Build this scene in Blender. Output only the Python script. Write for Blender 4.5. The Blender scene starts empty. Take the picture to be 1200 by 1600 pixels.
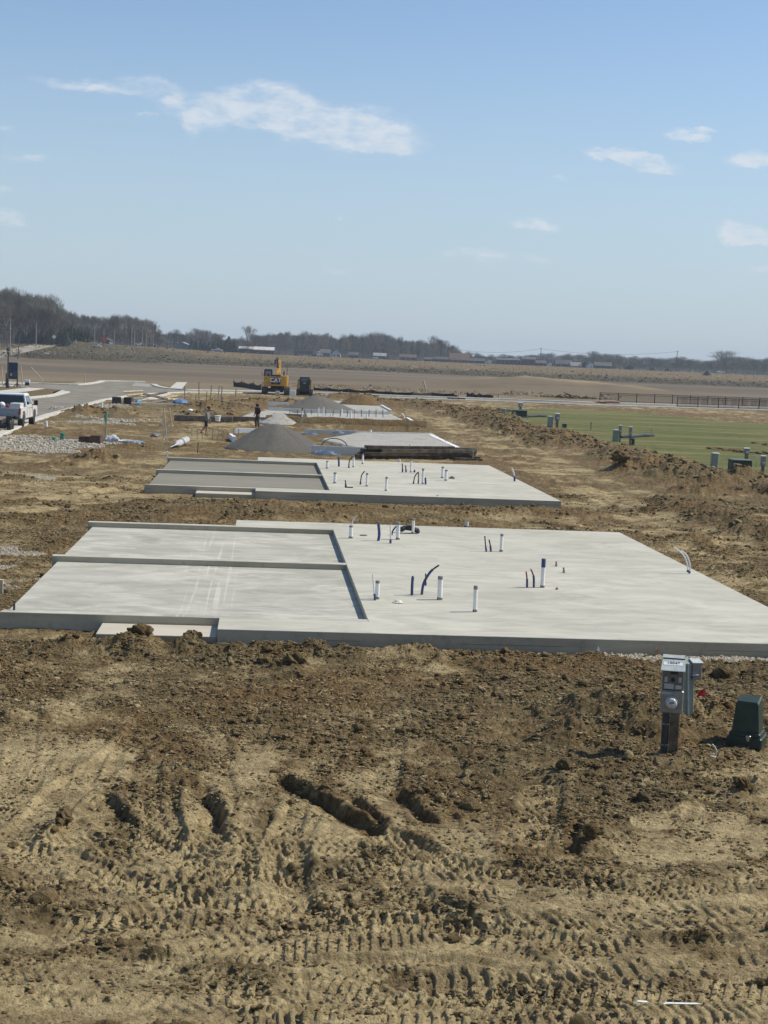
import bpy, math, random
import numpy as np
from mathutils import Vector, Matrix
random.seed(7); np.random.seed(7)
SC = bpy.context.scene; COL = SC.collection
R = math.radians

# ------------------------------------------------------------------ camera
FPX = 2400.0; CH = 5.0
_r = R(2.35); _p = math.atan(238.2/FPX); _y = R(4.62)
FH = np.array([math.sin(_y), math.cos(_y), 0.0]); R0 = np.array([math.cos(_y), -math.sin(_y), 0.0]); ZZ = np.array([0, 0, 1.0])
FW = FH*math.cos(_p) - ZZ*math.sin(_p); U0 = FH*math.sin(_p) + ZZ*math.cos(_p)
CX = math.cos(_r)*R0 + math.sin(_r)*U0; CY = -math.sin(_r)*R0 + math.cos(_r)*U0
CAMP = np.array([0, 0, CH])
cd = bpy.data.cameras.new('camera'); cam = bpy.data.objects.new('camera', cd); COL.objects.link(cam)
cd.sensor_fit = 'HORIZONTAL'; cd.sensor_width = 36.0; cd.lens = 36.0*FPX/1200.0
cd.clip_start = 0.1; cd.clip_end = 20000
cam.matrix_world = Matrix(((CX[0], CY[0], -FW[0], 0), (CX[1], CY[1], -FW[1], 0), (CX[2], CY[2], -FW[2], CH), (0, 0, 0, 1)))
SC.camera = cam
SC.view_settings.view_transform = 'Standard'; SC.view_settings.look = 'None'
SC.view_settings.gamma = 1; SC.view_settings.use_curve_mapping = False
SC.view_settings.exposure = 0.0
SC.cycles.use_denoising = True; SC.cycles.max_bounces = 6; SC.cycles.transparent_max_bounces = 24
SC.cycles.volume_bounces = 0

# ------------------------------------------------------------------ sun and sky
SUN_EL = 47.0; SUN_AZ = 12.0          # azimuth from +X toward +Y
ld = bpy.data.lights.new('sun', 'SUN'); ld.energy = 4.9; ld.angle = R(0.55); ld.color = (1.0, 0.925, 0.785)
sun = bpy.data.objects.new('sun', ld); COL.objects.link(sun)
sd = Vector((math.cos(R(SUN_EL))*math.cos(R(SUN_AZ)), math.cos(R(SUN_EL))*math.sin(R(SUN_AZ)), math.sin(R(SUN_EL))))
sun.rotation_euler = (-sd).to_track_quat('-Z', 'Y').to_euler()
W = bpy.data.worlds.new('World'); SC.world = W; W.use_nodes = True
def world():
    nt = W.node_tree; N = nt.nodes; L = nt.links
    for n in list(N): N.remove(n)
    out = N.new('ShaderNodeOutputWorld'); mixs = N.new('ShaderNodeMixShader'); L.new(mixs.outputs[0], out.inputs[0])
    sky = N.new('ShaderNodeTexSky'); sky.sky_type = 'NISHITA'; sky.sun_disc = False
    sky.sun_elevation = R(SUN_EL); sky.sun_rotation = R(90-SUN_AZ); sky.altitude = 200
    sky.air_density = 1.0; sky.dust_density = 0.3; sky.ozone_density = 3.0
    # distant moisture: the sky pales to a soft grey blue toward the horizon all round
    tg = N.new('ShaderNodeTexCoord'); sg = N.new('ShaderNodeSeparateXYZ'); L.new(tg.outputs['Generated'], sg.inputs[0])
    mg = N.new('ShaderNodeMapRange'); mg.interpolation_type = 'SMOOTHSTEP'; L.new(sg.outputs[2], mg.inputs[0]); mg.inputs[1].default_value = -.02; mg.inputs[2].default_value = .25; mg.inputs[3].default_value = .86; mg.inputs[4].default_value = 0
    mx = N.new('ShaderNodeMix'); mx.data_type = 'RGBA'; L.new(mg.outputs[0], mx.inputs[0]); L.new(sky.outputs[0], mx.inputs[6]); mx.inputs[7].default_value = (3.6, 4.45, 5.3, 1)
    bg = N.new('ShaderNodeBackground'); bg.inputs[1].default_value = 0.13; L.new(mx.outputs[2], bg.inputs[0])
    cb = N.new('ShaderNodeBackground'); cb.inputs[0].default_value = (0.76, 0.81, 0.87, 1); cb.inputs[1].default_value = 0.97
    L.new(bg.outputs[0], mixs.inputs[1]); L.new(cb.outputs[0], mixs.inputs[2])
    tc = N.new('ShaderNodeTexCoord'); sp = N.new('ShaderNodeSeparateXYZ'); L.new(tc.outputs['Generated'], sp.inputs[0])
    def M(op, a, b=None, c=None):
        n = N.new('ShaderNodeMath'); n.operation = op
        for i, v in enumerate((a, b, c)):
            if v is None: continue
            if isinstance(v, (int, float)): n.inputs[i].default_value = v
            else: L.new(v, n.inputs[i])
        return n.outputs[0]
    ymax = M('MAXIMUM', sp.outputs[1], 0.02)
    u = M('DIVIDE', sp.outputs[0], ymax); v = M('DIVIDE', sp.outputs[2], ymax)
    cmb = N.new('ShaderNodeCombineXYZ'); L.new(u, cmb.inputs[0]); L.new(v, cmb.inputs[1])
    # warp the direction so that cloud edges curl
    nz = N.new('ShaderNodeTexNoise'); nz.inputs['Scale'].default_value = 45; nz.inputs['Detail'].default_value = 7; nz.inputs['Roughness'].default_value = .68
    st = N.new('ShaderNodeMapping'); st.inputs['Scale'].default_value = (0.7, 1.6, 1); L.new(cmb.outputs[0], st.inputs[0]); L.new(st.outputs[0], nz.inputs['Vector'])
    wv = N.new('ShaderNodeVectorMath'); wv.operation = 'SUBTRACT'; L.new(nz.outputs['Color'], wv.inputs[0]); wv.inputs[1].default_value = (.5, .5, .5)
    ws = N.new('ShaderNodeVectorMath'); ws.operation = 'MULTIPLY_ADD'; L.new(wv.outputs[0], ws.inputs[0]); ws.inputs[1].default_value = (.034, .022, 0); L.new(cmb.outputs[0], ws.inputs[2])
    nf = N.new('ShaderNodeTexNoise'); nf.inputs['Scale'].default_value = 75; nf.inputs['Detail'].default_value = 8; nf.inputs['Roughness'].default_value = .62
    L.new(st.outputs[0], nf.inputs['Vector'])
    # (px, py, rx, ry, tilt, weight)
    blobs = [(430, 160, 62, 26, 6, 1.15), (360, 165, 60, 22, 4, .95), (300, 178, 45, 20, 15, .6), (500, 180, 75, 22, 10, .95), (585, 205, 72, 26, 8, 1.1), (530, 215, 90, 18, 3, .9), (440, 196, 80, 14, 5, .5), (300, 195, 25, 14, 60, .4),
             (150, 136, 95, 8, 0, .62), (235, 130, 60, 8, 3, .5), (232, 178, 15, 6, 0, .35), (275, 150, 12, 14, 60, .3),
             (1072, 212, 34, 10, 0, .95), (1110, 201, 25, 5, 0, .6), (945, 242, 30, 8, 5, .8), (1000, 252, 58, 10, 7, .9), (1185, 244, 46, 12, -6, .95), (873, 280, 14, 6, 0, .35),
             (838, 352, 38, 9, 0, .75), (755, 397, 40, 10, 3, .55), (700, 396, 15, 6, 0, .3), (840, 404, 28, 9, 0, .45), (1165, 366, 42, 15, 3, 1.0), (1190, 378, 60, 9, 3, .7), (1185, 424, 20, 5, 0, .4),
             (523, 340, 12, 5, 0, .45), (530, 420, 30, 7, 0, .3), (12, 340, 30, 10, 0, .5), (40, 248, 40, 8, -4, .42), (8, 300, 20, 10, 0, .35), (5, 198, 20, 8, 0, .3)]
    tot = None
    for (px, py, rx, ry, ti, w) in blobs:
        d = (px-600)*CX - (py-800)*CY + FPX*FW; uu, vv = d[0]/d[1], d[2]/d[1]
        m = N.new('ShaderNodeMapping'); m.vector_type = 'TEXTURE'
        m.inputs['Location'].default_value = (uu, vv, 0); m.inputs['Rotation'].default_value = (0, 0, -R(ti+2.35)); m.inputs['Scale'].default_value = (rx*1.4/FPX, ry*1.45/FPX, 1)
        L.new(ws.outputs[0], m.inputs[0])
        ln = N.new('ShaderNodeVectorMath'); ln.operation = 'LENGTH'; L.new(m.outputs[0], ln.inputs[0])
        g = M('MULTIPLY', M('MAXIMUM', M('SUBTRACT', 1.0, ln.outputs['Value']), 0.0), w*(1.8 if rx > 50 and py < 225 else 2.2))
        tot = g if tot is None else M('ADD', tot, g)
    t2 = M('MINIMUM', tot, 1.0)
    dd = M('MULTIPLY', t2, M('MULTIPLY_ADD', nf.outputs['Fac'], 2.7, -.48))
    mr = N.new('ShaderNodeMapRange'); mr.interpolation_type = 'SMOOTHSTEP'; L.new(dd, mr.inputs[0])
    mr.inputs[1].default_value = .04; mr.inputs[2].default_value = 1.35; mr.inputs[3].default_value = 0; mr.inputs[4].default_value = .80
    L.new(mr.outputs[0], mixs.inputs[0])
world()

# ------------------------------------------------------------------ survey helpers: where a sight line meets the terrain
def smooth(a, b, x):
    t = np.clip((x-a)/(b-a), 0, 1); return t*t*(3-2*t)
_UX = np.array([-.6, -.27, -.2425, -.2325, -.218, -.2, -.18, -.1625, -.146, -.125, -.1, -.06, 0, .6])
_EX = np.array([6., 6., 6.5, 7.6, 8.2, 8.4, 6.6, 5.6, 4.3, 2.5, 1.2, .3, 0, 0])      # crest lift in px at its own distance
def base_z(x, y):
    D = x*FH[0]+y*FH[1]; u = (x*R0[0]+y*R0[1])/np.maximum(D, 1)
    e = np.interp(u, _UX, _EX)
    dc = np.interp(u, [-.25, -.18, -.1, 0, .6], [650, 680, 820, 950, 950])
    zc = CH - .15 + e*dc/FPX
    t = np.clip((D-585)/(dc-585), 0, 1)
    z = zc*(t**.9)
    z = z + np.where(D > dc, (D-dc)*.0006, 0) 
    st = np.interp(u, [-.25, -.15, -.142, -.08, -.06, .25], [930, 950, 1200, 1210, 1290, 1335]); z = z + np.interp(u, [-.25, -.15, -.145, -.085, -.07, .05, .25], [8.0, 7.0, 5.5, 5.5, 8.6, 6.0, 5.5])*smooth(st, st+110, D)
    return z
def ray(px, py):
    return (px-600)*CX - (py-800)*CY + FPX*FW
def at(px, py, z=0.0):
    d = ray(px, py); t = (z-CH)/d[2]; return CAMP + d*t
def atD(px, py, D):
    d = ray(px, py); return CAMP + d*(D/(d@FH))
def on_ground(px, D, py=555):
    P = atD(px, py, D); P[2] = base_z(P[0], P[1]); return P
def proj(x, y, z):
    vx, vy, vz = x, y, z-CH
    w = vx*FW[0]+vy*FW[1]+vz*FW[2]; w = np.maximum(w, .1)
    return 600+FPX*(vx*CX[0]+vy*CX[1]+vz*CX[2])/w, 800-FPX*(vx*CY[0]+vy*CY[1]+vz*CY[2])/w

# ------------------------------------------------------------------ numpy noise
def _h(ix, iy, s):
    n = (ix.astype(np.int64)*374761393 + iy.astype(np.int64)*668265263 + s*1442695041) & 0xFFFFFFFF
    n = ((n ^ (n >> 13))*1274126177) & 0xFFFFFFFF
    n = ((n ^ (n >> 16))*2246822519) & 0xFFFFFFFF
    return ((n ^ (n >> 15)) & 0xFFFFFF)/float(0x1000000)
def vn(x, y, s=0):
    ix = np.floor(x); iy = np.floor(y); fx = x-ix; fy = y-iy
    fx = fx*fx*fx*(fx*(fx*6-15)+10); fy = fy*fy*fy*(fy*(fy*6-15)+10)
    a = _h(ix, iy, s); b = _h(ix+1, iy, s); c = _h(ix, iy+1, s); d = _h(ix+1, iy+1, s)
    return (a+(b-a)*fx)*(1-fy)+(c+(d-c)*fx)*fy
def fbm(x, y, s=0, o=4, g=.5):
    r = 0; a = 1; t = 0
    for k in range(o):
        r = r+a*vn(x*2**k+17.3*k, y*2**k-9.1*k, s+k*11); t += a; a *= g
    return r/t
def worley(x, y, s=0):
    ix = np.floor(x); iy = np.floor(y); f1 = np.full(x.shape, 9.0); idv = np.zeros(x.shape)
    for i in (-1, 0, 1):
        for j in (-1, 0, 1):
            cx = ix+i; cy = iy+j; h1 = _h(cx, cy, s); h2 = _h(cx, cy, s+91)
            d = (cx+h1-x)**2+(cy+h2-y)**2; m = d < f1
            f1 = np.where(m, d, f1); idv = np.where(m, _h(cx, cy, s+37), idv)
    return np.sqrt(f1), idv
def clods(x, y, cell, s, lo=.25):
    "domed lumps, one per cell, of unequal size; 0..1"
    wx = x/cell+.35*vn(x/cell*2.3, y/cell*2.3, s+5); wy = y/cell+.35*vn(x/cell*2.3+50, y/cell*2.3, s+6)
    f, i = worley(wx, wy, s)
    r = .25+.5*i
    return np.sqrt(np.clip(1-(f/r)**2, 0, 1))*(lo+(1-lo)*i)
def poly_in(px, py, poly):
    c = np.zeros(px.shape, bool); n = len(poly)
    for i in range(n):
        x1, y1 = poly[i]; x2, y2 = poly[(i+1) % n]
        if y1 == y2: continue
        m = ((y1 > py) != (y2 > py)) & (px < (x2-x1)*(py-y1)/(y2-y1)+x1)
        c ^= m
    return c
def polyline(x, y, pts):
    "distance, signed side, arc length along, of every point to a polyline"
    bd = np.full(x.shape, 1e9); bs = np.zeros(x.shape); bl = np.zeros(x.shape); acc = 0
    for (x1, y1), (x2, y2) in zip(pts[:-1], pts[1:]):
        dx, dy = x2-x1, y2-y1; L = math.hypot(dx, dy); 
        t = np.clip(((x-x1)*dx+(y-y1)*dy)/(L*L), 0, 1)
        d = np.hypot(x-x1-t*dx, y-y1-t*dy); sg = np.sign((x-x1)*dy-(y-y1)*dx)   # + = right of travel
        m = d < bd
        bd = np.where(m, d, bd); bs = np.where(m, sg*d, bs); bl = np.where(m, acc+t*L, bl); acc += L
    return bd, bs, bl, acc

# ------------------------------------------------------------------ materials
MATS = {}
def new_mat(name):
    m = bpy.data.materials.new(name); m.use_nodes = True; nt = m.node_tree
    for n in list(nt.nodes): nt.nodes.remove(n)
    out = nt.nodes.new('ShaderNodeOutputMaterial'); b = nt.nodes.new('ShaderNodeBsdfPrincipled'); nt.links.new(b.outputs[0], out.inputs[0])
    return m, nt, b
class G:
    "small node-graph helper"
    def __init__(s, nt): s.nt = nt; s.N = nt.nodes; s.L = nt.links
    def inp(s, n, i, v):
        if v is None: return
        if hasattr(v, 'is_output') or isinstance(v, bpy.types.NodeSocket): s.L.new(v, n.inputs[i])
        else: n.inputs[i].default_value = v
    def math(s, op, a, b=None, c=None, clamp=False):
        n = s.N.new('ShaderNodeMath'); n.operation = op; n.use_clamp = clamp
        s.inp(n, 0, a); s.inp(n, 1, b); s.inp(n, 2, c); return n.outputs[0]
    def coord(s): 
        return s.N.new('ShaderNodeNewGeometry').outputs['Position']
    def obj(s): return s.N.new('ShaderNodeTexCoord').outputs['Object']
    def map(s, v, sc, loc=(0, 0, 0), rot=(0, 0, 0)):
        n = s.N.new('ShaderNodeMapping'); s.L.new(v, n.inputs[0]); n.inputs['Scale'].default_value = sc; n.inputs['Location'].default_value = loc; n.inputs['Rotation'].default_value = rot; return n.outputs[0]
    def noise(s, v, scale, detail=4, rough=.55, dist=0, out='Fac'):
        n = s.N.new('ShaderNodeTexNoise'); s.L.new(v, n.inputs['Vector']); n.inputs['Scale'].default_value = scale; n.inputs['Detail'].default_value = detail
        n.inputs['Roughness'].default_value = rough; n.inputs['Distortion'].default_value = dist; return n.outputs[out]
    def vor(s, v, scale, feat='F1', out='Distance'):
        n = s.N.new('ShaderNodeTexVoronoi'); n.feature = feat; s.L.new(v, n.inputs['Vector']); n.inputs['Scale'].default_value = scale; return n.outputs[out]
    def ramp(s, f, lo, hi, a=0., b=1.):
        if lo > hi: lo, hi, a, b = hi, lo, b, a
        n = s.N.new('ShaderNodeMapRange'); n.interpolation_type = 'SMOOTHSTEP'; s.L.new(f, n.inputs[0])
        for i, v in zip((1, 2, 3, 4), (lo, hi, a, b)): n.inputs[i].default_value = v
        return n.outputs[0]
    def mix(s, f, a, b, mode='MIX'):
        n = s.N.new('ShaderNodeMix'); n.data_type = 'RGBA'; n.blend_type = mode
        s.inp(n, 0, f)
        for i, v in ((6, a), (7, b)):
            if isinstance(v, (tuple, list)): n.inputs[i].default_value = (*v[:3], 1)
            else: s.L.new(v, n.inputs[i])
        return n.outputs[2]
    def attr(s, name):
        n = s.N.new('ShaderNodeAttribute'); n.attribute_name = name; return n.outputs['Fac']
    def bump(s, h, strength, dist, nrm=None):
        n = s.N.new('ShaderNodeBump'); n.inputs['Strength'].default_value = strength; n.inputs['Distance'].default_value = dist; s.L.new(h, n.inputs['Height'])
        if nrm is not None: s.L.new(nrm, n.inputs['Normal'])
        return n.outputs[0]
def mat(name, col, rough=.6, var=.12, scale=8., metal=0., bump=0., col2=None, emit=None, spec=None, coat=0.):
    "plain paint / plastic / wood with a procedural variation of tone"
    if name in MATS: return MATS[name]
    m, nt, b = new_mat(name); g = G(nt)
    n = g.noise(g.obj(), scale, 5, .6)
    c2 = col2 if col2 else tuple(c*(1-2*var) for c in col)
    c1 = col if col2 else tuple(min(1, c*(1+var)) for c in col)
    nt.links.new(g.mix(g.ramp(n, .3, .7), c1, c2), b.inputs['Base Color'])
    b.inputs['Roughness'].default_value = rough; b.inputs['Metallic'].default_value = metal
    if coat: b.inputs['Coat Weight'].default_value = coat
    if bump: nt.links.new(g.bump(g.noise(g.obj(), scale*4, 4), .6, bump), b.inputs['Normal'])
    if emit: b.inputs['Emission Color'].default_value = (*emit[:3], 1); b.inputs['Emission Strength'].default_value = emit[3]
    MATS[name] = m; return m

# ------------------------------------------------------------------ mesh builder
class MB:
    def __init__(s): s.v = []; s.f = []
    def add(s, vs, fs):
        o = len(s.v); s.v += [tuple(map(float, p)) for p in vs]; s.f += [tuple(i+o for i in f) for f in fs]; return s
    def box(s, c, size, rz=0., rx=0., ry=0., bev=0.):
        hx, hy, hz = [q/2 for q in size]; M = Matrix.Rotation(rz, 3, 'Z') @ Matrix.Rotation(ry, 3, 'Y') @ Matrix.Rotation(rx, 3, 'X')
        if bev <= 0:
            vs = [(a*hx, b*hy, d*hz) for a in (-1, 1) for b in (-1, 1) for d in (-1, 1)]
            fs = [(0, 1, 3, 2), (4, 6, 7, 5), (0, 4, 5, 1), (2, 3, 7, 6), (0, 2, 6, 4), (1, 5, 7, 3)]
        else:
            e = min(bev, hx*.9, hy*.9, hz*.9); vs = []; fs = []
            prof = [(hx-e, hy), (hx, hy-e)]
            ring = []
            for sx, sy in ((1, 1), (1, -1), (-1, -1), (-1, 1)):
                pts = [(sx*(hx-e), sy*hy), (sx*hx, sy*(hy-e))]
                if sx*sy < 0: pts = pts[::-1]
                ring += pts
            def rg(k, z): 
                return [((x-math.copysign(k, x)), (y-math.copysign(k, y)), z) for x, y in ring]
            lv = [rg(e*.9, -hz), rg(0, -hz+e), rg(0, hz-e), rg(e*.9, hz)]
            for l in lv: vs += l
            for k in range(3):
                for i in range(8):
                    j = (i+1) % 8; fs.append((k*8+j, k*8+i, (k+1)*8+i, (k+1)*8+j))
            fs.append(tuple(range(8))); fs.append(tuple(range(31, 23, -1)))
        vs = [tuple((M @ Vector(v)) + Vector(c)) for v in vs]
        return s.add(vs, fs)
    def prism(s, poly, z0, z1):
        n = len(poly); a = sum(poly[i][0]*poly[(i+1) % n][1]-poly[(i+1) % n][0]*poly[i][1] for i in range(n))
        if a < 0: poly = poly[::-1]
        vs = [(x, y, z0) for x, y in poly]+[(x, y, z1) for x, y in poly]
        fs = [tuple(range(n-1, -1, -1)), tuple(range(n, 2*n))]+[(i, (i+1) % n, n+(i+1) % n, n+i) for i in range(n)]
        return s.add(vs, fs)
    def side(s, poly, axis, a, b):
        "extrude a profile: axis 'x' -> poly is (y,z), 'y' -> (x,z)"
        n = len(poly)
        if axis == 'x': vs = [(a, p, q) for p, q in poly]+[(b, p, q) for p, q in poly]
        else: vs = [(p, a, q) for p, q in poly]+[(p, b, q) for p, q in poly]
        fs = [tuple(range(n-1, -1, -1)), tuple(range(n, 2*n))]+[(i, (i+1) % n, n+(i+1) % n, n+i) for i in range(n)]
        return s.add(vs, fs)
    def tube(s, pts, r, n=8, cap=True, r2=None):
        pts = [Vector(p) for p in pts]; m = len(pts); rr = r if isinstance(r, (list, tuple)) else ([r]*m if r2 is None else [r+(r2-r)*i/(m-1) for i in range(m)])
        vs = []; fs = []; up = None
        for i, p in enumerate(pts):
            t = (pts[min(i+1, m-1)]-pts[max(i-1, 0)])
            if t.length < 1e-9: t = Vector((0, 0, 1))
            t.normalize()
            if up is None:
                up = Vector((0, 0, 1)) if abs(t.z) < .9 else Vector((1, 0, 0))
            a = t.cross(up).normalized(); b = a.cross(t).normalized(); up = b
            for k in range(n):
                w = 2*math.pi*k/n; vs.append(p+(a*math.cos(w)+b*math.sin(w))*rr[i])
        for i in range(m-1):
            for k in range(n):
                l = (k+1) % n; fs.append((i*n+k, i*n+l, (i+1)*n+l, (i+1)*n+k))
        if cap: fs.append(tuple(range(n-1, -1, -1))); fs.append(tuple((m-1)*n+k for k in range(n)))
        return s.add(vs, fs)
    def lathe(s, prof, n=16, c=(0, 0, 0)):
        vs = []; fs = []
        for r, z in prof:
            for k in range(n): w = 2*math.pi*k/n; vs.append((c[0]+r*math.cos(w), c[1]+r*math.sin(w), c[2]+z))
        for i in range(len(prof)-1):
            for k in range(n):
                l = (k+1) % n; fs.append((i*n+k, i*n+l, (i+1)*n+l, (i+1)*n+k))
        fs.append(tuple(range(n-1, -1, -1))); fs.append(tuple((len(prof)-1)*n+k for k in range(n)))
        return s.add(vs, fs)
    def ico(s, c, r, sub=2, rough=.2, seed=0, sq=(1, 1, 1)):
        V, F = ICO[sub]; d = V*2.1+seed*3.7
        k = 1+rough*2*(fbm(d[:, 0]+d[:, 2]*.7, d[:, 1]-d[:, 2]*.6, seed, 3)-.5)
        P = V*k[:, None]*r*np.array(sq)+np.array(c)
        return s.add(P.tolist(), F.tolist())
    def build(s, name, m=None, parent=None, loc=(0, 0, 0), rot=(0, 0, 0), smooth=False):
        me = bpy.data.meshes.new(name); me.from_pydata(s.v, [], s.f); me.update()
        o = bpy.data.objects.new(name, me); COL.objects.link(o)
        if m: me.materials.append(m)
        if smooth:
            me.polygons.foreach_set('use_smooth', [True]*len(me.polygons))
            try: me.set_sharp_from_angle(angle=R(40))
            except Exception: pass
        o.location = loc; o.rotation_euler = rot
        if parent: o.parent = parent
        return o
def _ico(sub):
    import bmesh
    bm = bmesh.new(); bmesh.ops.create_icosphere(bm, subdivisions=sub, radius=1); bm.verts.ensure_lookup_table()
    V = np.array([v.co[:] for v in bm.verts]); F = np.array([[v.index for v in f.verts] for f in bm.faces]); bm.free(); return V, F
ICO = {k: _ico(k) for k in (1, 2, 3, 4)}
def tag(o, label=None, cat=None, group=None, kind=None):
    if label: o['label'] = label
    if cat: o['category'] = cat
    if group: o['group'] = group
    if kind: o['kind'] = kind
    return o
def empty(name, loc, label, cat, group=None, rz=0., rot=None):
    o = bpy.data.objects.new(name, None); COL.objects.link(o); o.location = tuple(map(float, loc)); o.rotation_euler = rot if rot else (0, 0, rz); o.empty_display_size = .2
    return tag(o, label, cat, group)
def kids(o): return [c for c in bpy.data.objects if c.parent == o]
def copy_tree(o, loc=None, rz=None, label=None, group=None, scale=None, parent=None, _k=None):
    if _k is None:
        _k = {}
        for c in bpy.data.objects:
            if c.parent: _k.setdefault(c.parent.name, []).append(c)
    c = o.copy(); COL.objects.link(c)
    if parent: c.parent = parent
    if loc is not None: c.location = tuple(map(float, loc))
    if rz is not None: c.rotation_euler = (0, 0, rz)
    if scale is not None: c.scale = scale if isinstance(scale, (tuple, list)) else (scale,)*3
    if label: c['label'] = label
    if group: c['group'] = group
    for ch in _k.get(o.name, []): copy_tree(ch, parent=c, _k=_k)
    return c
def np_mesh(name, V, F, m=None, attrs=None, smooth=True):
    "V (n,3), F (m,k) all the same k"
    me = bpy.data.meshes.new(name); n, k = F.shape
    me.vertices.add(len(V)); me.vertices.foreach_set('co', V.astype(np.float32).ravel())
    me.loops.add(n*k); me.loops.foreach_set('vertex_index', F.astype(np.int32).ravel())
    me.polygons.add(n); me.polygons.foreach_set('loop_start', np.arange(0, n*k, k, dtype=np.int32))
    try: me.polygons.foreach_set('loop_total', np.full(n, k, dtype=np.int32))
    except Exception: pass
    me.polygons.foreach_set('use_smooth', np.full(n, smooth))
    me.update(calc_edges=True)
    if attrs:
        for a, d in attrs.items():
            at_ = me.attributes.new(a, 'FLOAT', 'POINT'); at_.data.foreach_set('value', d.astype(np.float32))
    o = bpy.data.objects.new(name, me); COL.objects.link(o)
    if m: me.materials.append(m)
    return o

# ------------------------------------------------------------------ ground
S1 = dict(x0=-4.55, x1=10.38, y0=26.08, y1=43.55)
S2 = dict(x0=-4.08, x1=10.53, y0=53.15, y1=70.75)
def W2(pts): return [tuple(at(px, py)[:2]) for px, py in pts]
def ground():
    # rows by distance, columns by direction: dense where the lens looks, sparse outside
    rows = [9.0]; 
    while rows[-1] < 1500:
        D = rows[-1]
        st = .0135 if D < 13 else max(.0135, D*D/7680*.62)
        if D > 27: st = D*D/7680*.5
        if D > 300: st = D*D/7680*.45
        if D > 570: st = 2.5
        if D > 780: st = 10
        rows.append(D+st)
    rows = np.array(rows)
    ui = np.linspace(-.275, .275, 860); uo = np.geomspace(.28, 1.9, 22)
    us = np.concatenate([-uo[::-1], ui, uo])
    D, U = np.meshgrid(rows, us, indexing='ij'); nr, nc = D.shape
    x = (D*(FH[0]+U*R0[0])).ravel(); y = (D*(FH[1]+U*R0[1])).ravel(); D = D.ravel()
    z0 = base_z(x, y); z = z0.copy()
    px, py = proj(x, y, z0)
    jx = (fbm(x*.9, y*.9, 3, 4)-.5); jy = (fbm(x*.9+40, y*.9, 5, 4)-.5)
    sc = 1/np.maximum(D, 5)
    j2 = fbm(x*.25, y*.25, 13, 3)-.5; wx = px+(jx*2.2+j2*7)*FPX*sc; wy = py+(jy*2.0+j2*5)*7680*sc*1.5/np.maximum(D, 5)     # boundaries wander by about a metre
    near = D < 34
    # --- how loose (rough, dark, fresh) or compacted (pale, smooth) the soil is
    n1 = fbm(x*.45, y*.45, 21, 4); n2 = fbm(x*1.5, y*1.5, 22, 4)
    def blob(cx, cy, rx, ry, s=1., p=1.0):
        q = ((px-cx+jx*70*np.minimum(1, 20*sc))/rx)**2+((py-cy+jy*60*np.minimum(1, 20*sc))/ry)**2
        return s*np.exp(-q**p)
    comp = np.zeros_like(x)
    for b in ((60, 1200, 110, 55), (150, 1175, 60, 30), (90, 1290, 90, 60), (170, 1085, 60, 30), (330, 1390, 120, 50), (300, 1330, 70, 50), (500, 1330, 120, 60, .5), (690, 1370, 110, 40), (740, 1340, 60, 40), (950, 1425, 300, 26, .8), (480, 1450, 430, 22, .7),
              (350, 1505, 230, 16, 1), (600, 1470, 500, 70, .55), (850, 1500, 300, 40, .6), (120, 1450, 160, 50, .5), (120, 1570, 200, 30, .8), (600, 1570, 400, 28, .5), (1000, 1590, 200, 22, .5), (880, 1290, 90, 26, .35),
              (1060, 1285, 90, 22, .7), (1130, 1325, 60, 22, .9), (1045, 1340, 40, 14, .8), (1170, 1400, 60, 20, .5), (1180, 1260, 60, 30, .4), (700, 1050, 40, 12, .6), (620, 1180, 40, 60, .45), (180, 1000, 60, 6, .4), (60, 1100, 70, 20, .5), (1100, 1090, 80, 20, .5), (980, 1075, 80, 12, .6), (1190, 1205, 60, 22, .8)):
        comp = np.maximum(comp, blob(*b))
    comp = np.where(near, comp, 0)
    far_c = smooth(.40, .66, fbm(x*.13, y*.09, 31, 4))*.45+.5*(fbm(x*.5, y*1.1, 33, 4)-.42)
    rutz = np.zeros_like(x)
    # haul track to the right of the pads
    for pts, w in ((W2([(1250, 960), (1120, 880), (1010, 815), (930, 770), (850, 735), (760, 690), (700, 665), (640, 640)]), 1.5), (W2([(1300, 880), (1150, 830), (1000, 770), (880, 725), (790, 685), (720, 655)]), .8), (W2([(100, 780), (260, 735), (200, 720), (60, 740)]), 1.2), (W2([(0, 800), (120, 790), (220, 790)]), 1.2), (W2([(260, 708), (400, 705), (470, 715), (600, 722)]), 1.0), (W2([(250, 655), (330, 660), (300, 690), (180, 672)]), 1.5)):
        d, s_, l_, _ = polyline(x, y, pts); rp = np.sin(s_*7.5+9*jx+5*(fbm(x*.3, y*.3, 36, 3)-.5)); far_c = np.maximum(far_c, np.exp(-(d/w)**2)*(.22+.7*n1+.12*rp)); rutz = rutz+np.exp(-(d/(w*1.2))**2)*.045*rp*smooth(.4, .6, fbm(x*.25, y*.12, 37, 3))
    comp = np.where(near & (y < 26.2), comp, far_c)
    dk = np.zeros_like(x)
    for b in ((1090, 1305, 190, 75, .9), (850, 1235, 240, 80, .85), (450, 1110, 260, 55, .6), (210, 1250, 70, 50, .6), (900, 1120, 200, 50, .7), (500, 1250, 90, 40, .5)): dk = np.maximum(dk, blob(*b))
    comp = comp*(1-dk*.7); base_c = np.where(near & (y < 26.2), .30*smooth(20.5, 15.5, D)+.09, 0)
    n3 = fbm(x*5, y*9, 23, 3)
    comp = np.clip(base_c+comp*.85-dk*.15*near+(n2-.5)*1.3+(n1-.5)*1.0+(n3-.5)*.5, 0, 1)
    loose = 1-.9*smooth(.15, .75, comp)
    rough = np.full_like(x, 1.0)
    # --- mounds and berms
    mound = np.zeros_like(x)
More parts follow.
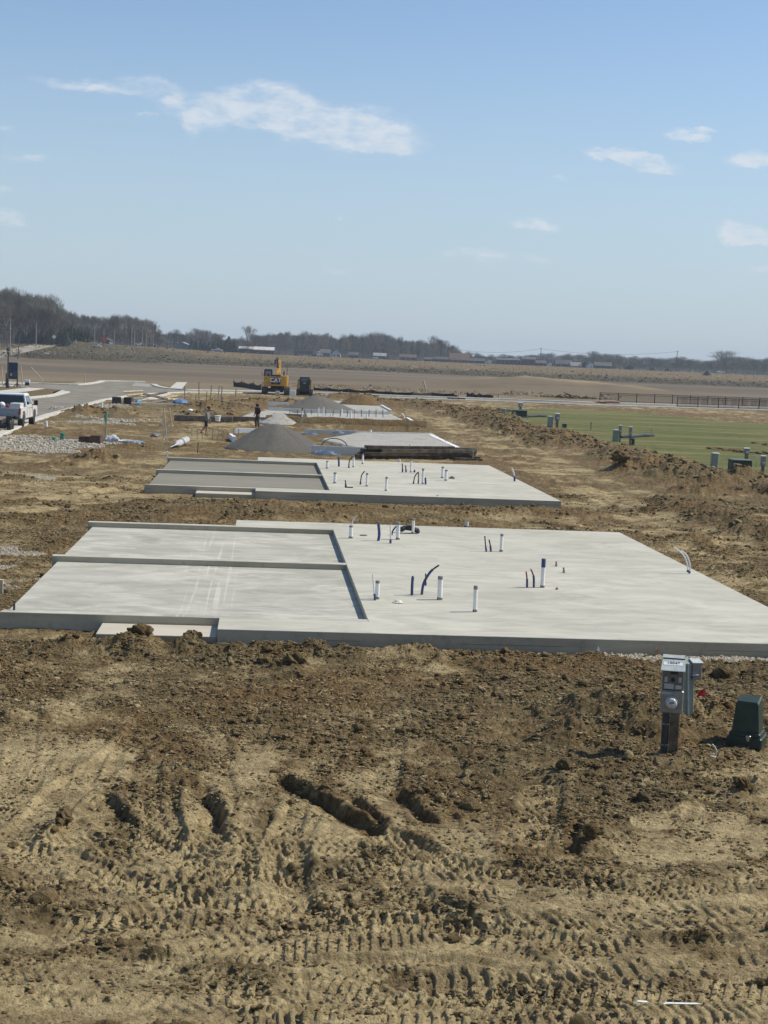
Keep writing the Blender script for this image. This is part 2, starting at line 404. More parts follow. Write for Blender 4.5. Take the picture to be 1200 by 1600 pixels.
    def bump(pxx, pyy, h, rx, ry, k=1.):
        nonlocal mound, loose
        P = at(pxx, pyy); q = ((x-P[0]+jx*rx*1.2)/rx)**2+((y-P[1]+jy*ry*1.2)/ry)**2
        g = np.exp(-q*k); mound = np.maximum(mound, h*g) if h > 0 else mound+h*g
        if h > 0: loose = np.maximum(loose, smooth(.15, .5, g))
    for a in ((215, 1018, .27, .5, .45), (235, 1010, .2, .25, .3), (302, 1018, .24, .3, .4), (120, 1012, .1, .35, .3), (350, 1040, .1, .6, .3), (455, 1050, .14, .32, .35), (560, 1035, .07, .8, .3), (700, 1035, .09, .6, .35), (660, 1030, .1, .3, .3), (780, 1042, .13, .6, .35), (850, 1040, .12, .5, .3), (960, 1048, .08, .5, .25), (1120, 1055, .14, .3, .25), (1180, 1060, .12, .3, .3),
              (950, 1128, .36, .75, .75), (1005, 1140, .38, .7, .7), (1090, 1128, .30, .6, .6), (900, 1160, .24, .5, .5), (1130, 1150, .12, .45, .5), (870, 1110, .12, .5, .4), (880, 1215, .14, .3, .3), (1000, 1200, .1, .8, .3), (925, 1325, .07, .22, .3), (915, 1290, .06, .3, .3), (830, 1190, .07, .5, .4), (1060, 1250, .07, .3, .2), (1160, 1235, .09, .5, .25),
              (20, 1125, .08, .5, .3), (90, 1120, .09, .4, .25), (180, 1100, .07, .5, .2), (85, 1300, .1, .16, .45), (175, 1255, .06, .4, .3), (230, 1110, .06, .3, .2), (1190, 1140, .1, .3, .5),
              (145, 722, .4, 1.0, 1.0), (100, 728, .15, 1.2, 1.0), (20, 755, .25, 1.2, 1.2), (205, 700, .25, .8, 1.0), (150, 646, .35, 2.6, 2.2), (320, 652, .45, 2.0, 2.0), (420, 632, .5, 3.5, 2.5), (345, 640, .6, 3, 3), (560, 624, .6, 5, 3),
              (1164, 758, .75, 1.1, .9), (1200, 775, .5, 1.8, 1.5), (1110, 775, .35, 1.6, 1.4), (1010, 735, .6, 1.6, 1.5), (975, 738, .55, .7, .7), (1060, 748, .6, 1.8, 1.6), (770, 668, .4, 1.5, 1.5), (812, 860, .15, 1.2, 1.0), (1080, 850, .2, 1.2, .9), (1160, 900, .2, .8, .8), (930, 840, .15, 1.2, .6)):
        bump(*a)
    ridges = [([(605, 634), (660, 636), (700, 641), (735, 645)], 2.0, .5), ([(735, 650), (770, 662), (800, 672), (850, 688), (905, 702)], 2.3, .5), ([(690, 640), (740, 648), (790, 655)], 2.0, .42), ([(880, 692), (940, 708), (1000, 724), (1060, 742), (1110, 758)], 2.2, .34), ([(1050, 790), (1120, 815), (1230, 850)], 1.2, .35),
              ([(0, 822), (90, 812), (140, 806)], 1.0, .1), ([(240, 797), (330, 795), (430, 798)], 1.4, .22), ([(300, 806), (500, 810), (600, 806), (700, 806), (860, 806)], 1.5, .22), ([(400, 662), (520, 668), (660, 676)], 1.2, .15), ([(0, 700), (0, 760)], .5, .05)]
    for pts, w, h in ridges:
        P = W2(pts); d, s_, l_, L = polyline(x, y, P)
        g = np.exp(-(d/w)**2)*(.35+1.1*fbm(x/w*.6, y/w*.6, 77, 3)); mound = np.maximum(mound, h*g*1.25); loose = np.maximum(loose, smooth(.2, .5, g))
    # spoil line along the front of the near pad
    sp_ = np.exp(-((y-25.45)/.32)**2)*np.clip((x+2.0)/1, 0, 1)*(.05+.16*fbm(x*1.2, y*1.2, 15, 3)); mound = np.maximum(mound, np.where(near, sp_, 0))
    comp = np.where(D > 34, comp*(1-smooth(.08, .3, mound)), comp)
    # --- surface relief
    cz = np.zeros_like(x)
    m = D < 80; X_ = x[m]; Y_ = y[m]; D_ = D[m]; lo = loose[m]; 
    a1 = clods(X_, Y_, .34, 1)*smooth(.5, .78, fbm(X_*.8, Y_*.8, 9, 3)+.12*lo); a2 = clods(X_, Y_, .15, 2)*smooth(.34, .62, fbm(X_*1.3, Y_*1.3, 10, 3)+.1*lo); a3 = clods(X_, Y_, .068, 3)
    f1 = fbm(X_*3, Y_*3, 4, 5, .6)-.5; f2 = fbm(X_*14, Y_*14, 6, 4, .62)-.5; big = fbm(X_*.7, Y_*.7, 8, 3)-.5
    mm = np.minimum(1, mound[m]*7)
    hh = lo*(.045*a1*(1+1.2*mm)+.034*a2*(1+.5*mm)+.018*a3+.050*f1+.034*f2)+(1-lo)*(.022*f1+.018*f2+.007*a3)+.06*big
    cz[m] = hh
    m2 = ~m; X_ = x[m2]; Y_ = y[m2]; lo = loose[m2]*(D[m2] < 260)
    cz[m2] = lo*(.14*(fbm(X_*1.1, Y_*1.1, 4, 4, .6)-.5)+.12*clods(X_, Y_, .6, 7)*smooth(.45, .6, fbm(X_*.5, Y_*.5, 12, 2))+.10*clods(X_, Y_, 1.2, 8)*np.minimum(1, mound[m2]*4))
    mk = np.minimum(1, mound*3)
    mm3 = (mound > .12) & (D > 60)
    cz[mm3] += mk[mm3]*(.5*(fbm(x[mm3]*.9, y[mm3]*.45, 14, 5, .6)-.5)+.15*clods(x[mm3], y[mm3]*.6, .7, 18))
    ter = fbm(x*4.2, y*7.5, 71, 4, .6)*9; fr = ter-np.floor(ter); k_ = D < 40; flake = (np.floor(ter)+smooth(.0, .22, fr))/9-.5; fk = .085*flake*smooth(.3, .6, fbm(x*.9, y*.9, 72, 3)+.1); cz[k_] += fk[k_]*(.55+.45*loose[k_])
    z = z+mound+cz+rutz*(D > 34)
    damp = np.zeros_like(x)
    # --- ruts: (polyline in survey px, depth, low-side width)
    def rut(pts, dep, w, lip=.05):
        nonlocal z, loose, comp
        P = W2(pts); bx = [p[0] for p in P]; by = [p[1] for p in P]
        k = (x > min(bx)-1.2) & (x < max(bx)+1.2) & (y > min(by)-1.2) & (y < max(by)+1.2)
        xx = x[k]+.16*(fbm(x[k]*4, y[k]*4, 41, 3)-.5); yy = y[k]+.16*(fbm(x[k]*4, y[k]*4, 42, 3)-.5)
        d, s_, l_, L = polyline(xx, yy, P)
        en = smooth(0, .25, l_)*smooth(0, .25, L-l_)
        left = np.where(s_ < 0, np.exp(-(d/w)**2), np.exp(-(d/.035)**2))
        lp = np.where(s_ > 0, np.exp(-((d-.1)/.09)**2), 0)
        z[k] += -.62*dep*en*left+lip*.7*en*lp
        comp[k] *= 1-.9*en*np.exp(-(d/.12)**2)
    # travel so that the high bank is on the +side (toward the sun)
    rut([(608, 1303), (560, 1275), (500, 1243), (470, 1228), (428, 1213)], .22, .24, .07)
    rut([(605, 1300), (575, 1262), (545, 1240)], .14, .13, .05)
    rut([(680, 1288), (655, 1262), (638, 1245), (620, 1232)], .17, .16, .05)
    rut([(350, 1300), (340, 1265), (325, 1240), (315, 1225)], .17, .13, .07)
    rut([(295, 1330), (240, 1300), (190, 1275), (165, 1245)], .09, .13, .03)
    rut([(400, 1320), (420, 1275), (430, 1240)], .08, .1, .02)
    rut([(200, 1270), (205, 1240), (203, 1215)], .07, .08, .02)
    rut([(900, 1345), (895, 1310), (905, 1285)], .09, .1, .04)
    # --- wheel and crawler prints
    def tread(pts, w, dep, pitch, kind, strength=.02, fade=.25):
        nonlocal z, loose, comp, cz
        P = W2(pts); bx = [p[0] for p in P]; by = [p[1] for p in P]
        k = (x > min(bx)-w) & (x < max(bx)+w) & (y > min(by)-w) & (y < max(by)+w) & (D < 60)
        if not k.any(): return
        d, s_, l_, L = polyline(x[k]+.05*jx[k], y[k]+.05*jy[k], P)
        patch = smooth(.30, .52, fbm(x[k]*2.1+7+dep*99, y[k]*1.6, 61, 3))
        ins = smooth(w/2+.03, w/2-.03, d)*smooth(0, fade, l_)*smooth(0, fade, L-l_)
        t = s_/(w/2)
        if kind == 'chev': ph = l_/pitch+np.abs(t)*.9
        elif kind == 'bar': ph = l_/pitch+.12*np.sin(t*3)
        elif kind == 'skew': ph = l_/pitch+t*.8
        else: ph = l_/pitch
        lug = smooth(.25, .75, .5+.5*np.sin(2*np.pi*ph))
        if kind == 'block': lug = lug*smooth(.2, .8, .5+.5*np.sin(2*np.pi*(t*2.1+.5*np.floor(l_/pitch))))
        if kind in ('chev', 'bar'): lug = lug*(1-.8*np.exp(-(t/.12)**2))
        z[k] += ins*(-dep-cz[k]*.35+strength*.68*(lug-.35)*patch)
        z[k] += .6*dep*np.exp(-((d-w/2-.06)/.05)**2)*smooth(0, fade, l_)*smooth(0, fade, L-l_)
        comp[k] = comp[k]+ins*(.28+.25*lug-.2)*patch
    tread([(612, 1125), (605, 1180), (600, 1235), (605, 1290)], .38, .02, .125, 'bar', .03)
    tread([(700, 1180), (730, 1240), (760, 1300)], .3, .01, .12, 'bar', .018)
    tread([(255, 1215), (250, 1262), (262, 1320)], .42, .045, .12, 'block', .045)
    tread([(310, 1225), (318, 1265), (330, 1320)], .36, .035, .12, 'bar', .04)
    tread([(480, 1250), (455, 1310), (440, 1370), (455, 1420)], .42, .03, .12, 'skew', .035)
    tread([(640, 1240), (690, 1290), (760, 1350)], .45, .02, .11, 'skew', .035)
    tread([(560, 1285), (640, 1325), (740, 1360), (830, 1400)], .42, .02, .12, 'block', .035)
    tread([(850, 1235), (835, 1280), (820, 1330)], .5, .02, .13, 'block', .035)
    tread([(380, 1190), (400, 1150), (420, 1120)], .3, .01, .12, 'bar', .02)
    tread([(0, 1375), (180, 1362), (420, 1350), (560, 1352)], .42, .015, .16, 'chev', .035)
    tread([(0, 1440), (260, 1452), (600, 1446), (900, 1440), (1200, 1460)], .45, .02, .15, 'chev', .038)
    tread([(700, 1390), (860, 1412), (1040, 1420), (1200, 1440)], .42, .02, .14, 'chev', .035)
    tread([(430, 1538), (640, 1536), (900, 1530), (1200, 1500)], .4, .025, .145, 'bar', .05)
    tread([(150, 1500), (400, 1505), (640, 1500), (800, 1512)], .17, .035, .06, 'bar', .012)
    tread([(620, 1405), (760, 1480), (860, 1540)], .45, .015, .15, 'chev', .03)
    tread([(0, 1560), (200, 1585), (420, 1580)], .42, .02, .15, 'chev', .03)
    tread([(1200, 1380), (1060, 1400), (960, 1450), (900, 1520)], .4, .015, .15, 'skew', .025)
    tread([(0, 1330), (60, 1290), (100, 1240), (190, 1180), (240, 1130)], .45, .03, .3, 'flat', 0)
    tread([(30, 1240), (35, 1180), (40, 1120)], .35, .01, .5, 'flat', .01)
    tread([(930, 1120), (960, 1085), (1010, 1065)], .4, .02, .15, 'bar', .02)
    tread([(650, 1000), (780, 1085), (850, 1160)], .4, .01, .15, 'skew', .02)
    tread([(845, 850), (900, 835), (930, 815)], .5, .03, .3, 'bar', .06); tread([(1100, 875), (1130, 850), (1150, 835)], .5, .03, .3, 'bar', .06)
    for pts, w_, k_ in (([(20, 1330), (110, 1345), (230, 1392), (380, 1420), (560, 1425)], .42, 'chev'), ([(130, 1240), (200, 1310), (300, 1350), (430, 1368), (620, 1352)], .42, 'bar'), ([(420, 1300), (400, 1350), (330, 1400), (200, 1440), (40, 1450)], .42, 'chev'),
                        ([(580, 1300), (700, 1345), (860, 1375), (1000, 1395), (1180, 1385)], .45, 'block'), ([(610, 1330), (640, 1400), (740, 1450), (900, 1480), (1200, 1490)], .42, 'bar'), ([(230, 1180), (222, 1230), (235, 1290), (300, 1335)], .36, 'bar'), ([(330, 1190), (345, 1240), (335, 1300), (300, 1345)], .36, 'skew'), ([(455, 1245), (440, 1300), (450, 1360), (470, 1430)], .4, 'bar'), ([(850, 1220), (842, 1270), (850, 1330)], .45, 'bar')):
        tread(pts, w_, .028, .105, k_, .05, .3)
    tr = np.random.default_rng(77)
    for j in range(22):
        y0_ = 1320+j*13+tr.uniform(-8, 8); sl = tr.uniform(-40, 40); xa = tr.uniform(-200, 500); xb = xa+tr.uniform(500, 1000); cv = tr.uniform(-40, 40)
        tread([(xa, y0_), ((xa+xb)/2, y0_+sl/2+cv), (xb, y0_+sl)], tr.uniform(.32, .5), tr.uniform(.004, .018), tr.uniform(.085, .125), ['chev', 'bar', 'chev', 'skew'][j % 4], tr.uniform(.026, .04), .5)
    for j in range(16):
        xa = tr.uniform(0, 1200); ya = tr.uniform(1090, 1400); dx = tr.uniform(-120, 120); dy = tr.uniform(80, 170)
        tread([(xa, ya), (xa+dx*.4, ya+dy*.5), (xa+dx, ya+dy)], tr.uniform(.32, .48), tr.uniform(.002, .014), tr.uniform(.10, .14), ['bar', 'skew', 'block', 'chev'][j % 4], tr.uniform(.022, .034), .4)
    for (xx_, yy_) in ((10, 1215), (62, 1212), (105, 1210), (150, 1205), (178, 1195)):
        tread([(xx_-12, yy_+22), (xx_, yy_-8), (xx_+12, yy_-32)], .11, .012, .5, 'flat', 0, .1)
    # smooth slabs of smeared clay near the right edge
    for (a, b, c, d_, e) in ((1030, 1282, 42, 16, 1), (1082, 1275, 30, 17, 1), (1130, 1285, 36, 14, 1), (1118, 1328, 26, 18, 1), (1183, 1328, 22, 16, 1), (1045, 1340, 30, 10, 1), (1130, 1383, 26, 6, 1), (1020, 1305, 26, 6, 1), (1160, 1300, 30, 8, 1), (60, 1175, 60, 14, .7), (165, 1175, 40, 16, .7), (700, 1375, 40, 12, .7)):
        q = ((px-a+jx*26)/c)**2+((py-b+jy*24)/d_)**2; k = (q < 1.6) & near; g = smooth(1.15, .9, q[k])*e
        z[k] -= g*cz[k]*.88; comp[k] = np.maximum(comp[k], g*1.15); loose[k] *= 1-g
    # keep everything under the pads below their floors, level right at their sides
    for S in (S1, S2):
        ex = np.maximum(np.maximum(S['x0']-x, x-S['x1']), np.maximum(S['y0']-y, y-S['y1']))
        z = np.where((D < 80), np.where(ex < 0, np.minimum(z, .02), z), z)
        k = (ex >= 0) & (ex < .35) & (D < 80); z[k] = np.minimum(z[k], .06+.5*ex[k])
    # porch corner and gap in front of garage stays low
    z = np.where((x > -4.7) & (x < -.6) & (y > 25.9) & (y < 27.5), np.minimum(z, .05), z)
    # gravel / pads farther back stay level
    # ---------------- zones (index of object)
    zone = np.zeros(len(x), np.int8)
    lawn = [(762, 639), (801, 638.5), (900, 640.5), (1000, 645.5), (1085, 655), (1200, 663.5), (1500, 690), (1500, 800), (1200, 742), (1140, 738), (1087, 728), (1025, 709), (945, 693), (900, 676), (853, 668), (784, 653)]
    zone[poly_in(wx, wy, lawn) & (D < 300)] = 1
    asph = [(-260, 790), (-60, 712), (0, 680), (40, 662), (75, 650), (120, 638), (160, 626.5), (200, 619.5), (235, 615), (290, 613), (410, 614.6), (490, 617.4), (600, 621.8), (780, 627.5), (900, 632.5), (1200, 641.5), (1500, 653), (1500, 648), (1200, 637.5), (900, 628.8), (780, 624), (600, 618.3), (490, 614.5), (410, 612), (290, 609.8), (262, 607.5), (247, 604.5), (240, 600.5), (225, 597.5), (168, 596.2), (120, 598.5), (60, 599.5), (0, 598), (-200, 592), (-260, 597), (-200, 606), (-260, 640)]
    zone[poly_in(px, py, asph) & (D < 330)] = 2
    # cultivated field and meadow beyond the street
    beyond = (D > 150) & (zone != 2) & (((py < np.interp(px, [-300, 0, 165, 240, 290, 600, 1200, 1600], [590, 597, 595.5, 599.5, 609, 618, 637, 650]))))
    zone[beyond] = 3
    mead = beyond & ((D > 583+40*(fbm(x*.01, y*.01, 81, 3)-.5)) | poly_in(wx, wy, [(0, 556), (0, 552), (60, 548), (120, 556), (250, 562), (250, 568), (100, 566), (40, 562)]))
    zone[mead] = 4
    bumpf = beyond & poly_in(px+60*(fbm(x*.05, y*.03, 91, 4)-.5), py+16*(fbm(x*.04, y*.02, 92, 4)-.5), [(775, 622), (790, 610), (840, 600), (905, 593), (960, 593), (1000, 590), (960, 596), (935, 605), (945, 618), (935, 626)])
    hroad = [(-300, 590), (0, 559), (35, 552), (70, 544), (100, 537.5), (117, 533.2), (112, 531.5), (95, 532.6), (70, 535.6), (40, 541.5), (0, 548), (-300, 568)]
    zone[poly_in(px, py, hroad) & (D > 400)] = 5
    gravs = [[(-200, 760), (0, 706), (60, 708), (110, 704), (150, 700), (185, 694), (150, 689), (110, 688), (60, 680), (30, 682), (0, 688), (-200, 720)],
             [(75, 666), (110, 662), (215, 665), (235, 660), (180, 655), (110, 650), (100, 655), (140, 660), (90, 662)], [(118, 640), (150, 632), (215, 633), (225, 637), (140, 641)],
             [(-200, 870), (0, 853), (45, 850), (80, 858), (85, 868), (50, 885), (0, 893), (-200, 900)], [(-100, 978), (0, 977), (145, 976), (133, 992), (60, 990), (-100, 992)], [(0, 920), (30, 905), (20, 935), (0, 942)], [(0, 745), (0, 738), (60, 742), (50, 750)]]
    for gp in gravs: zone[poly_in(wx, wy, gp) & (D < 160)] = 6
    zone[(y > 24.9) & (y < 26.0) & (x > 5.8+1.5*jx) & (x < 14) & (y > 25.35+.5*jy) & (D < 34)] = 6
    # relief of the zones
    k = zone == 1; z[k] = z0[k]+.02*fbm(x[k]*.4, y[k]*.4, 2, 3)+.03*np.minimum(1, mound[k])
    k = zone == 2; z[k] = z0[k]-.02
    k = zone == 5; z[k] = z0[k]+.02
    k = zone == 6; z[k] = z0[k]+np.minimum(.12, mound[k])+np.where(D[k] < 60, .05*clods(x[k], y[k], .06, 5)+.02*f_(x[k], y[k]), .06*fbm(x[k]*3, y[k]*3, 2, 4)) 
    k = zone == 3; z[k] = z0[k]+.25*(fbm(x[k]*.03, y[k]*.03, 2, 3)-.5)*smooth(230, 330, D[k])
    k = zone == 4; z[k] = z0[k]+(.5*(fbm(x[k]*.05, y[k]*.05, 7, 5)-.5))
    P = at(860, 612); q = ((x-P[0])/26)**2+((y-P[1])/30)**2; k = (zone == 4) | (zone == 3); z[k] += 2.6*np.exp(-q[k])*(.7+.6*fbm(x[k]*.12, y[k]*.12, 3, 3))*(D[k] < 560)*smooth(232, 262, D[k])
    dry = np.clip(comp, 0, 1)*np.where(D > 34, .72, 1)+np.where(D > 34, .08, 0)
    u4 = (x*R0[0]+y*R0[1])/D; dc4 = np.interp(u4, [-.25, -.18, -.1, 0, .6], [650, 680, 820, 950, 950])
    dry = np.where(zone == 4, smooth(dc4+40, dc4+110, D), dry)
    Pb = at(880, 610); qb = ((x-Pb[0])/34)**2+((y-Pb[1]-8)/42)**2; dry = np.where(zone == 3, np.clip(smooth(.25, .75, np.exp(-qb*.8)+.5*(fbm(x*.08, y*.05, 93, 5)-.5))*(D < 560), 0, 1), dry)
    V = np.stack([x, y, z], 1)
    idx = np.arange(nr*nc).reshape(nr, nc)
    F = np.stack([idx[:-1, :-1], idx[:-1, 1:], idx[1:, 1:], idx[1:, :-1]], -1).reshape(-1, 4)
    fz = zone[F[:, 0]]
    names = ['ground', 'lawn', 'road', 'ploughed_field', 'meadow', 'hill_road', 'gravel']
    fmats = [M_DIRT, M_LAWN, M_ASPH, M_FIELD, M_MEADOW, M_HROAD, M_GRAVEL]
    for i, nme in enumerate(names):
        f = F[fz == i]
        if len(f) == 0: continue
        u_, inv = np.unique(f, return_inverse=True); f = inv.reshape(-1, 4)
        o = np_mesh(nme, V[u_], f, fmats[i], {'dry': dry[u_], 'dist': D[u_]}); o['kind'] = 'structure'
        if nme == 'gravel': o['kind'] = 'stuff'; o['label'] = 'pale crushed stone spread over the soil beside the drive'
    # broad sheet below, so that the land goes on outside the surveyed fan
    a = np.concatenate([-np.geomspace(1, 3500, 30)[::-1], [0], np.geomspace(1, 3500, 30)]); XX, YY = np.meshgrid(a, a, indexing='ij')
    ZZ_ = base_z(XX.ravel(), np.abs(YY.ravel()))*(YY.ravel() > 0)-.9
    _D = XX.ravel()*FH[0]+YY.ravel()*FH[1]; _U = (XX.ravel()*R0[0]+YY.ravel()*R0[1])/np.maximum(_D, 1); ZZ_ = np.where((_D > 0) & (np.abs(_U) < 1.8) & (_D < 1450), -30, ZZ_)
    id2 = np.arange(61*61).reshape(61, 61); F2 = np.stack([id2[:-1, :-1], id2[1:, :-1], id2[1:, 1:], id2[:-1, 1:]], -1).reshape(-1, 4)
    o = np_mesh('terrain', np.stack([XX.ravel(), YY.ravel(), ZZ_], 1), F2, M_MEADOW, {'dry': np.zeros(XX.size)}); o['kind'] = 'structure'
    return dict(x=x, y=y, z=z, loose=loose, D=D, zone=zone, rows=rows, us=us, nr=nr, nc=nc)
def f_(x, y): return fbm(x*6, y*6, 3, 3)-.5

# ---- ground materials
def dirt_mat():
    m, nt, b = new_mat('soil'); g = G(nt); P = g.coord()
    dry = g.attr('dry')
    n1 = g.noise(P, 1.3, 6, .6); n2 = g.noise(P, 9, 6, .65); n3 = g.noise(P, 55, 5, .7)
    dark = g.mix(g.ramp(n2, .3, .7), (.094, .068, .032), (.230, .172, .088))
    dark = g.mix(g.ramp(g.noise(P, .35, 3), .4, .62), dark, g.mix(1., dark, (1.05, .93, .84), 'MULTIPLY'))
    dark = g.mix(g.ramp(g.noise(g.map(P, (.5, 1, 1)), 3.1, 6, .7), .5, .7, 0, .55), dark, (.32, .25, .145))
    tan = g.mix(g.ramp(n2, .3, .72), (.375, .288, .148), (.63, .515, .29))
    tan = g.mix(g.ramp(g.noise(g.map(P, (.6, 1, 1)), 2.2, 6, .68), .42, .62, 0, .6), tan, (.23, .172, .092))
    f = g.math('ADD', dry, g.math('MULTIPLY_ADD', n3, .5, -.25)); f = g.math('ADD', f, g.math('MULTIPLY_ADD', n1, .5, -.25))
    c = g.mix(g.ramp(f, .10, .82), dark, tan)
    # pale crumbs and straw flecks
    v = g.vor(g.map(P, (1, 1, .4)), 34); vc = g.vor(g.map(P, (1, 1, .4)), 34, out='Color')
    sx = nt.nodes.new('ShaderNodeSeparateColor'); nt.links.new(vc, sx.inputs[0])
    fl = g.math('MULTIPLY', g.ramp(v, .3, .12), g.math('GREATER_THAN', sx.outputs[0], .86))
    c = g.mix(g.math('MULTIPLY', fl, .55), c, (.43, .38, .29))
    nt.links.new(c, b.inputs['Base Color']); b.inputs['Roughness'].default_value = .95; b.inputs['Specular IOR Level'].default_value = .15
    fv = g.vor(g.map(P, (1, 1, .6)), 22); fv2 = g.vor(g.map(P, (1, 1, .6), loc=(3, 1, 0)), 60)
    c = g.mix(g.math('MULTIPLY', g.ramp(g.noise(g.map(P, (.55, 1, 1)), 22, 5, .75), .44, .60), .5), c, g.mix(1., c, (.55, .53, .50), 'MULTIPLY'))
    nt.links.new(c, b.inputs['Base Color'])
    h = g.math('ADD', g.math('MULTIPLY', n3, .45), g.math('MULTIPLY', g.noise(P, 24, 6, .75), .9)); h = g.math('ADD', h, g.math('MULTIPLY', g.math('ADD', fv, g.math('MULTIPLY', fv2, .5)), -.35))
    nt.links.new(g.bump(h, 1.0, .05), b.inputs['Normal']); return m
M_DIRT = dirt_mat()
def simple_ground(name, cols, scales, rough=.95, bumpd=.02, stretch=(1, 1, 1), rows=None, extra=None):
    m, nt, b = new_mat(name); g = G(nt); P = g.map(g.coord(), stretch)
    c = g.mix(g.ramp(g.noise(P, scales[0], 6, .6), .3, .7), cols[0], cols[1])
    c = g.mix(g.ramp(g.noise(P, scales[1], 6, .65), .4, .75), c, cols[2])
    if extra: c = extra(g, c, nt)
    nt.links.new(c, b.inputs['Base Color']); b.inputs['Roughness'].default_value = rough; b.inputs['Specular IOR Level'].default_value = .08
    if bumpd: nt.links.new(g.bump(g.noise(g.coord(), scales[2], 5, .7), .8, bumpd), b.inputs['Normal'])
    return m
def x_field(g, c, nt):
    P = g.coord(); D = g.attr('dist')
    # drill rows seen on the plain
    w = nt.nodes.new('ShaderNodeTexWave'); w.inputs['Scale'].default_value = .22; w.inputs['Distortion'].default_value = 1.2; nt.links.new(g.map(P, (1, .02, 1), rot=(0, 0, .05)), w.inputs[0])
    c = g.mix(g.math('MULTIPLY', w.outputs['Fac'], .16), c, (.17, .13, .092))
    big = g.noise(g.map(P, (.35, 1, 1)), .016, 5, .6)
    c = g.mix(g.ramp(big, .46, .62, 0, .8), c, (.195, .155, .108))
    c = g.mix(g.ramp(g.noise(g.map(P, (.12, 1, 1), loc=(9, 3, 0)), .03, 4, .6), .6, .68, 0, .55), c, (.085, .068, .052))
    n = g.ramp(D, 225, 330, 1, 0); c = g.mix(g.math('MULTIPLY', n, .7), c, g.mix(g.noise(P, .8, 4), (.16, .125, .08), (.28, .225, .145)))
    c = g.mix(g.attr('dry'), c, g.mix(g.noise(g.map(P, (.6, .6, 1)), .5, 6, .7), (.17, .135, .075), (.40, .32, .19)))
    return c
def x_mead(g, c, nt):
    D = g.attr('dist'); P = g.coord()
    # darker weeds along the ditch
    w = g.math('MULTIPLY', g.ramp(D, 560, 585), g.ramp(D, 740, 660)); w = g.math('MULTIPLY', w, g.ramp(g.noise(g.map(P, (.3, 1, 1)), .05, 5, .7), .28, .48))
    c = g.mix(g.math('MULTIPLY', w, .9), c, g.mix(g.noise(P, .3, 4), (.038, .036, .022), (.115, .098, .062)))
    c = g.mix(g.attr('dry'), c, g.mix(g.noise(P, .15, 4), (.026, .024, .021), (.045, .041, .034)))
    return c
def x_lawn(g, c, nt):
    P = g.coord()
    c = g.mix(g.ramp(g.noise(g.map(P, (.12, 1, 1)), .35, 6, .68), .46, .62, 0, .85), c, (.22, .19, .09))
    c = g.mix(g.ramp(g.noise(g.map(P, (.5, 1, 1), loc=(4, 9, 0)), .12, 5, .6), .52, .7, 0, .6), c, (.085, .105, .032))
    return c
M_LAWN = simple_ground('lawn_grass', [(.070, .092, .027), (.112, .124, .043), (.165, .158, .07)], (.25, 1.6, 30), bumpd=.03, extra=x_lawn)
M_ASPH = simple_ground('asphalt', [(.18, .168, .142), (.215, .20, .168), (.29, .265, .215)], (.12, .5, 60), rough=1., bumpd=.004, stretch=(1, .5, 1))
M_HROAD = simple_ground('old_road', [(.33, .30, .25), (.38, .35, .29), (.30, .27, .22)], (.05, .2, 5), bumpd=.01)
M_FIELD = simple_ground('bare_field', [(.122, .100, .072), (.160, .132, .096), (.095, .078, .057)], (.03, .12, 2), bumpd=.05, extra=x_field, stretch=(.35, 1, 1))
M_MEADOW = simple_ground('dry_meadow', [(.195, .134, .068), (.155, .115, .062), (.115, .10, .054)], (.03, .09, 3), bumpd=.1, extra=x_mead, stretch=(.35, 1, 1))
def gravel_mat(name, c0, c1, c2, cell=16):
    m, nt, b = new_mat(name); g = G(nt); P = g.coord()
    vc = g.vor(P, cell, out='Color'); s = nt.nodes.new('ShaderNodeSeparateColor'); nt.links.new(vc, s.inputs[0]); vd = g.vor(P, cell)
    c = g.mix(s.outputs[0], c0, c1); c = g.mix(g.ramp(g.noise(P, .9, 5, .65), .48, .7, 0, .8), c, c2)
    nt.links.new(c, b.inputs['Base Color']); b.inputs['Roughness'].default_value = .9
    nt.links.new(g.bump(g.math('ADD', g.math('SUBTRACT', 1., vd), g.noise(P, cell*2.2, 3)), 1., .05), b.inputs['Normal']); return m
M_GRAVEL = gravel_mat('crushed_stone', (.27, .235, .17), (.52, .47, .37), (.24, .185, .12), 22)

GR = ground()
def gz(x, y):
    "height of the built surface at a point"
    D = x*FH[0]+y*FH[1]; u = (x*R0[0]+y*R0[1])/D
    i = int(np.clip(np.searchsorted(GR['rows'], D), 1, GR['nr']-1)); j = int(np.clip(np.searchsorted(GR['us'], u), 1, GR['nc']-1))
    return float(GR['z'][i*GR['nc']+j])
def P0(px, py, dz=0.):
    "point of the surveyed plain under a pixel"
    p = at(px, py); return np.array([p[0], p[1], gz(p[0], p[1])+dz])

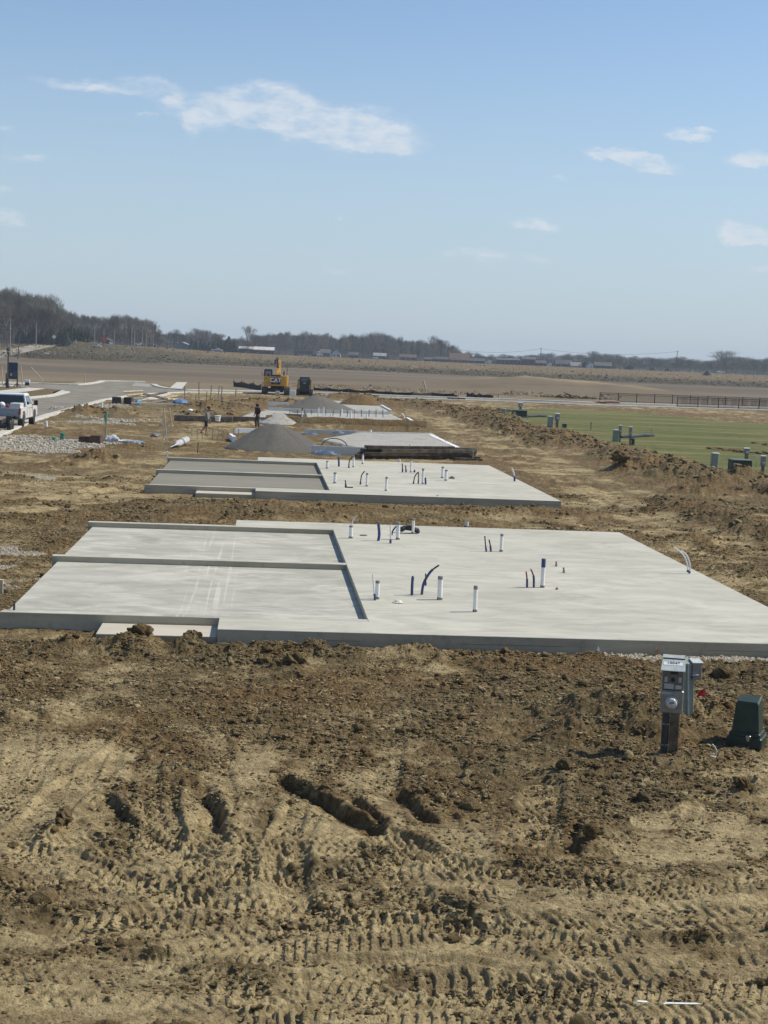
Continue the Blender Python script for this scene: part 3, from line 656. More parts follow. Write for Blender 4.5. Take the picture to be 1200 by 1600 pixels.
# ------------------------------------------------------------------ loose clods, stones and straw
def scatter(name, N, pick, size, sub, m, label, sq=(1, 1, .7), seed=1, rough=.35, sink=.25):
    rng = np.random.default_rng(seed)
    i = pick(rng, N); x = GR['x'][i]+rng.normal(0, .01, len(i)); y = GR['y'][i]+rng.normal(0, .01, len(i)); z = GR['z'][i]; r = size(rng, len(i), i)
    V, F = ICO[sub]; vs = []
    tmpl = []
    for t in range(14):
        k = 1+rough*2.2*(fbm(V[:, 0]*1.3+V[:, 2]+t*7.7, V[:, 1]*1.3-V[:, 2]*.8+t*3.1, t, 3)-.5)
        tmpl.append(V*k[:, None])
    tmpl = np.array(tmpl); tt = rng.integers(0, 14, len(i)); a = rng.uniform(0, 6.283, len(i)); b = rng.uniform(.6, 1.25, (len(i), 3))*np.array(sq)
    T = tmpl[tt]*b[:, None, :]*r[:, None, None]
    ca, sa = np.cos(a)[:, None], np.sin(a)[:, None]
    X = T[:, :, 0]*ca-T[:, :, 1]*sa+x[:, None]; Y = T[:, :, 0]*sa+T[:, :, 1]*ca+y[:, None]; Z = T[:, :, 2]+z[:, None]+(r*b[:, 2]*(1-2*sink))[:, None]*.6
    VV = np.stack([X, Y, Z], -1).reshape(-1, 3); FF = (F[None]+np.arange(len(i))[:, None, None]*len(V)).reshape(-1, 3)
    dry = np.repeat(rng.uniform(0, 1, len(i))**1.6*(.95 if N > 50000 else .55), len(V))
    o = np_mesh(name, VV, FF, m, {'dry': dry}, smooth=False); tag(o, label, None, None, 'stuff'); return o
_w = GR['loose']*(GR['zone'] == 0)*(GR['D'] < 60)*(GR['D'] > 10); _in = np.zeros_like(_w)
for S in (S1, S2): _w = np.where((GR['x'] > S['x0']-.08) & (GR['x'] < S['x1']+.08) & (GR['y'] > S['y0']-.08) & (GR['y'] < S['y1']+.08), 0, _w)
_pat = smooth(.48, .72, fbm(GR['x']*1.1, GR['y']*1.1, 55, 4)); _area = np.maximum(GR['D']*np.gradient(GR['rows']).repeat(GR['nc']), 0)
_u = np.tile(np.gradient(GR['us']), GR['nr']); _w = _w**1.5*(.06+_pat)*_area*_u*(np.abs(_u) < .01)
_cum = np.cumsum(_w/_w.sum())
def pick_l(rng, N): return np.minimum(np.searchsorted(_cum, rng.uniform(0, 1, N)), len(_cum)-1)
scatter('dirt_clods', 26000, pick_l, lambda g, n, i: np.exp(g.normal(-3.95, .42, n)), 1, M_DIRT, 'small broken clods of brown soil strewn over the rough ground', seed=3)
_f = (GR['zone'] == 0)*(GR['D'] < 44)*(GR['D'] > 10)*(np.abs(_u) < .01)*_area*_u*(.25+.75*GR['loose'])*(.12+smooth(.4, .66, fbm(GR['x']*2.3, GR['y']*2.3, 57, 4)))
for S in (S1, S2): _f = np.where((GR['x'] > S['x0']-.08) & (GR['x'] < S['x1']+.08) & (GR['y'] > S['y0']-.08) & (GR['y'] < S['y1']+.08), 0, _f)
_cf = np.cumsum(_f/_f.sum())
scatter('dirt_crumbs', 110000, lambda g, n: np.minimum(np.searchsorted(_cf, g.uniform(0, 1, n)), len(_cf)-1), lambda g, n, i: np.exp(g.normal(-4.35, .38, n)), 1, M_DIRT, 'flat flakes and crumbs of dry clay covering the tracked soil', sq=(1.35, 1, .5), seed=13, rough=.5, sink=.3)
scatter('soil_lumps', 1900, pick_l, lambda g, n, i: np.clip(np.exp(g.normal(-3.0, .32, n)), .03, .12), 2, M_DIRT, 'fist sized lumps of dark soil lying on the turned earth', seed=5, rough=.55)
_g = ((GR['zone'] == 6) & (np.abs(_u) < .01))*_area*_u; _cg = np.cumsum(_g/_g.sum())
M_STONE = gravel_mat('stones', (.32, .28, .21), (.60, .55, .45), (.42, .37, .29), 9)
scatter('crushed_stones', 5000, lambda g, n: np.minimum(np.searchsorted(_cg, g.uniform(0, 1, n)), len(_cg)-1), lambda g, n, i: np.exp(g.normal(-3.45, .35, n))*np.where(GR['D'][i] > 60, 1.6, .6), 1, M_STONE, 'pale angular stones lying on the crushed stone', seed=8)
_b = (GR['zone'] == 0)*(GR['D'] > 55)*(GR['D'] < 260)*(np.abs(_u) < .01)*_area*_u*np.clip((GR['z']-base_z(GR['x'], GR['y'])-.12)*2.5, 0, 1); _cb = np.cumsum(_b/_b.sum())
scatter('berm_clods', 3000, lambda g, n: np.minimum(np.searchsorted(_cb, g.uniform(0, 1, n)), len(_cb)-1), lambda g, n, i: np.clip(np.exp(g.normal(-2.6, .45, n)), .04, .24), 2, M_DIRT, 'dark broken clods heaped on the dirt banks', seed=9, rough=.6, sink=.35)
# named lumps that stand out
def lump(px, py, r, label, sq=(1, 1, .85), seed=3, dz=0.):
    o = MB().ico((0, 0, 0), r, 4, .45, seed, sq).build('soil_clod', M_DIRT, smooth=True); P = P0(px, py)
    md = o.data; at_ = md.attributes.new('dry', 'FLOAT', 'POINT'); at_.data.foreach_set('value', [.12]*len(md.vertices))
    V = np.empty(len(md.vertices)*3, np.float32); md.vertices.foreach_get('co', V); V = V.reshape(-1, 3); n = V/np.linalg.norm(V, axis=1)[:, None]
    k = .22*r*(clods(n[:, 0]*1.5+n[:, 2]*.9+seed, n[:, 1]*1.5-n[:, 2]*.8, .35, seed)-.4)+.1*r*(fbm(n[:, 0]*9, n[:, 1]*9+n[:, 2]*7, seed, 3)-.5)
    V = V+n*k[:, None]; md.vertices.foreach_set('co', V.ravel()); md.update()
    o.location = (P[0], P[1], P[2]+r*.45+dz); tag(o, label, 'clod')
lump(301, 1012, .155, 'big round clod perched on a dirt heap before the sunken porch slab', (1, .9, 1.0), 3, .03)
lump(218, 1014, .13, 'broad clod crowning the dirt heap against the porch slab front', (1.5, 1, .8), 5)
lump(460, 1048, .13, 'dark pitted clod near the near pad, under its garage corner', (1.3, 1, .8), 8)
lump(922, 1325, .085, 'dark crumbly clod alone on smooth clay below the meter post', (1, .9, .9), 11)
lump(880, 1218, .09, 'rounded brown clod beside the big rough dirt heap', (1, 1, .8), 12)
lump(1158, 1242, .085, 'small round clod below the green transformer', (1, 1, .8), 14)
lump(1128, 1060, .13, 'grey clod close to the near pad, between meter post and pad corner', (1.2, 1, .8), 15)
lump(100, 1295, .1, 'ragged clod beside the scraped patch with wide stripes', (.8, 1.2, .8), 19)
lump(968, 738, .34, 'large grey boulder like clod beside the haul track', (1.3, 1, .8), 16)

# straw and bits
def straw():
    rng = np.random.default_rng(4); i = pick_l(rng, 2600); vs = []; fs = []
    a = rng.uniform(0, 3.14, len(i)); L = rng.uniform(.02, .09, len(i)); z = GR['z'][i]+rng.uniform(.004, .03, len(i)); w = .0022
    for k in range(len(i)):
        x, y = GR['x'][i[k]], GR['y'][i[k]]; dx, dy = math.cos(a[k])*L[k]/2, math.sin(a[k])*L[k]/2; nx, ny = -math.sin(a[k])*w, math.cos(a[k])*w; t = random.uniform(-.02, .02); b = len(vs)
        vs += [(x-dx-nx, y-dy-ny, z[k]-t), (x-dx+nx, y-dy+ny, z[k]-t), (x+dx+nx, y+dy+ny, z[k]+t), (x+dx-nx, y+dy-ny, z[k]+t), (x-dx, y-dy, z[k]-t+w*2), (x+dx, y+dy, z[k]+t+w*2)]
        fs += [(b, b+1, b+2, b+3), (b, b+3, b+5, b+4), (b+1, b+4, b+5, b+2)]
    o = MB(); o.v = vs; o.f = fs; o = o.build('straw_litter', mat('straw', (.55, .47, .28), .8)); tag(o, 'short bits of dry straw scattered over the soil', kind='stuff')
straw()

# ------------------------------------------------------------------ concrete
def concrete(name, c0, c1, c2, streak=.5, bumpd=.003, scr=0.):
    m, nt, b = new_mat(name); g = G(nt); P = g.coord()
    a = g.noise(g.map(P, (.55, 1, 1)), .8, 7, .66, 1.6); c = g.mix(g.ramp(a, .3, .7), c0, c1)
    s = g.noise(g.map(P, (.5, 1, 1), loc=(3, 7, 0), rot=(0, 0, .12)), 1.2, 7, .72, 1.2); c = g.mix(g.math('MULTIPLY', g.ramp(s, .46, .66), streak), c, c2)
    s2 = g.noise(g.map(P, (.5, .5, 1), loc=(5, 1, 0), rot=(0, 0, .4)), 1.2, 5, .7, 1.5); c = g.mix(g.math('MULTIPLY', g.ramp(s2, .52, .75), streak*.7), c, c0)
    c = g.mix(g.ramp(g.noise(P, .33, 5, .6, 1.), .42, .62, 0, .35), c, g.mix(1., c, (.82, .83, .84), 'MULTIPLY'))
    f = g.noise(P, 60, 3, .6); c = g.mix(g.ramp(f, .35, .65, 0, .10), c, (.2, .19, .17))
    if scr:
        t = g.noise(g.map(P, (4.2, .05, .01), rot=(0, 0, .09)), 3.0, 1, .4); sp = nt.nodes.new('ShaderNodeSeparateXYZ'); nt.links.new(P, sp.inputs[0])
        band = g.math('MULTIPLY', g.ramp(sp.outputs[0], -1.75, -1.45), g.ramp(sp.outputs[0], -.35, -.7)); band = g.math('MULTIPLY', band, g.ramp(g.noise(P, .35, 3), .35, .6))
        c = g.mix(g.math('MULTIPLY', g.math('MULTIPLY', g.ramp(t, .57, .66), band), scr), c, (.74, .74, .70))
    nt.links.new(c, b.inputs['Base Color']); b.inputs['Roughness'].default_value = .8; b.inputs['Specular IOR Level'].default_value = .35
    nt.links.new(g.bump(g.math('ADD', f, g.math('MULTIPLY', s, 2.)), .5, bumpd), b.inputs['Normal']); return m
M_CONC = concrete('pad_concrete', (.44, .425, .352), (.555, .535, .45), (.365, .35, .285), .7)
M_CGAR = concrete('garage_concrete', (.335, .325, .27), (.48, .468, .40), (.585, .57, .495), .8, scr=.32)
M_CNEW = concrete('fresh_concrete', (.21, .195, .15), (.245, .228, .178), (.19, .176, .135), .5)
M_CPORCH = concrete('porch_concrete', (.50, .45, .36), (.555, .51, .42), (.45, .41, .34), .5)
def side_mat():
    m, nt, b = new_mat('formed_concrete'); g = G(nt); P = g.coord()
    c = g.mix(g.ramp(g.noise(g.map(P, (.3, .3, 3)), 1.5, 6, .65), .35, .7), (.34, .30, .215), (.43, .385, .29))
    c = g.mix(g.ramp(g.noise(P, 5, 5, .7), .5, .75, 0, .5), c, (.20, .175, .13))
    sp = nt.nodes.new('ShaderNodeSeparateXYZ'); nt.links.new(P, sp.inputs[0])
    ln = g.math('MULTIPLY', g.ramp(sp.outputs[2], .140, .146), g.ramp(sp.outputs[2], .156, .150)); ln = g.math('MULTIPLY', ln, g.ramp(g.noise(g.map(P, (.5, .5, .5)), 1.1, 2), .5, .56))
    c = g.mix(g.math('MULTIPLY', ln, .8), c, (.09, .085, .07))
    nt.links.new(c, b.inputs['Base Color']); b.inputs['Roughness'].default_value = .85; nt.links.new(g.bump(g.noise(P, 25, 4), .6, .004), b.inputs['Normal']); return m
M_CSIDE = side_mat()

def foundation(S, floor_mat, wx, wy1, wm, wy2, wyend, label, top_mat, side='near'):
    "duplex slab: living area, two sunken garage floors, stem walls, two sunken porch slabs"
    x0, x1, y0, y1 = S['x0'], S['x1'], S['y0'], S['y1']; T = .30; FL = .165; xp = x0+3.88; gy0 = wy1; 
    root = empty('house_slab', (x0, y0, 0), label, 'concrete slab'); L = lambda x, y: (x-x0, y-y0)
    def part(name, poly, za, zb, m, parent=root):
        # side faces carry the formed-concrete look, top face the trowelled one
        poly = [L(*p) for p in poly]; a = sum(poly[i][0]*poly[(i+1) % len(poly)][1]-poly[(i+1) % len(poly)][0]*poly[i][1] for i in range(len(poly)))
        if a < 0: poly = poly[::-1]
        # small chamfer on the top arris
        n = len(poly); ins = []
        for i in range(n):
            p, q, r = Vector(poly[i-1]), Vector(poly[i]), Vector(poly[(i+1) % n]); e1 = (q-p).normalized(); e2 = (r-q).normalized(); n1 = Vector((-e1.y, e1.x)); n2 = Vector((-e2.y, e2.x))
            ins.append(q+(n1+n2)*.008)
        mb = MB(); vs = [(x, y, za) for x, y in poly]+[(x, y, zb-.008) for x, y in poly]+[(p.x, p.y, zb) for p in ins]
        fs = [tuple(range(n-1, -1, -1)), tuple(range(2*n, 3*n))]+[(i, (i+1) % n, n+(i+1) % n, n+i) for i in range(n)]+[(n+i, n+(i+1) % n, 2*n+(i+1) % n, 2*n+i) for i in range(n)]
        mb.add(vs, fs); o = mb.build(name, m, parent); o.data.materials.append(M_CSIDE)
        for pi, p in enumerate(o.data.polygons):
            if 2 <= pi < 2+n: p.material_index = 1
        return o
    w = .26
    part('living_floor', [(xp, y0), (x1, y0), (x1, y1), (xp, y1), (xp, wy2+w), (wx, wy2+w), (wx, wy1), (xp, wy1)], -.12, T, top_mat)
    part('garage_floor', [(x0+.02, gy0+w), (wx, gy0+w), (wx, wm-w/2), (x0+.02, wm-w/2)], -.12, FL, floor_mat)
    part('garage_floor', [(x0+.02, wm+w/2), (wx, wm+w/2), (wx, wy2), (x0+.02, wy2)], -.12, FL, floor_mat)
    part('stem_wall', [(x0, gy0), (wx, gy0), (wx, gy0+w), (x0+.06, gy0+w)] if side == 'near' else [(x0, gy0), (wx, gy0), (wx, gy0+w), (x0+.3, gy0+w)], -.12, T-.002, M_CGAR if side == 'near' else top_mat)
    part('stem_wall', [(x0-.1, wm-w/2), (wx, wm-w/2), (wx, wm+w/2), (x0-.1, wm+w/2)], -.12, T-.002, top_mat)
    part('stem_wall', [(x0-.1, wy2), (wx, wy2), (wx, wy2+w), (x0-.1, wy2+w)], -.12, T-.002, top_mat)
    part('porch_slab', [(xp-2.06, y0+.07), (xp-.01, y0+.07), (xp-.01, gy0-.005), (xp-2.06, gy0-.005)], -.12, .15, M_CPORCH)
    part('porch_slab', [(xp-2.06, wy2+w+.005), (xp-.01, wy2+w+.005), (xp-.01, y1-.07), (xp-2.06, y1-.07)], -.12, .15, M_CPORCH)
    return root
foundation(S1, M_CGAR, 2.0, 27.22, 34.95, 41.85, 42.1, 'large pale house slab with sunken garage floors, across the whole picture', M_CONC)
foundation(S2, M_CNEW, 2.42, 54.15, 61.35, 68.4, 68.7, 'second house slab with darker fresh garage floors, beyond the large pale one', M_CONC, 'far')

# ------------------------------------------------------------------ pipes standing in the slabs
M_PVC = mat('white_pvc', (.80, .80, .77), .35, .05, 6); M_TAPE = mat('grey_tape', (.24, .23, .21), .55, .2, 30); M_BLUE = mat('blue_sleeve', (.035, .065, .20), .45, .3, 40); M_DARK = mat('dark_tube', (.03, .032, .04), .45, .2, 20)
M_PEX = mat('white_pex', (.74, .73, .70), .4, .06, 20); M_RED = mat('red_tube', (.28, .05, .04), .45, .2, 20); M_BRASS = mat('dull_stub', (.22, .19, .14), .5, .3, 20)
T_ = .30
def hgt(bx, by, ty, z):
    "metres of a vertical thing whose foot is at (bx,by) on height z and whose top shows at ty"
    P = at(bx, by, z); lo, hi = 0., 30.
    for _ in range(40):
        m_ = (lo+hi)/2; q = proj(P[0], P[1], z+m_)[1]
        if q > ty: lo = m_
        else: hi = m_
    return P, lo
def drain(bx, by, ty, wpx, label, z=T_, cap='grey', cat='pipe', lean=0, P=None, name='drain_pipe'):
    P, h = hgt(bx, by, ty, z) 
    D = P@FH; r = wpx/2*D/FPX; e = empty(name, P, label, cat); e.rotation_euler = (random.uniform(-.02, .02), lean+random.uniform(-.015, .015), 0)
    hc = h*.14 if cap == 'grey' else (h*.30 if cap == 'blue' else 0)
    MB().tube([(0, 0, -.05), (0, 0, h-hc)], r, 14).build('pipe_body', M_PVC, e, smooth=True)
    if hc: MB().tube([(0, 0, h-hc), (0, 0, h-.006), (0, 0, h)], [r*1.04, r*1.04, r*.9], 14).build('end_wrap', M_TAPE if cap == 'grey' else M_BLUE, e, smooth=True)
    else: MB().tube([(0, 0, h), (0, 0, h+.004)], r*.8, 14).build('end_opening', M_DARK, e)
    MB().tube([(0, 0, -.05), (0, 0, .045), (0, 0, .05)], [r*1.12, r*1.12, r*1.0], 14).build('foot_wrap', M_TAPE, e, smooth=True)
    return e
def stub(pts, wpx, label, z=T_, sleeve=.6, m=M_DARK, ms=M_BLUE, tipc=None, name='supply_tube', cat='tube'):
    "bendy supply tube through survey px points; all points lie in the vertical plane facing the viewer through the foot"
    P = at(*pts[0], z); D = P@FH; r = wpx/2*D/FPX; loc = [Vector(atD(px, py, D)-P) for px, py in pts]
    # resample as a smooth curve
    if len(loc) == 2: loc = [loc[0], (loc[0]+loc[1])/2+Vector((.004, 0, 0)), loc[1]]
    out = []
    for i in range(len(loc)-1):
        p0 = loc[max(i-1, 0)]; p1 = loc[i]; p2 = loc[i+1]; p3 = loc[min(i+2, len(loc)-1)]
        for k in range(6):
            t = k/6; out.append(.5*((2*p1)+(p2-p0)*t+(2*p0-5*p1+4*p2-p3)*t*t+(3*p1-p0-3*p2+p3)*t**3))
    out.append(loc[-1]); out[0] = out[0]+Vector((0, 0, -.04)); n = max(2, int(len(out)*sleeve))
    e = empty(name, P, label, cat)
    if sleeve > 0: MB().tube(out[:n], r*1.5, 8).build('sleeve', ms, e, smooth=True)
    if sleeve < 1: MB().tube(out[max(n-2, 0):], r, 8).build('tube_end', m, e, smooth=True)
    if tipc: MB().tube([out[-2], out[-1], out[-1]+(out[-1]-out[-2])*.1], [r*1.5, r*1.5, r*1.2], 8).build('crimp_cap', tipc, e)
    return e
drain(589, 936, 907, 7, 'white pipe with grey taped top next to the garage wall corner')
drain(687, 937, 900, 8, 'thick white pipe with grey taped top, nearest the bent blue sleeve')
drain(742, 956, 915, 6.5, 'white pipe with grey taped top standing alone near the front edge of the big slab')
drain(847.5, 918, 873, 6.5, 'tallest white pipe, its upper third wrapped in blue', cap='blue')
drain(783, 862, 834, 5, 'slim white pipe beside two thin dark tubes toward the back of the big slab')
drain(548, 841, 821, 6, 'short white pipe with a white tube behind it near the garage back wall')
drain(621.5, 843, 816, 6, 'white pipe with a dark tube arched over to it')
drain(645, 834, 810, 4.5, 'white pipe standing against the black pipe bundle')
drain(729, 824, 815, 6, 'short white pipe in the dirt just behind the big slab', z=.02, cap=None)
stub([(586, 938), (584, 915), (582.5, 897)], 2.4, 'thin white tube in a blue sleeve against a taped pipe', sleeve=.35, m=M_PEX)
stub([(643.5, 930), (644, 915), (645, 900)], 3.0, 'straight blue sleeve standing left of the bent one', sleeve=.96)
stub([(659, 929), (661, 915), (665, 905), (674, 892), (686, 883)], 2.8, 'blue sleeve bending over toward the thick white pipe', sleeve=.8, m=M_DARK)
stub([(665, 912), (665, 896)], 2.2, 'short dark tube tied to the bent blue sleeve', sleeve=.3, z=.55)
stub([(591, 845), (592.5, 836), (592, 825), (591, 817)], 3.0, 'wavy blue sleeve midway between two white pipes at the back', sleeve=.9)
stub([(610, 849), (610.5, 838), (610, 820)], 2.4, 'white tube rising from a blue sleeve near the arched tube', sleeve=.4, m=M_PEX)
stub([(612, 836), (614, 829), (619, 823), (625, 820)], 2.4, 'dark tube arching to a white pipe', sleeve=.1)
stub([(546, 836), (549, 822), (552, 812), (558, 805)], 1.6, 'thin white tube curving up behind a short white pipe', sleeve=.0, m=M_PEX, z=.3)
stub([(760, 862), (758.5, 850), (757.5, 838)], 2.0, 'thin dark tube leaning, taller of the pair by a slim white pipe', sleeve=.45, tipc=M_BRASS)
stub([(767, 862), (766, 852), (764, 843)], 2.2, 'thin dark tube, shorter of the pair by a slim white pipe', sleeve=.5)
stub([(823.5, 918), (823.5, 905), (822, 893)], 2.4, 'red tipped tube in a blue sleeve, outer of the pair by the blue wrapped pipe', sleeve=.55, m=M_RED)
stub([(834, 918), (834, 903), (832, 895), (829, 889)], 2.4, 'bent red tipped tube in a blue sleeve, next to the blue wrapped pipe', sleeve=.5, m=M_RED)
stub([(869, 885), (869, 877.5)], 2.6, 'short capped stub toward the middle of the slab, upper of two', sleeve=.5, m=M_BRASS, ms=M_TAPE, tipc=M_BRASS)
stub([(881, 895), (880.5, 887)], 2.6, 'short capped stub toward the middle of the slab, lower of two', sleeve=.5, m=M_BRASS, ms=M_TAPE, tipc=M_BRASS)
stub([(870, 921), (870, 918)], 3.4, 'low drain stub almost flush with the slab by the blue wrapped pipe', sleeve=.5, m=M_BRASS, ms=M_TAPE)
stub([(1075, 894), (1073.5, 880), (1067, 866), (1053, 855)], 2.4, 'white tube leaning over the slab edge, outer of two in a blue sleeve', sleeve=.2, m=M_PEX)
stub([(1077, 896), (1078, 882), (1073, 868), (1064, 860)], 2.4, 'white tube leaning over the slab edge, inner of two in a blue sleeve', sleeve=.2, m=M_PEX)
# second slab
for a in ((511, 732, 720, 4, 'stubby white pipe near the garage back corner of the second slab'), (552, 730, 713, 3, 'slim white pipe joined by an arched dark tube on the second slab'), (566.5, 725, 709, 3, 'slim white pipe at the back edge of the second slab by the foam board'), (523, 755, 738, 4.6, 'white pipe beside the dark garage floor of the second slab'),
          (573, 760, 739, 3.6, 'slim white pipe next to an arched tube in the middle of the second slab'), (603, 767, 745, 3.8, 'slim white pipe close to the front edge of the second slab'), (642, 738, 717, 3, 'slim white pipe next to two dark tubes at the back of the second slab'), (660.5, 756, 732, 3.6, 'tall slim white pipe between bent tubes on the second slab'),
          (691, 747, 729, 4, 'white pipe with a shorter twin in front of it on the second slab'), (696.5, 751, 734, 4.2, 'shorter white pipe in front of its twin on the second slab')):
    drain(a[0], a[1], a[2], a[3], a[4])
drain(684, 786, 774, 6, 'white pipe stub in the dirt against the front face of the second slab', z=.05, cap=None); drain(623.5, 723, 718, 4.5, 'short white pipe at the back edge of the second slab', z=.25, cap=None)
for pts, w, lab, k in (([(529.5, 729), (529, 714)], 2, 'thin blue sleeve alone between garage wall and white pipes on the second slab', .9), ([(545, 731), (546, 720), (551, 713)], 1.8, 'dark tube arching against a slim white pipe on the second slab', .3), ([(563, 757), (565, 743), (570, 736)], 1.8, 'dark tube arching over in the middle of the second slab', .3), ([(541, 762), (540, 755), (539.5, 750)], 1.8, 'small dark tube by the garage floor of the second slab', .5),
                      ([(629, 738), (628.5, 724)], 1.8, 'thin dark tube, taller of a pair at the back of the second slab', .5), ([(634.5, 738), (633.5, 727)], 1.8, 'thin dark tube, shorter of a pair at the back of the second slab', .5), ([(646, 756), (648, 745), (653, 738)], 1.8, 'dark tube leaning toward a tall slim pipe on the second slab', .3), ([(653.5, 756), (654, 737)], 1.6, 'thin dark tube upright beside a tall slim pipe', .4),
                      ([(665, 757), (664.5, 746)], 2, 'short blue sleeve at the foot of a tall slim pipe', .9), ([(647.5, 738), (647.5, 734)], 2.4, 'tiny capped stub at the back of the second slab', .5), ([(804, 752), (803.5, 742), (800, 731)], 2.2, 'white tube in a blue sleeve at the outer edge of the second slab', .5)):
    stub(pts, w, lab, sleeve=k, m=M_PEX if 'white tube' in lab else M_DARK)
P = at(706, 748, T_); o = MB().box((0, 0, .03), (.22, .12, .07), bev=.01).box((0, 0, .08), (.08, .1, .05)).build('floor_box', M_BRASS, loc=P); tag(o, 'small low box fitting on the second slab beyond the twin pipes', 'fitting')
P = at(541, 762, T_); o = MB().box((.1, 0, .02), (.3, .05, .04), bev=.01).box((-.03, 0, .06), (.05, .05, .12)).build('pipe_bracket', M_DARK, loc=P); tag(o, 'small dark bracket lying by the second slab garage floor', 'bracket')
# rag / closet flange
P = at(622, 942, T_); o = MB().lathe([(.09, 0), (.11, .012), (.075, .03), (.05, .055), (.03, .05), (0.005, .045)], 18).build('toilet_flange', mat('flange_white', (.66, .64, .56), .5, .2, 30), loc=P, smooth=True); tag(o, 'crumpled pale flange cover lying by the thick white pipe', 'flange')
P = at(568, 837, T_); o = MB().lathe([(.1, 0), (.1, .02), (.05, .03), (0.005, .03)], 14).build('floor_drain', M_BRASS, loc=P); tag(o, 'low round drain cover near the garage back wall of the big slab', 'drain')
# black pipe bundle at the back of the slab
def bundle():
    P = at(637, 833, T_); e = empty('hose_bundle', P, 'black flexible hose bundle lying at the back edge of the big slab', 'hose')
    for k in range(6):
        a = random.uniform(-.1, .1); pts = [(-.32+.04*k, .1*math.sin(k), .05+.03*(k % 3)), (-.1, .02*k, .13+.02*(k % 2)), (.1, a, .10+.015*k), (.30, .05*k-.1, .05+.02*(k % 3))]
        MB().tube(pts, .045, 8).build('hose_loop', M_DARK, e, smooth=True)
bundle()
# wood stake at the pad corner, rebar
def post(px, py, ty, wpx, name, m, label, cat, z=None, lean=0., leany=0., group=None, flag=None):
    z = gz(*at(px, py)[:2]) if z is None else z; P, h = hgt(px, py, ty, z); w = wpx*(P@FH)/FPX
    if flag is None:
        o = MB().add([(-w/2, -w/2, -.15), (w/2, -w/2, -.15), (w/2, w/2, -.15), (-w/2, w/2, -.15), (-w/2, -w/2, h-.01), (w/2, -w/2, h-.01), (w/2, w/2, h), (-w/2, w/2, h)], [(3, 2, 1, 0), (4, 5, 6, 7), (0, 1, 5, 4), (1, 2, 6, 5), (2, 3, 7, 6), (3, 0, 4, 7)]).build(name, m); o.location = P; o.rotation_euler = (leany, lean, 0)
        return tag(o, label, cat, group)
M_STAKE = mat('stake_wood', (.50, .42, .28), .8, .15, 6); M_OLDW = mat('old_wood', (.20, .16, .115), .85, .25, 5)
post(22, 953, 943, 3, 'form_pin', M_DARK, 'short rusty form pin on the front corner of the near garage floor', 'pin', z=.3)
post(2, 927, 905, 5, 'wood_stake', M_STAKE, 'wood stake cut off by the picture edge beside the near garage', 'stake')

# ------------------------------------------------------------------ near utility posts
M_GALV = mat('grey_enamel', (.25, .245, .225), .45, .08, 20, .3); M_GALVD = mat('dark_grey_panel', (.13, .125, .105), .5, .1, 25); M_LBL = mat('worn_label', (.42, .42, .38), .6, .12, 40)
M_LID = mat('pale_lid', (.50, .54, .52), .35, .08, 12); M_PEDG = mat('pedestal_green', (.25, .29, .235), .5, .08, 12); M_TRANS = mat('dark_green_enamel', (.020, .038, .025), .5, .15, 6); M_BLACK = mat('black_rubber', (.015, .015, .016), .6, .2, 20)
M_STEEL = mat('steel', (.45, .45, .44), .35, .1, 20, .8); M_WHITE = mat('white_paint', (.78, .78, .76), .4, .05, 6)
def text_mesh(body, size, depth, m, name='lettering', parent=None, loc=(0, 0, 0), rot=(0, 0, 0), bold=0.0, spacing=1.):
    cu = bpy.data.curves.new(name, 'FONT'); cu.body = body; cu.size = size; cu.extrude = depth; cu.align_x = 'CENTER'; cu.align_y = 'CENTER'; cu.offset = bold; cu.space_character = spacing
    t = bpy.data.objects.new(name, cu); COL.objects.link(t); dg = bpy.context.evaluated_depsgraph_get(); me = bpy.data.meshes.new_from_object(t.evaluated_get(dg)); bpy.data.objects.remove(t)
    o = bpy.data.objects.new(name, me); COL.objects.link(o); me.materials.clear(); me.materials.append(m); o.location = loc; o.rotation_euler = rot
    if parent: o.parent = parent
    return o
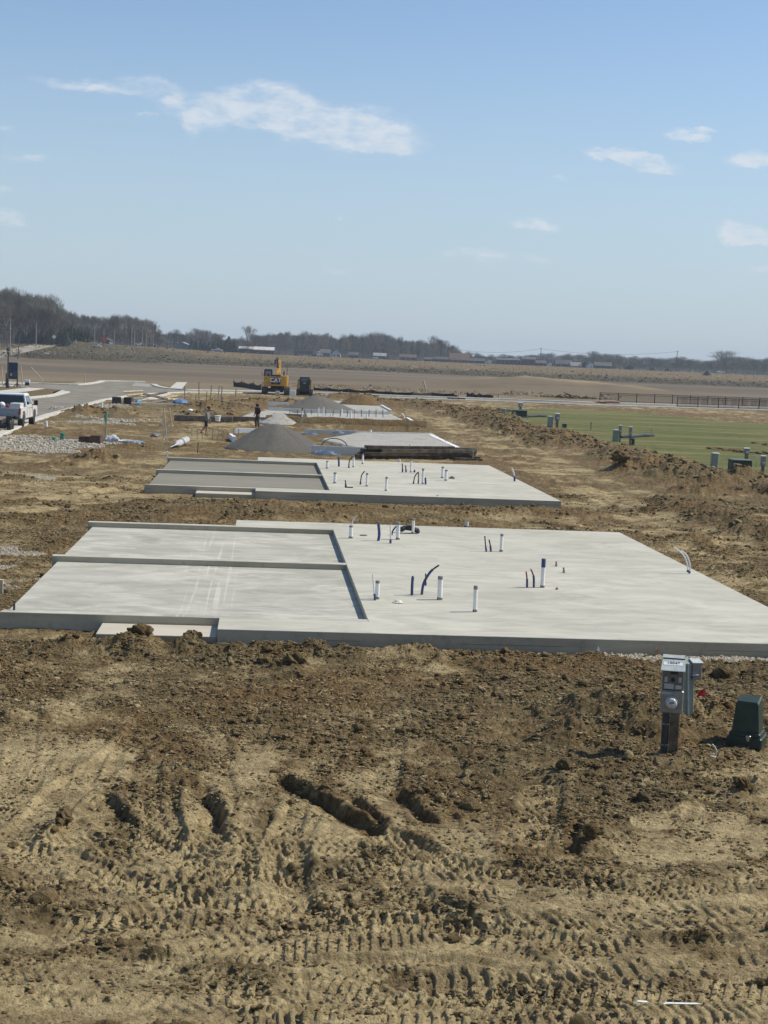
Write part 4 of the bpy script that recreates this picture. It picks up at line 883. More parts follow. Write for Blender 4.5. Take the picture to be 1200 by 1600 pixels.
def meter_post():
    P = P0(1044, 1186); s = 2400/(P@FH)     # px per metre
    e = empty('meter_post', P, 'grey electric meter and breaker box on a wood post, with a numbered pale lid', 'meter', rz=R(-14))
    W_ = .265
    MB().box((.05, .0, .22), (.115, .10, .62), bev=.006).build('wood_post', mat('post_wood', (.13, .095, .06), .85, .3, 9, bump=.004), e)
    MB().tube([(-.058, -.01, -.1), (-.058, -.01, .52)], .046, 14).build('conduit', mat('conduit_dark', (.035, .042, .05), .5, .2, 12), e, smooth=True)
    c = MB(); c.box((-.065, -.012, .37), (.095, .085, .014)); c.box((-.065, -.012, .12), (.095, .085, .014)); c.build('conduit_strap', M_GALV, e)
    b = MB().box((0, 0, .64), (W_+.012, .13, .27), bev=.012).build('meter_box', M_GALV, e)
    MB().lathe([(.078, 0), (.078, .012), (.07, .016), (.068, .03)], 28).build('meter_ring', M_STEEL, b, loc=(0, -.065, .635), rot=(R(90), 0, 0), smooth=True)
    gl = MB().lathe([(.062, .0), (.064, .05), (.058, .075), (.045, .085), (.001, .088)], 28).build('meter_dome', None, b, loc=(0, -.07, .635), rot=(R(90), 0, 0), smooth=True)
    m, nt, bb = new_mat('meter_face'); g = G(nt); nt.links.new(g.mix(g.ramp(g.noise(g.obj(), 30, 3), .45, .55), (.42, .42, .40), (.62, .62, .60)), bb.inputs['Base Color']); bb.inputs['Roughness'].default_value = .18; bb.inputs['Coat Weight'].default_value = .8; gl.data.materials.append(m)
    MB().box((0, -.159, .65), (.055, .004, .012)).build('meter_display', M_BLACK, b)
    MB().box((-.075, -.067, .745), (.11, .004, .02)).build('nameplate', M_LBL, b)
    p = MB().box((.003, .005, .905), (W_-.01, .115, .255), bev=.01).build('breaker_panel', M_GALVD, e)
    d = MB().box((-.045, -.056, .825), (.115, .006, .06)).box((.07, -.056, .82), (.075, .006, .045)).box((-.085, -.056, .905), (.035, .006, .062)).box((.085, -.056, .905), (.035, .006, .062)).build('warning_label', M_LBL, p)
    MB().box((.01, -.056, .985), (.09, .007, .03)).build('breaker_slot', M_BLACK, p); MB().lathe([(.026, 0), (.026, .008), (.02, .012)], 16).build('receptacle', M_BLACK, p, loc=(.0, -.053, .905), rot=(R(90), 0, 0))
    # sloping lid folded up over the panel and the pale cap behind it
    lid = MB().add([(-W_/2-.022, -.10, 1.022), (W_/2+.008, -.10, 1.022), (W_/2+.008, .05, 1.125), (-W_/2-.005, .05, 1.125), (-W_/2-.022, -.105, 1.015), (W_/2+.008, -.105, 1.015), (W_/2+.008, .05, 1.113), (-W_/2-.005, .05, 1.113)], [(0, 1, 2, 3), (7, 6, 5, 4), (0, 4, 5, 1), (1, 5, 6, 2), (2, 6, 7, 3), (3, 7, 4, 0)]).build('panel_lid', M_LID, e)
    sl = math.atan2(.103, .15)
    MB().box((-.01, .0, 0), (.23, .05, .0012)).build('number_sticker', mat('sticker', (.80, .84, .82), .5, .03, 9), lid, loc=(0, -.01, 1.0865), rot=(sl, 0, 0))
    text_mesh('10049', .056, .0008, M_BLACK, 'number', lid, loc=(-.005, -.004, 1.0925), rot=(sl, 0, 0), bold=.0016, spacing=1.15)
    MB().box((0, .075, 1.125), (W_, .012, .03)).build('back_plate', M_GALVD, e)
    MB().add([(-W_/2, .085, 1.13), (W_/2, .085, 1.13), (W_/2, .15, 1.165), (-W_/2, .15, 1.165), (-W_/2, .085, .60), (W_/2, .085, .60), (W_/2, .15, .60), (-W_/2, .15, .60)], [(0, 1, 2, 3), (7, 6, 5, 4), (0, 4, 5, 1), (1, 5, 6, 2), (2, 6, 7, 3), (3, 7, 4, 0)]).build('rear_housing', M_LID, e)
    e.scale = (1.05, 1.05, 1.10); return e
meter_post()
def rear_pedestal():
    P = P0(1071, 1134); e = empty('service_pedestal', P, 'tall narrow green grey pedestal with a small hasped side box, just behind the meter post', 'pedestal', rz=R(8))
    MB().add([(-.15, -.09, -.1), (.02, -.09, -.1), (.02, .09, -.1), (-.15, .09, -.1), (-.20, -.09, .83), (.0, -.09, .83), (.0, .09, .90), (-.20, .09, .90)], [(3, 2, 1, 0), (4, 5, 6, 7), (0, 1, 5, 4), (1, 2, 6, 5), (2, 3, 7, 6), (3, 0, 4, 7)]).build('cabinet', M_PEDG, e)
    MB().box((-.035, -.10, .36), (.02, .02, .95), ry=-.05).build('edge_strip', M_LID, e); MB().box((.04, -.02, .36), (.07, .10, .9), ry=-.03, bev=.01).build('rear_channel', M_PEDG, e)
    b = MB().box((.085, -.05, .70), (.15, .13, .30), bev=.01).build('side_box', M_GALV, e); MB().add([(0.0, -.125, .855), (.175, -.125, .852), (.165, .02, .90), (.0, .02, .905), (0.0, -.125, .845), (.175, -.125, .842), (.165, .02, .89), (.0, .02, .895)], [(0, 1, 2, 3), (7, 6, 5, 4), (0, 4, 5, 1), (1, 5, 6, 2), (2, 6, 7, 3), (3, 7, 4, 0)]).build('box_lid', M_LID, b)
    MB().tube([(-.01, -.13, .63), (.05, -.14, .645), (.10, -.13, .645)], .012, 8).build('hasp', M_STEEL, b); MB().box((.0, -.135, .615), (.035, .02, .04), bev=.006).build('padlock', M_BLACK, b)
    e.scale = (.95, .95, .82); return e
rear_pedestal()
def transformer():
    P = P0(1166, 1166); e = empty('transformer_box', P, 'dark green tapered transformer box on a stepped base, beside the meter post', 'transformer', rz=R(-28))
    MB().box((0, 0, .03), (.50, .46, .16), bev=.015).build('ground_skirt', M_TRANS, e)
    b = MB().box((0, 0, .135), (.44, .40, .07), bev=.012).build('flange_ring', M_TRANS, e)
    a, c, a2, c2, z0, z1 = .195, .17, .16, .145, .17, .60
    body = MB().add([(-a, -c, z0), (a, -c, z0), (a, c, z0), (-a, c, z0), (-a2, -c2, z1-.03), (a2, -c2, z1-.03), (a2, c2, z1+.035), (-a2, c2, z1+.035), (-a2+.02, -c2+.02, z1), (a2-.02, -c2+.02, z1), (a2-.02, c2-.02, z1+.05), (-a2+.02, c2-.02, z1+.05)],
             [(3, 2, 1, 0), (0, 1, 5, 4), (1, 2, 6, 5), (2, 3, 7, 6), (3, 0, 4, 7), (4, 5, 9, 8), (5, 6, 10, 9), (6, 7, 11, 10), (7, 4, 8, 11), (8, 9, 10, 11)]).build('cover', M_TRANS, e)
    MB().box((.06, -.245, .125), (.07, .03, .04), bev=.006).build('hasp', M_STEEL, e); MB().box((.06, -.262, .09), (.04, .022, .05), bev=.006).build('padlock', mat('brass_lock', (.5, .42, .25), .35, .1, 20, .6), e)
    e.scale = (.93, .93, .95); return e
transformer()
# red rag on a pin
P = P0(1096, 1112, .03); e = empty('marker_flag', P, 'crumpled red marking flag lying in clods behind the green transformer', 'flag'); e.scale = (1.5, 1.5, 1.5)
MB().add([(-.05, 0, .0), (.03, -.02, .0), (.055, 0, .06), (.03, .02, .12), (-.02, -.01, .13), (-.055, .01, .06), (0, .03, .065)], [(0, 1, 6), (1, 2, 6), (2, 3, 6), (3, 4, 6), (4, 5, 6), (5, 0, 6), (0, 5, 4, 3, 2, 1)]).build('flag_cloth', mat('flag_red', (.55, .015, .02), .6, .2, 20), e)
MB().tube([(0.04, 0, -.05), (.01, 0, .12)], .003, 5).build('flag_wire', M_STEEL, e)
# conduit end sticking up from the soil
P = P0(1112, 1190); e = empty('conduit_end', P, 'pale bent conduit end poking from the soil beside the green transformer', 'conduit')
MB().tube([(0, 0, -.05), (.02, 0, .02), (.055, .01, .07), (.06, .02, .12), (.035, .03, .17), (.0, .04, .2)], .014, 8).build('conduit_tube', M_LBL, e, smooth=True); MB().lathe([(.05, 0), (.055, .05), (.04, .07)], 12, (0.01, 0, -.01)).build('conduit_collar', M_STAKE, e)
P = P0(936, 1028, -.03); tag(MB().add([(-.05, -.03, 0), (.05, -.03, 0), (.05, .04, 0), (-.05, .04, 0), (-.03, 0, .17), (-.01, .005, .16)], [(3, 2, 1, 0), (0, 1, 5, 4), (1, 2, 5), (2, 3, 4, 5), (3, 0, 4)]).build('marker_wedge', M_LID, loc=P), 'small pale upright wedge at the foot of the big slab face', 'marker')
P = P0(1025, 1032, 0); tag(MB().add([(-.03, -.02, 0), (.03, -.02, 0), (.03, .02, 0), (-.03, .02, 0), (-.02, -.01, .14), (.03, 0, .16), (.0, .015, .18)], [(3, 2, 1, 0), (0, 1, 5, 4), (1, 2, 6, 5), (2, 3, 6), (3, 0, 4, 6), (4, 5, 6)]).build('clay_chip', mat('orange_clay', (.36, .19, .10), .9, .2, 20), loc=P), 'small orange brown chip standing behind the meter lid', 'chip')
P = P0(1008, 1576, .01)
for k, (dx, w) in enumerate(((-.03, .10), (.30, .36))):
    tag(MB().add([(-w/2, -.008, 0), (-w/4, -.012, .012), (w/4, -.006, .006), (w/2, 0, .004), (w/3, .007, .012), (-w/3, .01, .014)], [(0, 1, 2, 3, 4, 5), (5, 4, 3, 2, 1, 0)]).build('paper_scrap', M_WHITE, loc=P+np.array([dx, .04*k, gz(P[0]+dx, P[1])-P[2]+.02])), ('small torn white scrap on the tracked soil' if k == 0 else 'long thin white scrap on the tracked soil'), 'scrap')

# ------------------------------------------------------------------ posts and boxes along the lawn
def pedestal(px, by, ty, w, label, m=None, lean=0.03):
    P, h = hgt(px, by, ty, 0.); P[2] = gz(P[0], P[1])-.05; D = P@FH; W_ = w*D/FPX; e = empty('cable_pedestal', P, label, 'pedestal', 'cable pedestals along the lawn edge'); e.rotation_euler = (0, lean, 0)
    MB().box((0, 0, h*.46), (W_, W_*.8, h*.92), bev=W_*.12).build('cabinet', m or M_PEDG, e); MB().box((0, 0, h*.95), (W_*1.1, W_*.9, h*.10), bev=W_*.12).build('cap', M_LID, e); return e
def small_meter(px, by, ty, w, label, arm=False):
    P, h = hgt(px, by, ty, 0.); P[2] = gz(P[0], P[1])-.05; D = P@FH; W_ = w*D/FPX; e = empty('meter_post', P, label, 'meter', 'meter posts along the lawn edge')
    MB().box((0, 0, h*.3), (W_*.5, W_*.5, h*.6)).build('wood_post', M_OLDW, e); b = MB().box((0, 0, h*.76), (W_, W_*.55, h*.44), bev=W_*.08).build('meter_box', M_GALV, e)
    MB().lathe([(W_*.3, 0), (W_*.3, W_*.15), (W_*.1, W_*.2)], 12).build('meter_dome', M_STEEL, b, loc=(0, -W_*.27, h*.68), rot=(R(90), 0, 0)); MB().box((0, 0, h+.02), (W_*1.02, W_*.6, .04), rx=.2).build('panel_lid', M_LID, e)
    if arm: MB().box((-W_*1.3, 0, h*.98), (W_*1.6, W_*.4, .05)).build('folded_lid', M_LID, e)
    return e
def dark_box(px0, px1, by, ty, label):
    px = (px0+px1)/2; P, h = hgt(px, by, ty, 0.); P[2] = gz(P[0], P[1])-.03; D = P@FH; W_ = (px1-px0)*D/FPX; e = empty('transformer_box', P, label, 'transformer', 'dark green boxes along the lawn edge')
    MB().box((0, 0, h*.45), (W_, W_*.85, h*.9), bev=.03).build('cover', M_TRANS, e); MB().box((0, 0, h*.95), (W_*1.04, W_*.9, h*.10), bev=.03).build('cap', mat('green_cap', (.09, .13, .11), .4, .1, 10), e)
    MB().box((-W_*.4, -W_*.43, h*.5), (W_*.14, .02, h*.5)).build('warning_label', M_LBL, e); MB().box((0, 0, .04), (W_*1.15, W_*.95, .1)).build('plinth', M_PEDG, e); return e
def rail_pipe(px0, py0, px1, py1, r, label):
    a = P0(px0, py0, r); b = P0(px1, py1, r); c = (a+b)/2; n = 7; pts = [tuple(a+(b-a)*k/(n-1)-c+np.array([0, 0, .04*math.sin(k*1.9)])) for k in range(n)]
    tag(MB().tube(pts, r, 8).build('drain_hose', M_DARK, loc=c, smooth=True), label, 'hose', 'black hoses lying on the grass')
pedestal(786, 654, 637, 6, 'slim pedestal with a black hose end, farthest of the pedestals on the lawn'); dark_box(800.5, 822, 652.5, 641, 'dark green box in front of a lone meter post, farthest along the lawn'); small_meter(813, 642, 629, 7, 'meter post behind the farthest dark green box')
rail_pipe(780, 643, 800, 643.5, .12, 'black hose behind the farthest dark green box'); rail_pipe(813, 652.5, 853, 651.5, .12, 'black hose in front of the farthest dark green box')
pedestal(859, 668, 650, 8, 'pale pedestal next to a meter post, midway along the berm'); small_meter(870, 668.5, 646, 7.5, 'meter post close beside a pale pedestal, midway along the berm'); dark_box(878, 885, 669, 661.5, 'small dark box beside the meter post midway along the berm')
pedestal(961.5, 690, 670, 9.5, 'pale pedestal at the lawn corner next to two wood posts'); small_meter(968, 691, 664, 5, 'narrow meter post behind the pale pedestal at the lawn corner'); small_meter(984, 696, 666.5, 5, 'narrow meter post with a dark box at its foot on the lawn'); dark_box(985, 991, 696, 684, 'small dark box at the foot of a narrow meter post on the lawn')
rail_pipe(970, 685, 1021, 682, .11, 'black hose running across the grass between two meter posts')
pedestal(1115, 736, 708, 11, 'large pale green pedestal on the lawn by the biggest dirt mound'); dark_box(1140, 1171, 737, 717, 'wide black green box half hidden by the biggest dirt mound'); small_meter(1166, 718, 700, 9, 'blue grey meter post behind the wide black green box'); small_meter(1191, 744, 712, 8, 'slim meter post with a folded lid at the picture edge', True)
P = P0(1067, 716, .0); tag(MB().lathe([(.16, 0), (.17, .03), (.12, .05), (.04, .06)], 14).build('marker_disc', mat('orange_plastic', (.55, .20, .09), .5, .15, 10), loc=P), 'orange disc marker lying on the lawn', 'marker')
for px, by, ty, lab, gr in ((1017.5, 681, 668, 'thin pale stake standing at the end of a black hose', 0), (923, 672, 659, 'thin dark stake alone on the lawn', 1), (1181, 731, 720, 'thin stake with a red and white tag beside the wide black green box', 0)):
    post(px, by, ty, 1.1, 'marker_stake', M_LBL if gr == 0 else M_OLDW, lab, 'stake')
rng = random.Random(3)
for k, (px, py, w) in enumerate(((1120, 702, 30), (1140, 704, 34), (1160, 707, 26), (1180, 693, 12), (1197, 696, 12), (1190, 709, 26))):
    P = P0(px, py); s = w*(P@FH)/FPX/2; tag(MB().ico((0, 0, .02), 1, 3, .6, k+3, (s, s*.9, .12)).build('turf_clod', M_DIRT, loc=P), ['long low ridge of torn turf on the lawn near the pale pedestal', 'low brown scrape on the lawn behind the wide black green box', 'broken turf behind the blue grey meter post', 'small dark turf clod far out on the lawn by the picture edge', 'dark turf clod cut by the picture edge', 'brown turf pieces beyond the slim meter post'][k], 'turf')
tag(MB().ico((0, 0, 0), .05, 2, .3).build('white_ball', M_WHITE, loc=P0(1019.5, 646, .05)), 'tiny white marker on the far side of the lawn', 'marker')

# ------------------------------------------------------------------ third and fourth building plots
M_FOAM = mat('foam_board', (.64, .63, .575), .6, .05, 3); M_FOAMW = mat('white_foam', (.80, .80, .78), .6, .06, 3); M_PADG = gravel_mat('pad_gravel', (.40, .385, .335), (.62, .60, .54), (.36, .33, .27), 22); M_SAND = gravel_mat('pile_gravel', (.155, .145, .122), (.235, .222, .19), (.195, .182, .155), 45)
def pad(px, label, h=.12, m=M_PADG):
    P = np.array([at(*p)[:2] for p in px]); c = P.mean(0); n = 26; q = P-c
    # gridded top so that the stone surface undulates
    lo, hi = q.min(0), q.max(0); gx = np.linspace(lo[0], hi[0], 60); gy = np.linspace(lo[1], hi[1], 60); X, Y = np.meshgrid(gx, gy, indexing='ij'); ins = poly_in(X.ravel()+1e-4, Y.ravel(), [tuple(t) for t in q])
    hh = h+.07*(fbm(X*.8+c[0], Y*.8, 5, 4)-.5); Z = np.where(ins, hh.ravel(), -.1); idx = np.arange(3600).reshape(60, 60); F = np.stack([idx[:-1, :-1], idx[1:, :-1], idx[1:, 1:], idx[:-1, 1:]], -1).reshape(-1, 4); F = F[ins[F].any(1)]
    o = np_mesh('gravel_pad', np.stack([X.ravel(), Y.ravel(), Z], 1), F, m); o.location = (c[0], c[1], 0); return tag(o, label, 'gravel pad')
pad([(560, 705), (712, 703), (676, 680), (560, 679), (500, 690)], 'pale gravel pad beyond the stack of dark boards', .16)
pad([(520, 668), (650, 668), (612, 650), (425, 648), (425, 655)], 'gravel pad crowded with white pipes, before the grey pile', .18)
pad([(360, 660), (470, 662), (455, 646), (440, 640), (395, 648)], 'gravel pad behind the person in the dark hood', .18)
pad([(480, 640), (608, 645), (585, 630), (520, 628), (440, 632)], 'small gravel pad at the foot of the farther grey pile', .16)
def board(px0, py0, px1, py1, h, label, m=M_FOAM, t=.06, z=0., group=None, name='foam_board', cat='foam board', zb=None):
    a = at(px0, py0, z); b = at(px1, py1, z); L = math.hypot(*(b-a)[:2]); rz = math.atan2(b[1]-a[1], b[0]-a[0]); c = (a+b)/2; c[2] = z
    o = MB().box((0, 0, h/2), (L, t, h), bev=.006).build(name, m, loc=c, rot=(0, 0, rz)); return tag(o, label, cat, group)
FG = 'pale foam boards round the building plots'
board(486, 709, 592, 713, .44, 'tall pale blue foam board at the near edge of the third plot', group=FG, t=.08)
board(475, 677, 560, 680, .28, 'pale foam board behind the grey pile, with blue tubing on it', group=FG); board(560, 680.5, 672, 682.5, .25, 'low foam board along the far edge of the third gravel pad', group=FG)
board(672, 683, 716, 704, .18, 'white foam board sloping down the outer edge of the third gravel pad', M_FOAMW, .3, group=FG); board(367, 677, 398, 677.5, .33, 'white foam board behind the grey pile near the walking pair', M_FOAMW, .1, group=FG)
board(360, 686, 366, 691, .32, 'small white foam piece touching the near grey pile', M_FOAMW, .2, group=FG)
board(466, 647, 608, 651, .45, 'bluish foam board behind the pad crowded with pipes', group=FG); board(596, 637, 610, 645, .3, 'white foam board at the outer corner of the fourth plot', M_FOAMW, .2, group=FG); board(418, 644, 470, 646, .42, 'bluish foam board at the end nearest the grey pile gravel', group=FG)
board(419, 634, 452, 635, .38, 'white foam board between the machines and the gravel', M_FOAMW, group=FG); board(452, 629, 480, 630, .4, 'far foam board at the foot of the farther grey pile', group=FG); board(636, 654, 662, 668.5, .1, 'white edge strip along the outer side of the fourth plot', M_FOAMW, .25, group=FG)
# dug earth bank in front of the fourth plot
def bank():
    a = at(415, 664); b = at(666, 673); n = 90; vs = []; fs = []
    for k in range(n+1):
        p = a+(b-a)*k/n; w = .25*(float(fbm(np.array([k*.25]), np.array([1.]), 3, 4)[0])-.5)
        for j, (dy, z) in enumerate(((-1.6, -.02), (-.9, .12), (-.25, .26), (.0, .62), (.25, .70), (1.4, .62), (1.6, -.05))): vs.append((p[0]-a[0], p[1]-a[1]+dy+w, z+w*.5*(z > .2)))
    for k in range(n):
        for j in range(6): q = k*7+j; fs.append((q, q+7, q+8, q+1))
    o = MB().add(vs, fs).build('earth_bank', M_DIRT, loc=(a[0], a[1], 0), smooth=True); tag(o, 'long cut bank of brown soil before the pad crowded with white pipes', 'earth bank')
bank()
# piles
def pile(px0, px1, by, ty, label, seed, m=M_SAND, skew=0., ry=1., peak=.5):
    a = at(px0, by); b = at(px1, by+(px1-px0)*.03); c = (a+b)/2; rx = np.linalg.norm(b-a)/2; _, h = hgt((px0+px1)/2, by-1, ty, 0.); h *= 1.0
    n = 90; g = np.linspace(-1.15, 1.15, n); X, Y = np.meshgrid(g, g, indexing='ij'); th = np.arctan2(Y, X); rr = np.hypot(X-skew*np.exp(-(X**2+Y**2)*2), Y)
    edge = 1+.10*(fbm(np.cos(th)*1.5+seed, np.sin(th)*1.5, seed, 3)-.5); t = np.clip(rr/edge, 0, 1.3)
    Z = h*np.clip(1-t, 0, 1)**.93*(1-.12*np.exp(-(t/.12)**2))+h*.09*(fbm(X*3.5+seed, Y*3.5, seed, 5)-.5)*np.clip(1.2-t, 0, 1)*np.minimum(1, t*4+.3)+.04*(fbm(X*12, Y*12, seed, 3)-.5); Z = np.where(t > 1.02, -.12, Z)
    Z -= h*.05*np.exp(-((np.sin(th*3+seed)*.5+X*.3-.2)/.08)**2)*np.clip(1-t, 0, 1)*(t > .1)
    idx = np.arange(n*n).reshape(n, n); F = np.stack([idx[:-1, :-1], idx[1:, :-1], idx[1:, 1:], idx[:-1, 1:]], -1).reshape(-1, 4)
    o = np_mesh('gravel_pile', np.stack([(X*rx).ravel(), (Y*rx*ry).ravel(), Z.ravel()], 1), F, m); o.location = (c[0], c[1]+rx*ry*.55, gz(c[0], c[1]+rx*ry*.5)-.02); return tag(o, label, 'gravel pile')
pile(352, 511, 703, 657, 'near grey gravel pile behind the second house slab', 3, skew=-.08)
pile(444, 558, 640, 614.5, 'farther grey gravel pile beside the skid steer', 5, skew=-.1); pile(528, 602, 634, 614, 'low brown grey gravel pile at the outer end of the farther one', 8, M_DIRT)
pile(400, 470, 664, 645, 'small pale gravel heap behind the near grey pile', 9, M_PADG)
# pipes of the fourth plot
for a in ((497, 659, 637, 2.2, 'tallest of the paired white pipes at the inner end of the fourth plot'), (505, 656, 636, 2, 'slim tall white pipe by the foam board of the fourth plot'), (508, 661, 647, 2, 'short white pipe in front of the paired ones of the fourth plot'), (516.5, 661, 647, 2, 'slim white pipe alone near the middle of the fourth plot'),
          (533.5, 648, 639, 3, 'thick short white pipe against the far foam board'), (547.5, 660, 642, 2.6, 'grey white pipe, midway in the fourth plot'), (554, 661, 646, 2.2, 'white pipe next to the grey white one midway in the fourth plot'), (572.5, 659, 647, 3, 'thick white pipe toward the outer end of the fourth plot'), (472, 659, 642, 2, 'thin white pipe nearest the small pale heap'), (476, 660, 652, 3, 'low white pipe elbow nearest the small pale heap'), (484, 663, 655, 2.5, 'low white pipe by the dark form gap'), (541, 659, 650, 1.8, 'tiny white pipe before the grey white one')):
    drain(a[0], a[1], a[2], a[3], a[4], z=.15, cap=None)
drain(579, 678, 671.5, 3.6, 'white pipe with a cap behind the third gravel pad', z=.1, cap=None)
# dark form plank and leaning boards near the walker
tag(MB().box((0, 0, .25), (2.6, .08, .5), bev=.01).box((.9, .3, .5), (.1, .1, 1.0)).build('formwork', M_OLDW, loc=P0(453, 657), rot=(0, 0, -.15)), 'dark form panel between the small pale heap and the white pipes', 'form panel')
tag(MB().box((0, 0, .55), (.12, .05, 1.25), ry=.42).build('leaning_board', mat('new_lumber', (.62, .52, .36), .7, .1, 5), loc=P0(471, 671)), 'pale board leaning against the earth bank by the grey pile', 'board')
# stack of dark boards
def planks():
    a = at(562, 716.5); b = at(746, 718.5); L = (b-a); Ln = math.hypot(L[0], L[1]); rz = math.atan2(L[1], L[0]); rng = random.Random(5)
    dk = [mat('dark_board', (.085, .064, .044), .85, .3, 4, bump=.003), mat('brown_board', (.15, .115, .078), .85, .3, 4, bump=.003), mat('grey_board', (.17, .15, .12), .85, .25, 4, bump=.003)]
    labs = ['lowest dark board sticking out toward the foam board', 'dark board lying on edge at the stack bottom', 'dark board in the second layer of the stack', 'dark board behind the front face of the stack', 'brown board at the middle of the stack', 'long dark board in the third layer', 'brown board jutting past the stack end', 'dark board just under the top layer', 'brown board lying askew in the top layer', 'thin dark board on the top back corner', 'grey weathered board on the very top', 'grey board end protruding beside the white post', 'short dark board on the ground before the stack']
    for k in range(13):
        lay = k//3; l = Ln*rng.uniform(.72, 1.0); off = rng.uniform(-.5, .5)*(Ln-l)+(Ln*.04 if k in (6, 11) else 0)-(.3 if k == 0 else 0)
        if k == 12: l, off = 1.6, 2.4
        h = .15 if k % 3 else .20
        if k == 0: l = Ln*1.05
        y = (-.75 if k == 12 else (k % 3)*.26-.2+rng.uniform(-.06, .06)); z = (.05 if k == 12 else .02+lay*.155+h/2); c = (a+b)/2
        tag(MB().box((0, 0, 0), (l, .24 if k % 3 else .2, h*.92), bev=.01).build('lumber_board', dk[rng.choice([0, 0, 1, 1]) if k not in (10, 11) else 2], loc=(c[0]+off*math.cos(rz)-y*math.sin(rz), c[1]+y*math.cos(rz)+off*math.sin(rz), z), rot=(rng.uniform(-.03, .03), rng.uniform(-.012, .012) if k != 12 else .05, rz+rng.uniform(-.012, .012))), labs[k], 'board', 'dark boards stacked behind the second slab')
planks()
post(739, 719, 705, 2.2, 'marker_stake', M_STAKE, 'pale stake in front of the dark board stack end', 'stake')
# hose arch and blue coils
def arch(px0, px1, by, ty, m, label, r=.025):
    a = at(px0, by, 0); b = at(px1, by, 0); _, h = hgt((px0+px1)/2, by, ty, 0.); c = (a+b)/2; n = 18; w = np.linalg.norm(b-a)/2
    tag(MB().tube([(-w*math.cos(math.pi*k/n), .1*math.sin(k), h*math.sin(math.pi*k/n)**.7) for k in range(n+1)], r, 8).build('hose_arch', m, loc=c, smooth=True), label, 'hose')
arch(504, 540, 706, 685, M_DARK, 'dark hose standing in a tall arch before the foam board')
M_PEXB = mat('blue_tubing', (.20, .31, .46), .45, .15, 10)
def coil(px, py, w, label, z=.02, m=M_PEXB, n=5):
    P = at(px, py, z); s = w*(P@FH)/FPX/2; rng = random.Random(int(px)); mb = MB()
    for k in range(n):
        rr = s*(1-.12*k*rng.uniform(.5, 1.2)); ph = rng.uniform(0, 6); mb.tube([(rr*math.cos(t/16*6.283)*(1+.05*math.sin(t+ph)), rr*.8*math.sin(t/16*6.283), .03+.035*k+.05*math.sin(t*.8+ph)**2) for t in range(17)], .015, 6)
    tag(mb.build('tubing_coil', m, loc=P, smooth=True), label, 'tubing coil')
coil(508, 711, 46, 'pale blue tubing coil lying before the tall foam board'); coil(527, 678, 22, 'blue tubing coil on the board behind the grey pile', z=.25); coil(483, 680, 26, 'loose blue tubing beside the grey pile', z=.2, n=3)
# concrete form stakes
SG = 'thin form stakes round the building plots'
def stakes(lst, labels, group=SG, m=M_STAKE, w=1.3):
    proto = None
    for k, (px, by, ty) in enumerate(lst):
        post(px, by, ty, w, 'form_stake', m, labels if isinstance(labels, str) else labels[k], 'stake', group=group, lean=random.uniform(-.08, .08))
stakes([(308.5, 707, 691), (373, 703, 694), (406.5, 704, 692), (438.5, 704, 692)], 'thin dark stake in front of the near grey pile', m=M_OLDW, w=1.6)
stakes([(453+k*11.2, 650.5+k*.35, 640) for k in range(14)], 'thin stake along the bluish foam board of the fourth plot', m=M_OLDW, w=1.1)
stakes([(696+k*4.3, 694+k*1.3, 684+k*1.1) for k in range(6)], 'thin pale stake beside the third gravel pad outer edge', w=1.3)
stakes([(300+k*8, 683+(k % 3)*3, 668+(k % 4)*2) for k in range(10)], 'thin pale stake in the soil round the walking person in shorts', w=1.3)
stakes([(530, 668, 660), (583, 668, 655), (627, 672, 664), (640, 700, 694)], 'thin stake between the earth bank and the third pad', w=1.2)
stakes([(288.5, 627, 603), (311, 629, 596), (321.5, 634, 611), (328, 631, 601), (340.5, 624, 602), (345.5, 629, 603), (306, 634, 617), (347, 630, 619), (368, 620, 607)], ['tall stake by the walkway apron', 'tallest pale stake beside the road end', 'thick short stake between two tall ones', 'tall slightly tilted stake right of the tallest', 'thin tall stake next to the dirt mound', 'thin tall stake behind the dirt mound', 'short leaning stake below the tallest one', 'short stake before the dirt mound', 'thin stake near the machine'], 'tall stakes near the road end', w=1.6)

# ------------------------------------------------------------------ litter on the plot beside the drive
M_BROWN = mat('brown_carton', (.10, .055, .035), .75, .2, 8); M_GREEN = mat('green_pipe', (.03, .22, .15), .4, .15, 8); M_CRATE = mat('dark_crate', (.055, .045, .04), .7, .3, 8); M_LUMB = mat('fresh_lumber', (.60, .48, .30), .75, .12, 5)
M_BTARP = mat('blue_wrap', (.10, .19, .34), .5, .25, 5)
def boxthing(px, by, w, h, label, m, d=.5, rz=0., name='carton', cat='box'):
    P = P0(px, by); s = (P@FH)/FPX; e = empty(name, P, label, cat, rz=rz); MB().box((0, 0, h*s/2-.02), (w*s, d, h*s), bev=.01).build('box_body', m, e)
    MB().box((0, -d*.28, h*s-.01), (w*s*.98, d*.46, .015), rx=-.12).box((0, d*.28, h*s), (w*s*.98, d*.46, .015), rx=.10).build('flap', m, e); return e
boxthing(132, 692, 18, 9, 'reddish brown carton lying between white boards and the darker box', M_BROWN, .6, .1); boxthing(151, 694, 16, 12, 'dark brown box, taller of the two on the gravel edge', M_BROWN, .6, -.15)
def slabby(px, by, w, d, h, label, m, rz=0., seed=1, name='wrap_bundle', cat='bundle'):
    P = P0(px, by, h*.35); s = w*(P@FH)/FPX/2; return tag(MB().ico((0, 0, 0), 1, 3, .35, seed, (s, d, h)).build(name, m, loc=P, rot=(0, 0, rz), smooth=True), label, cat)
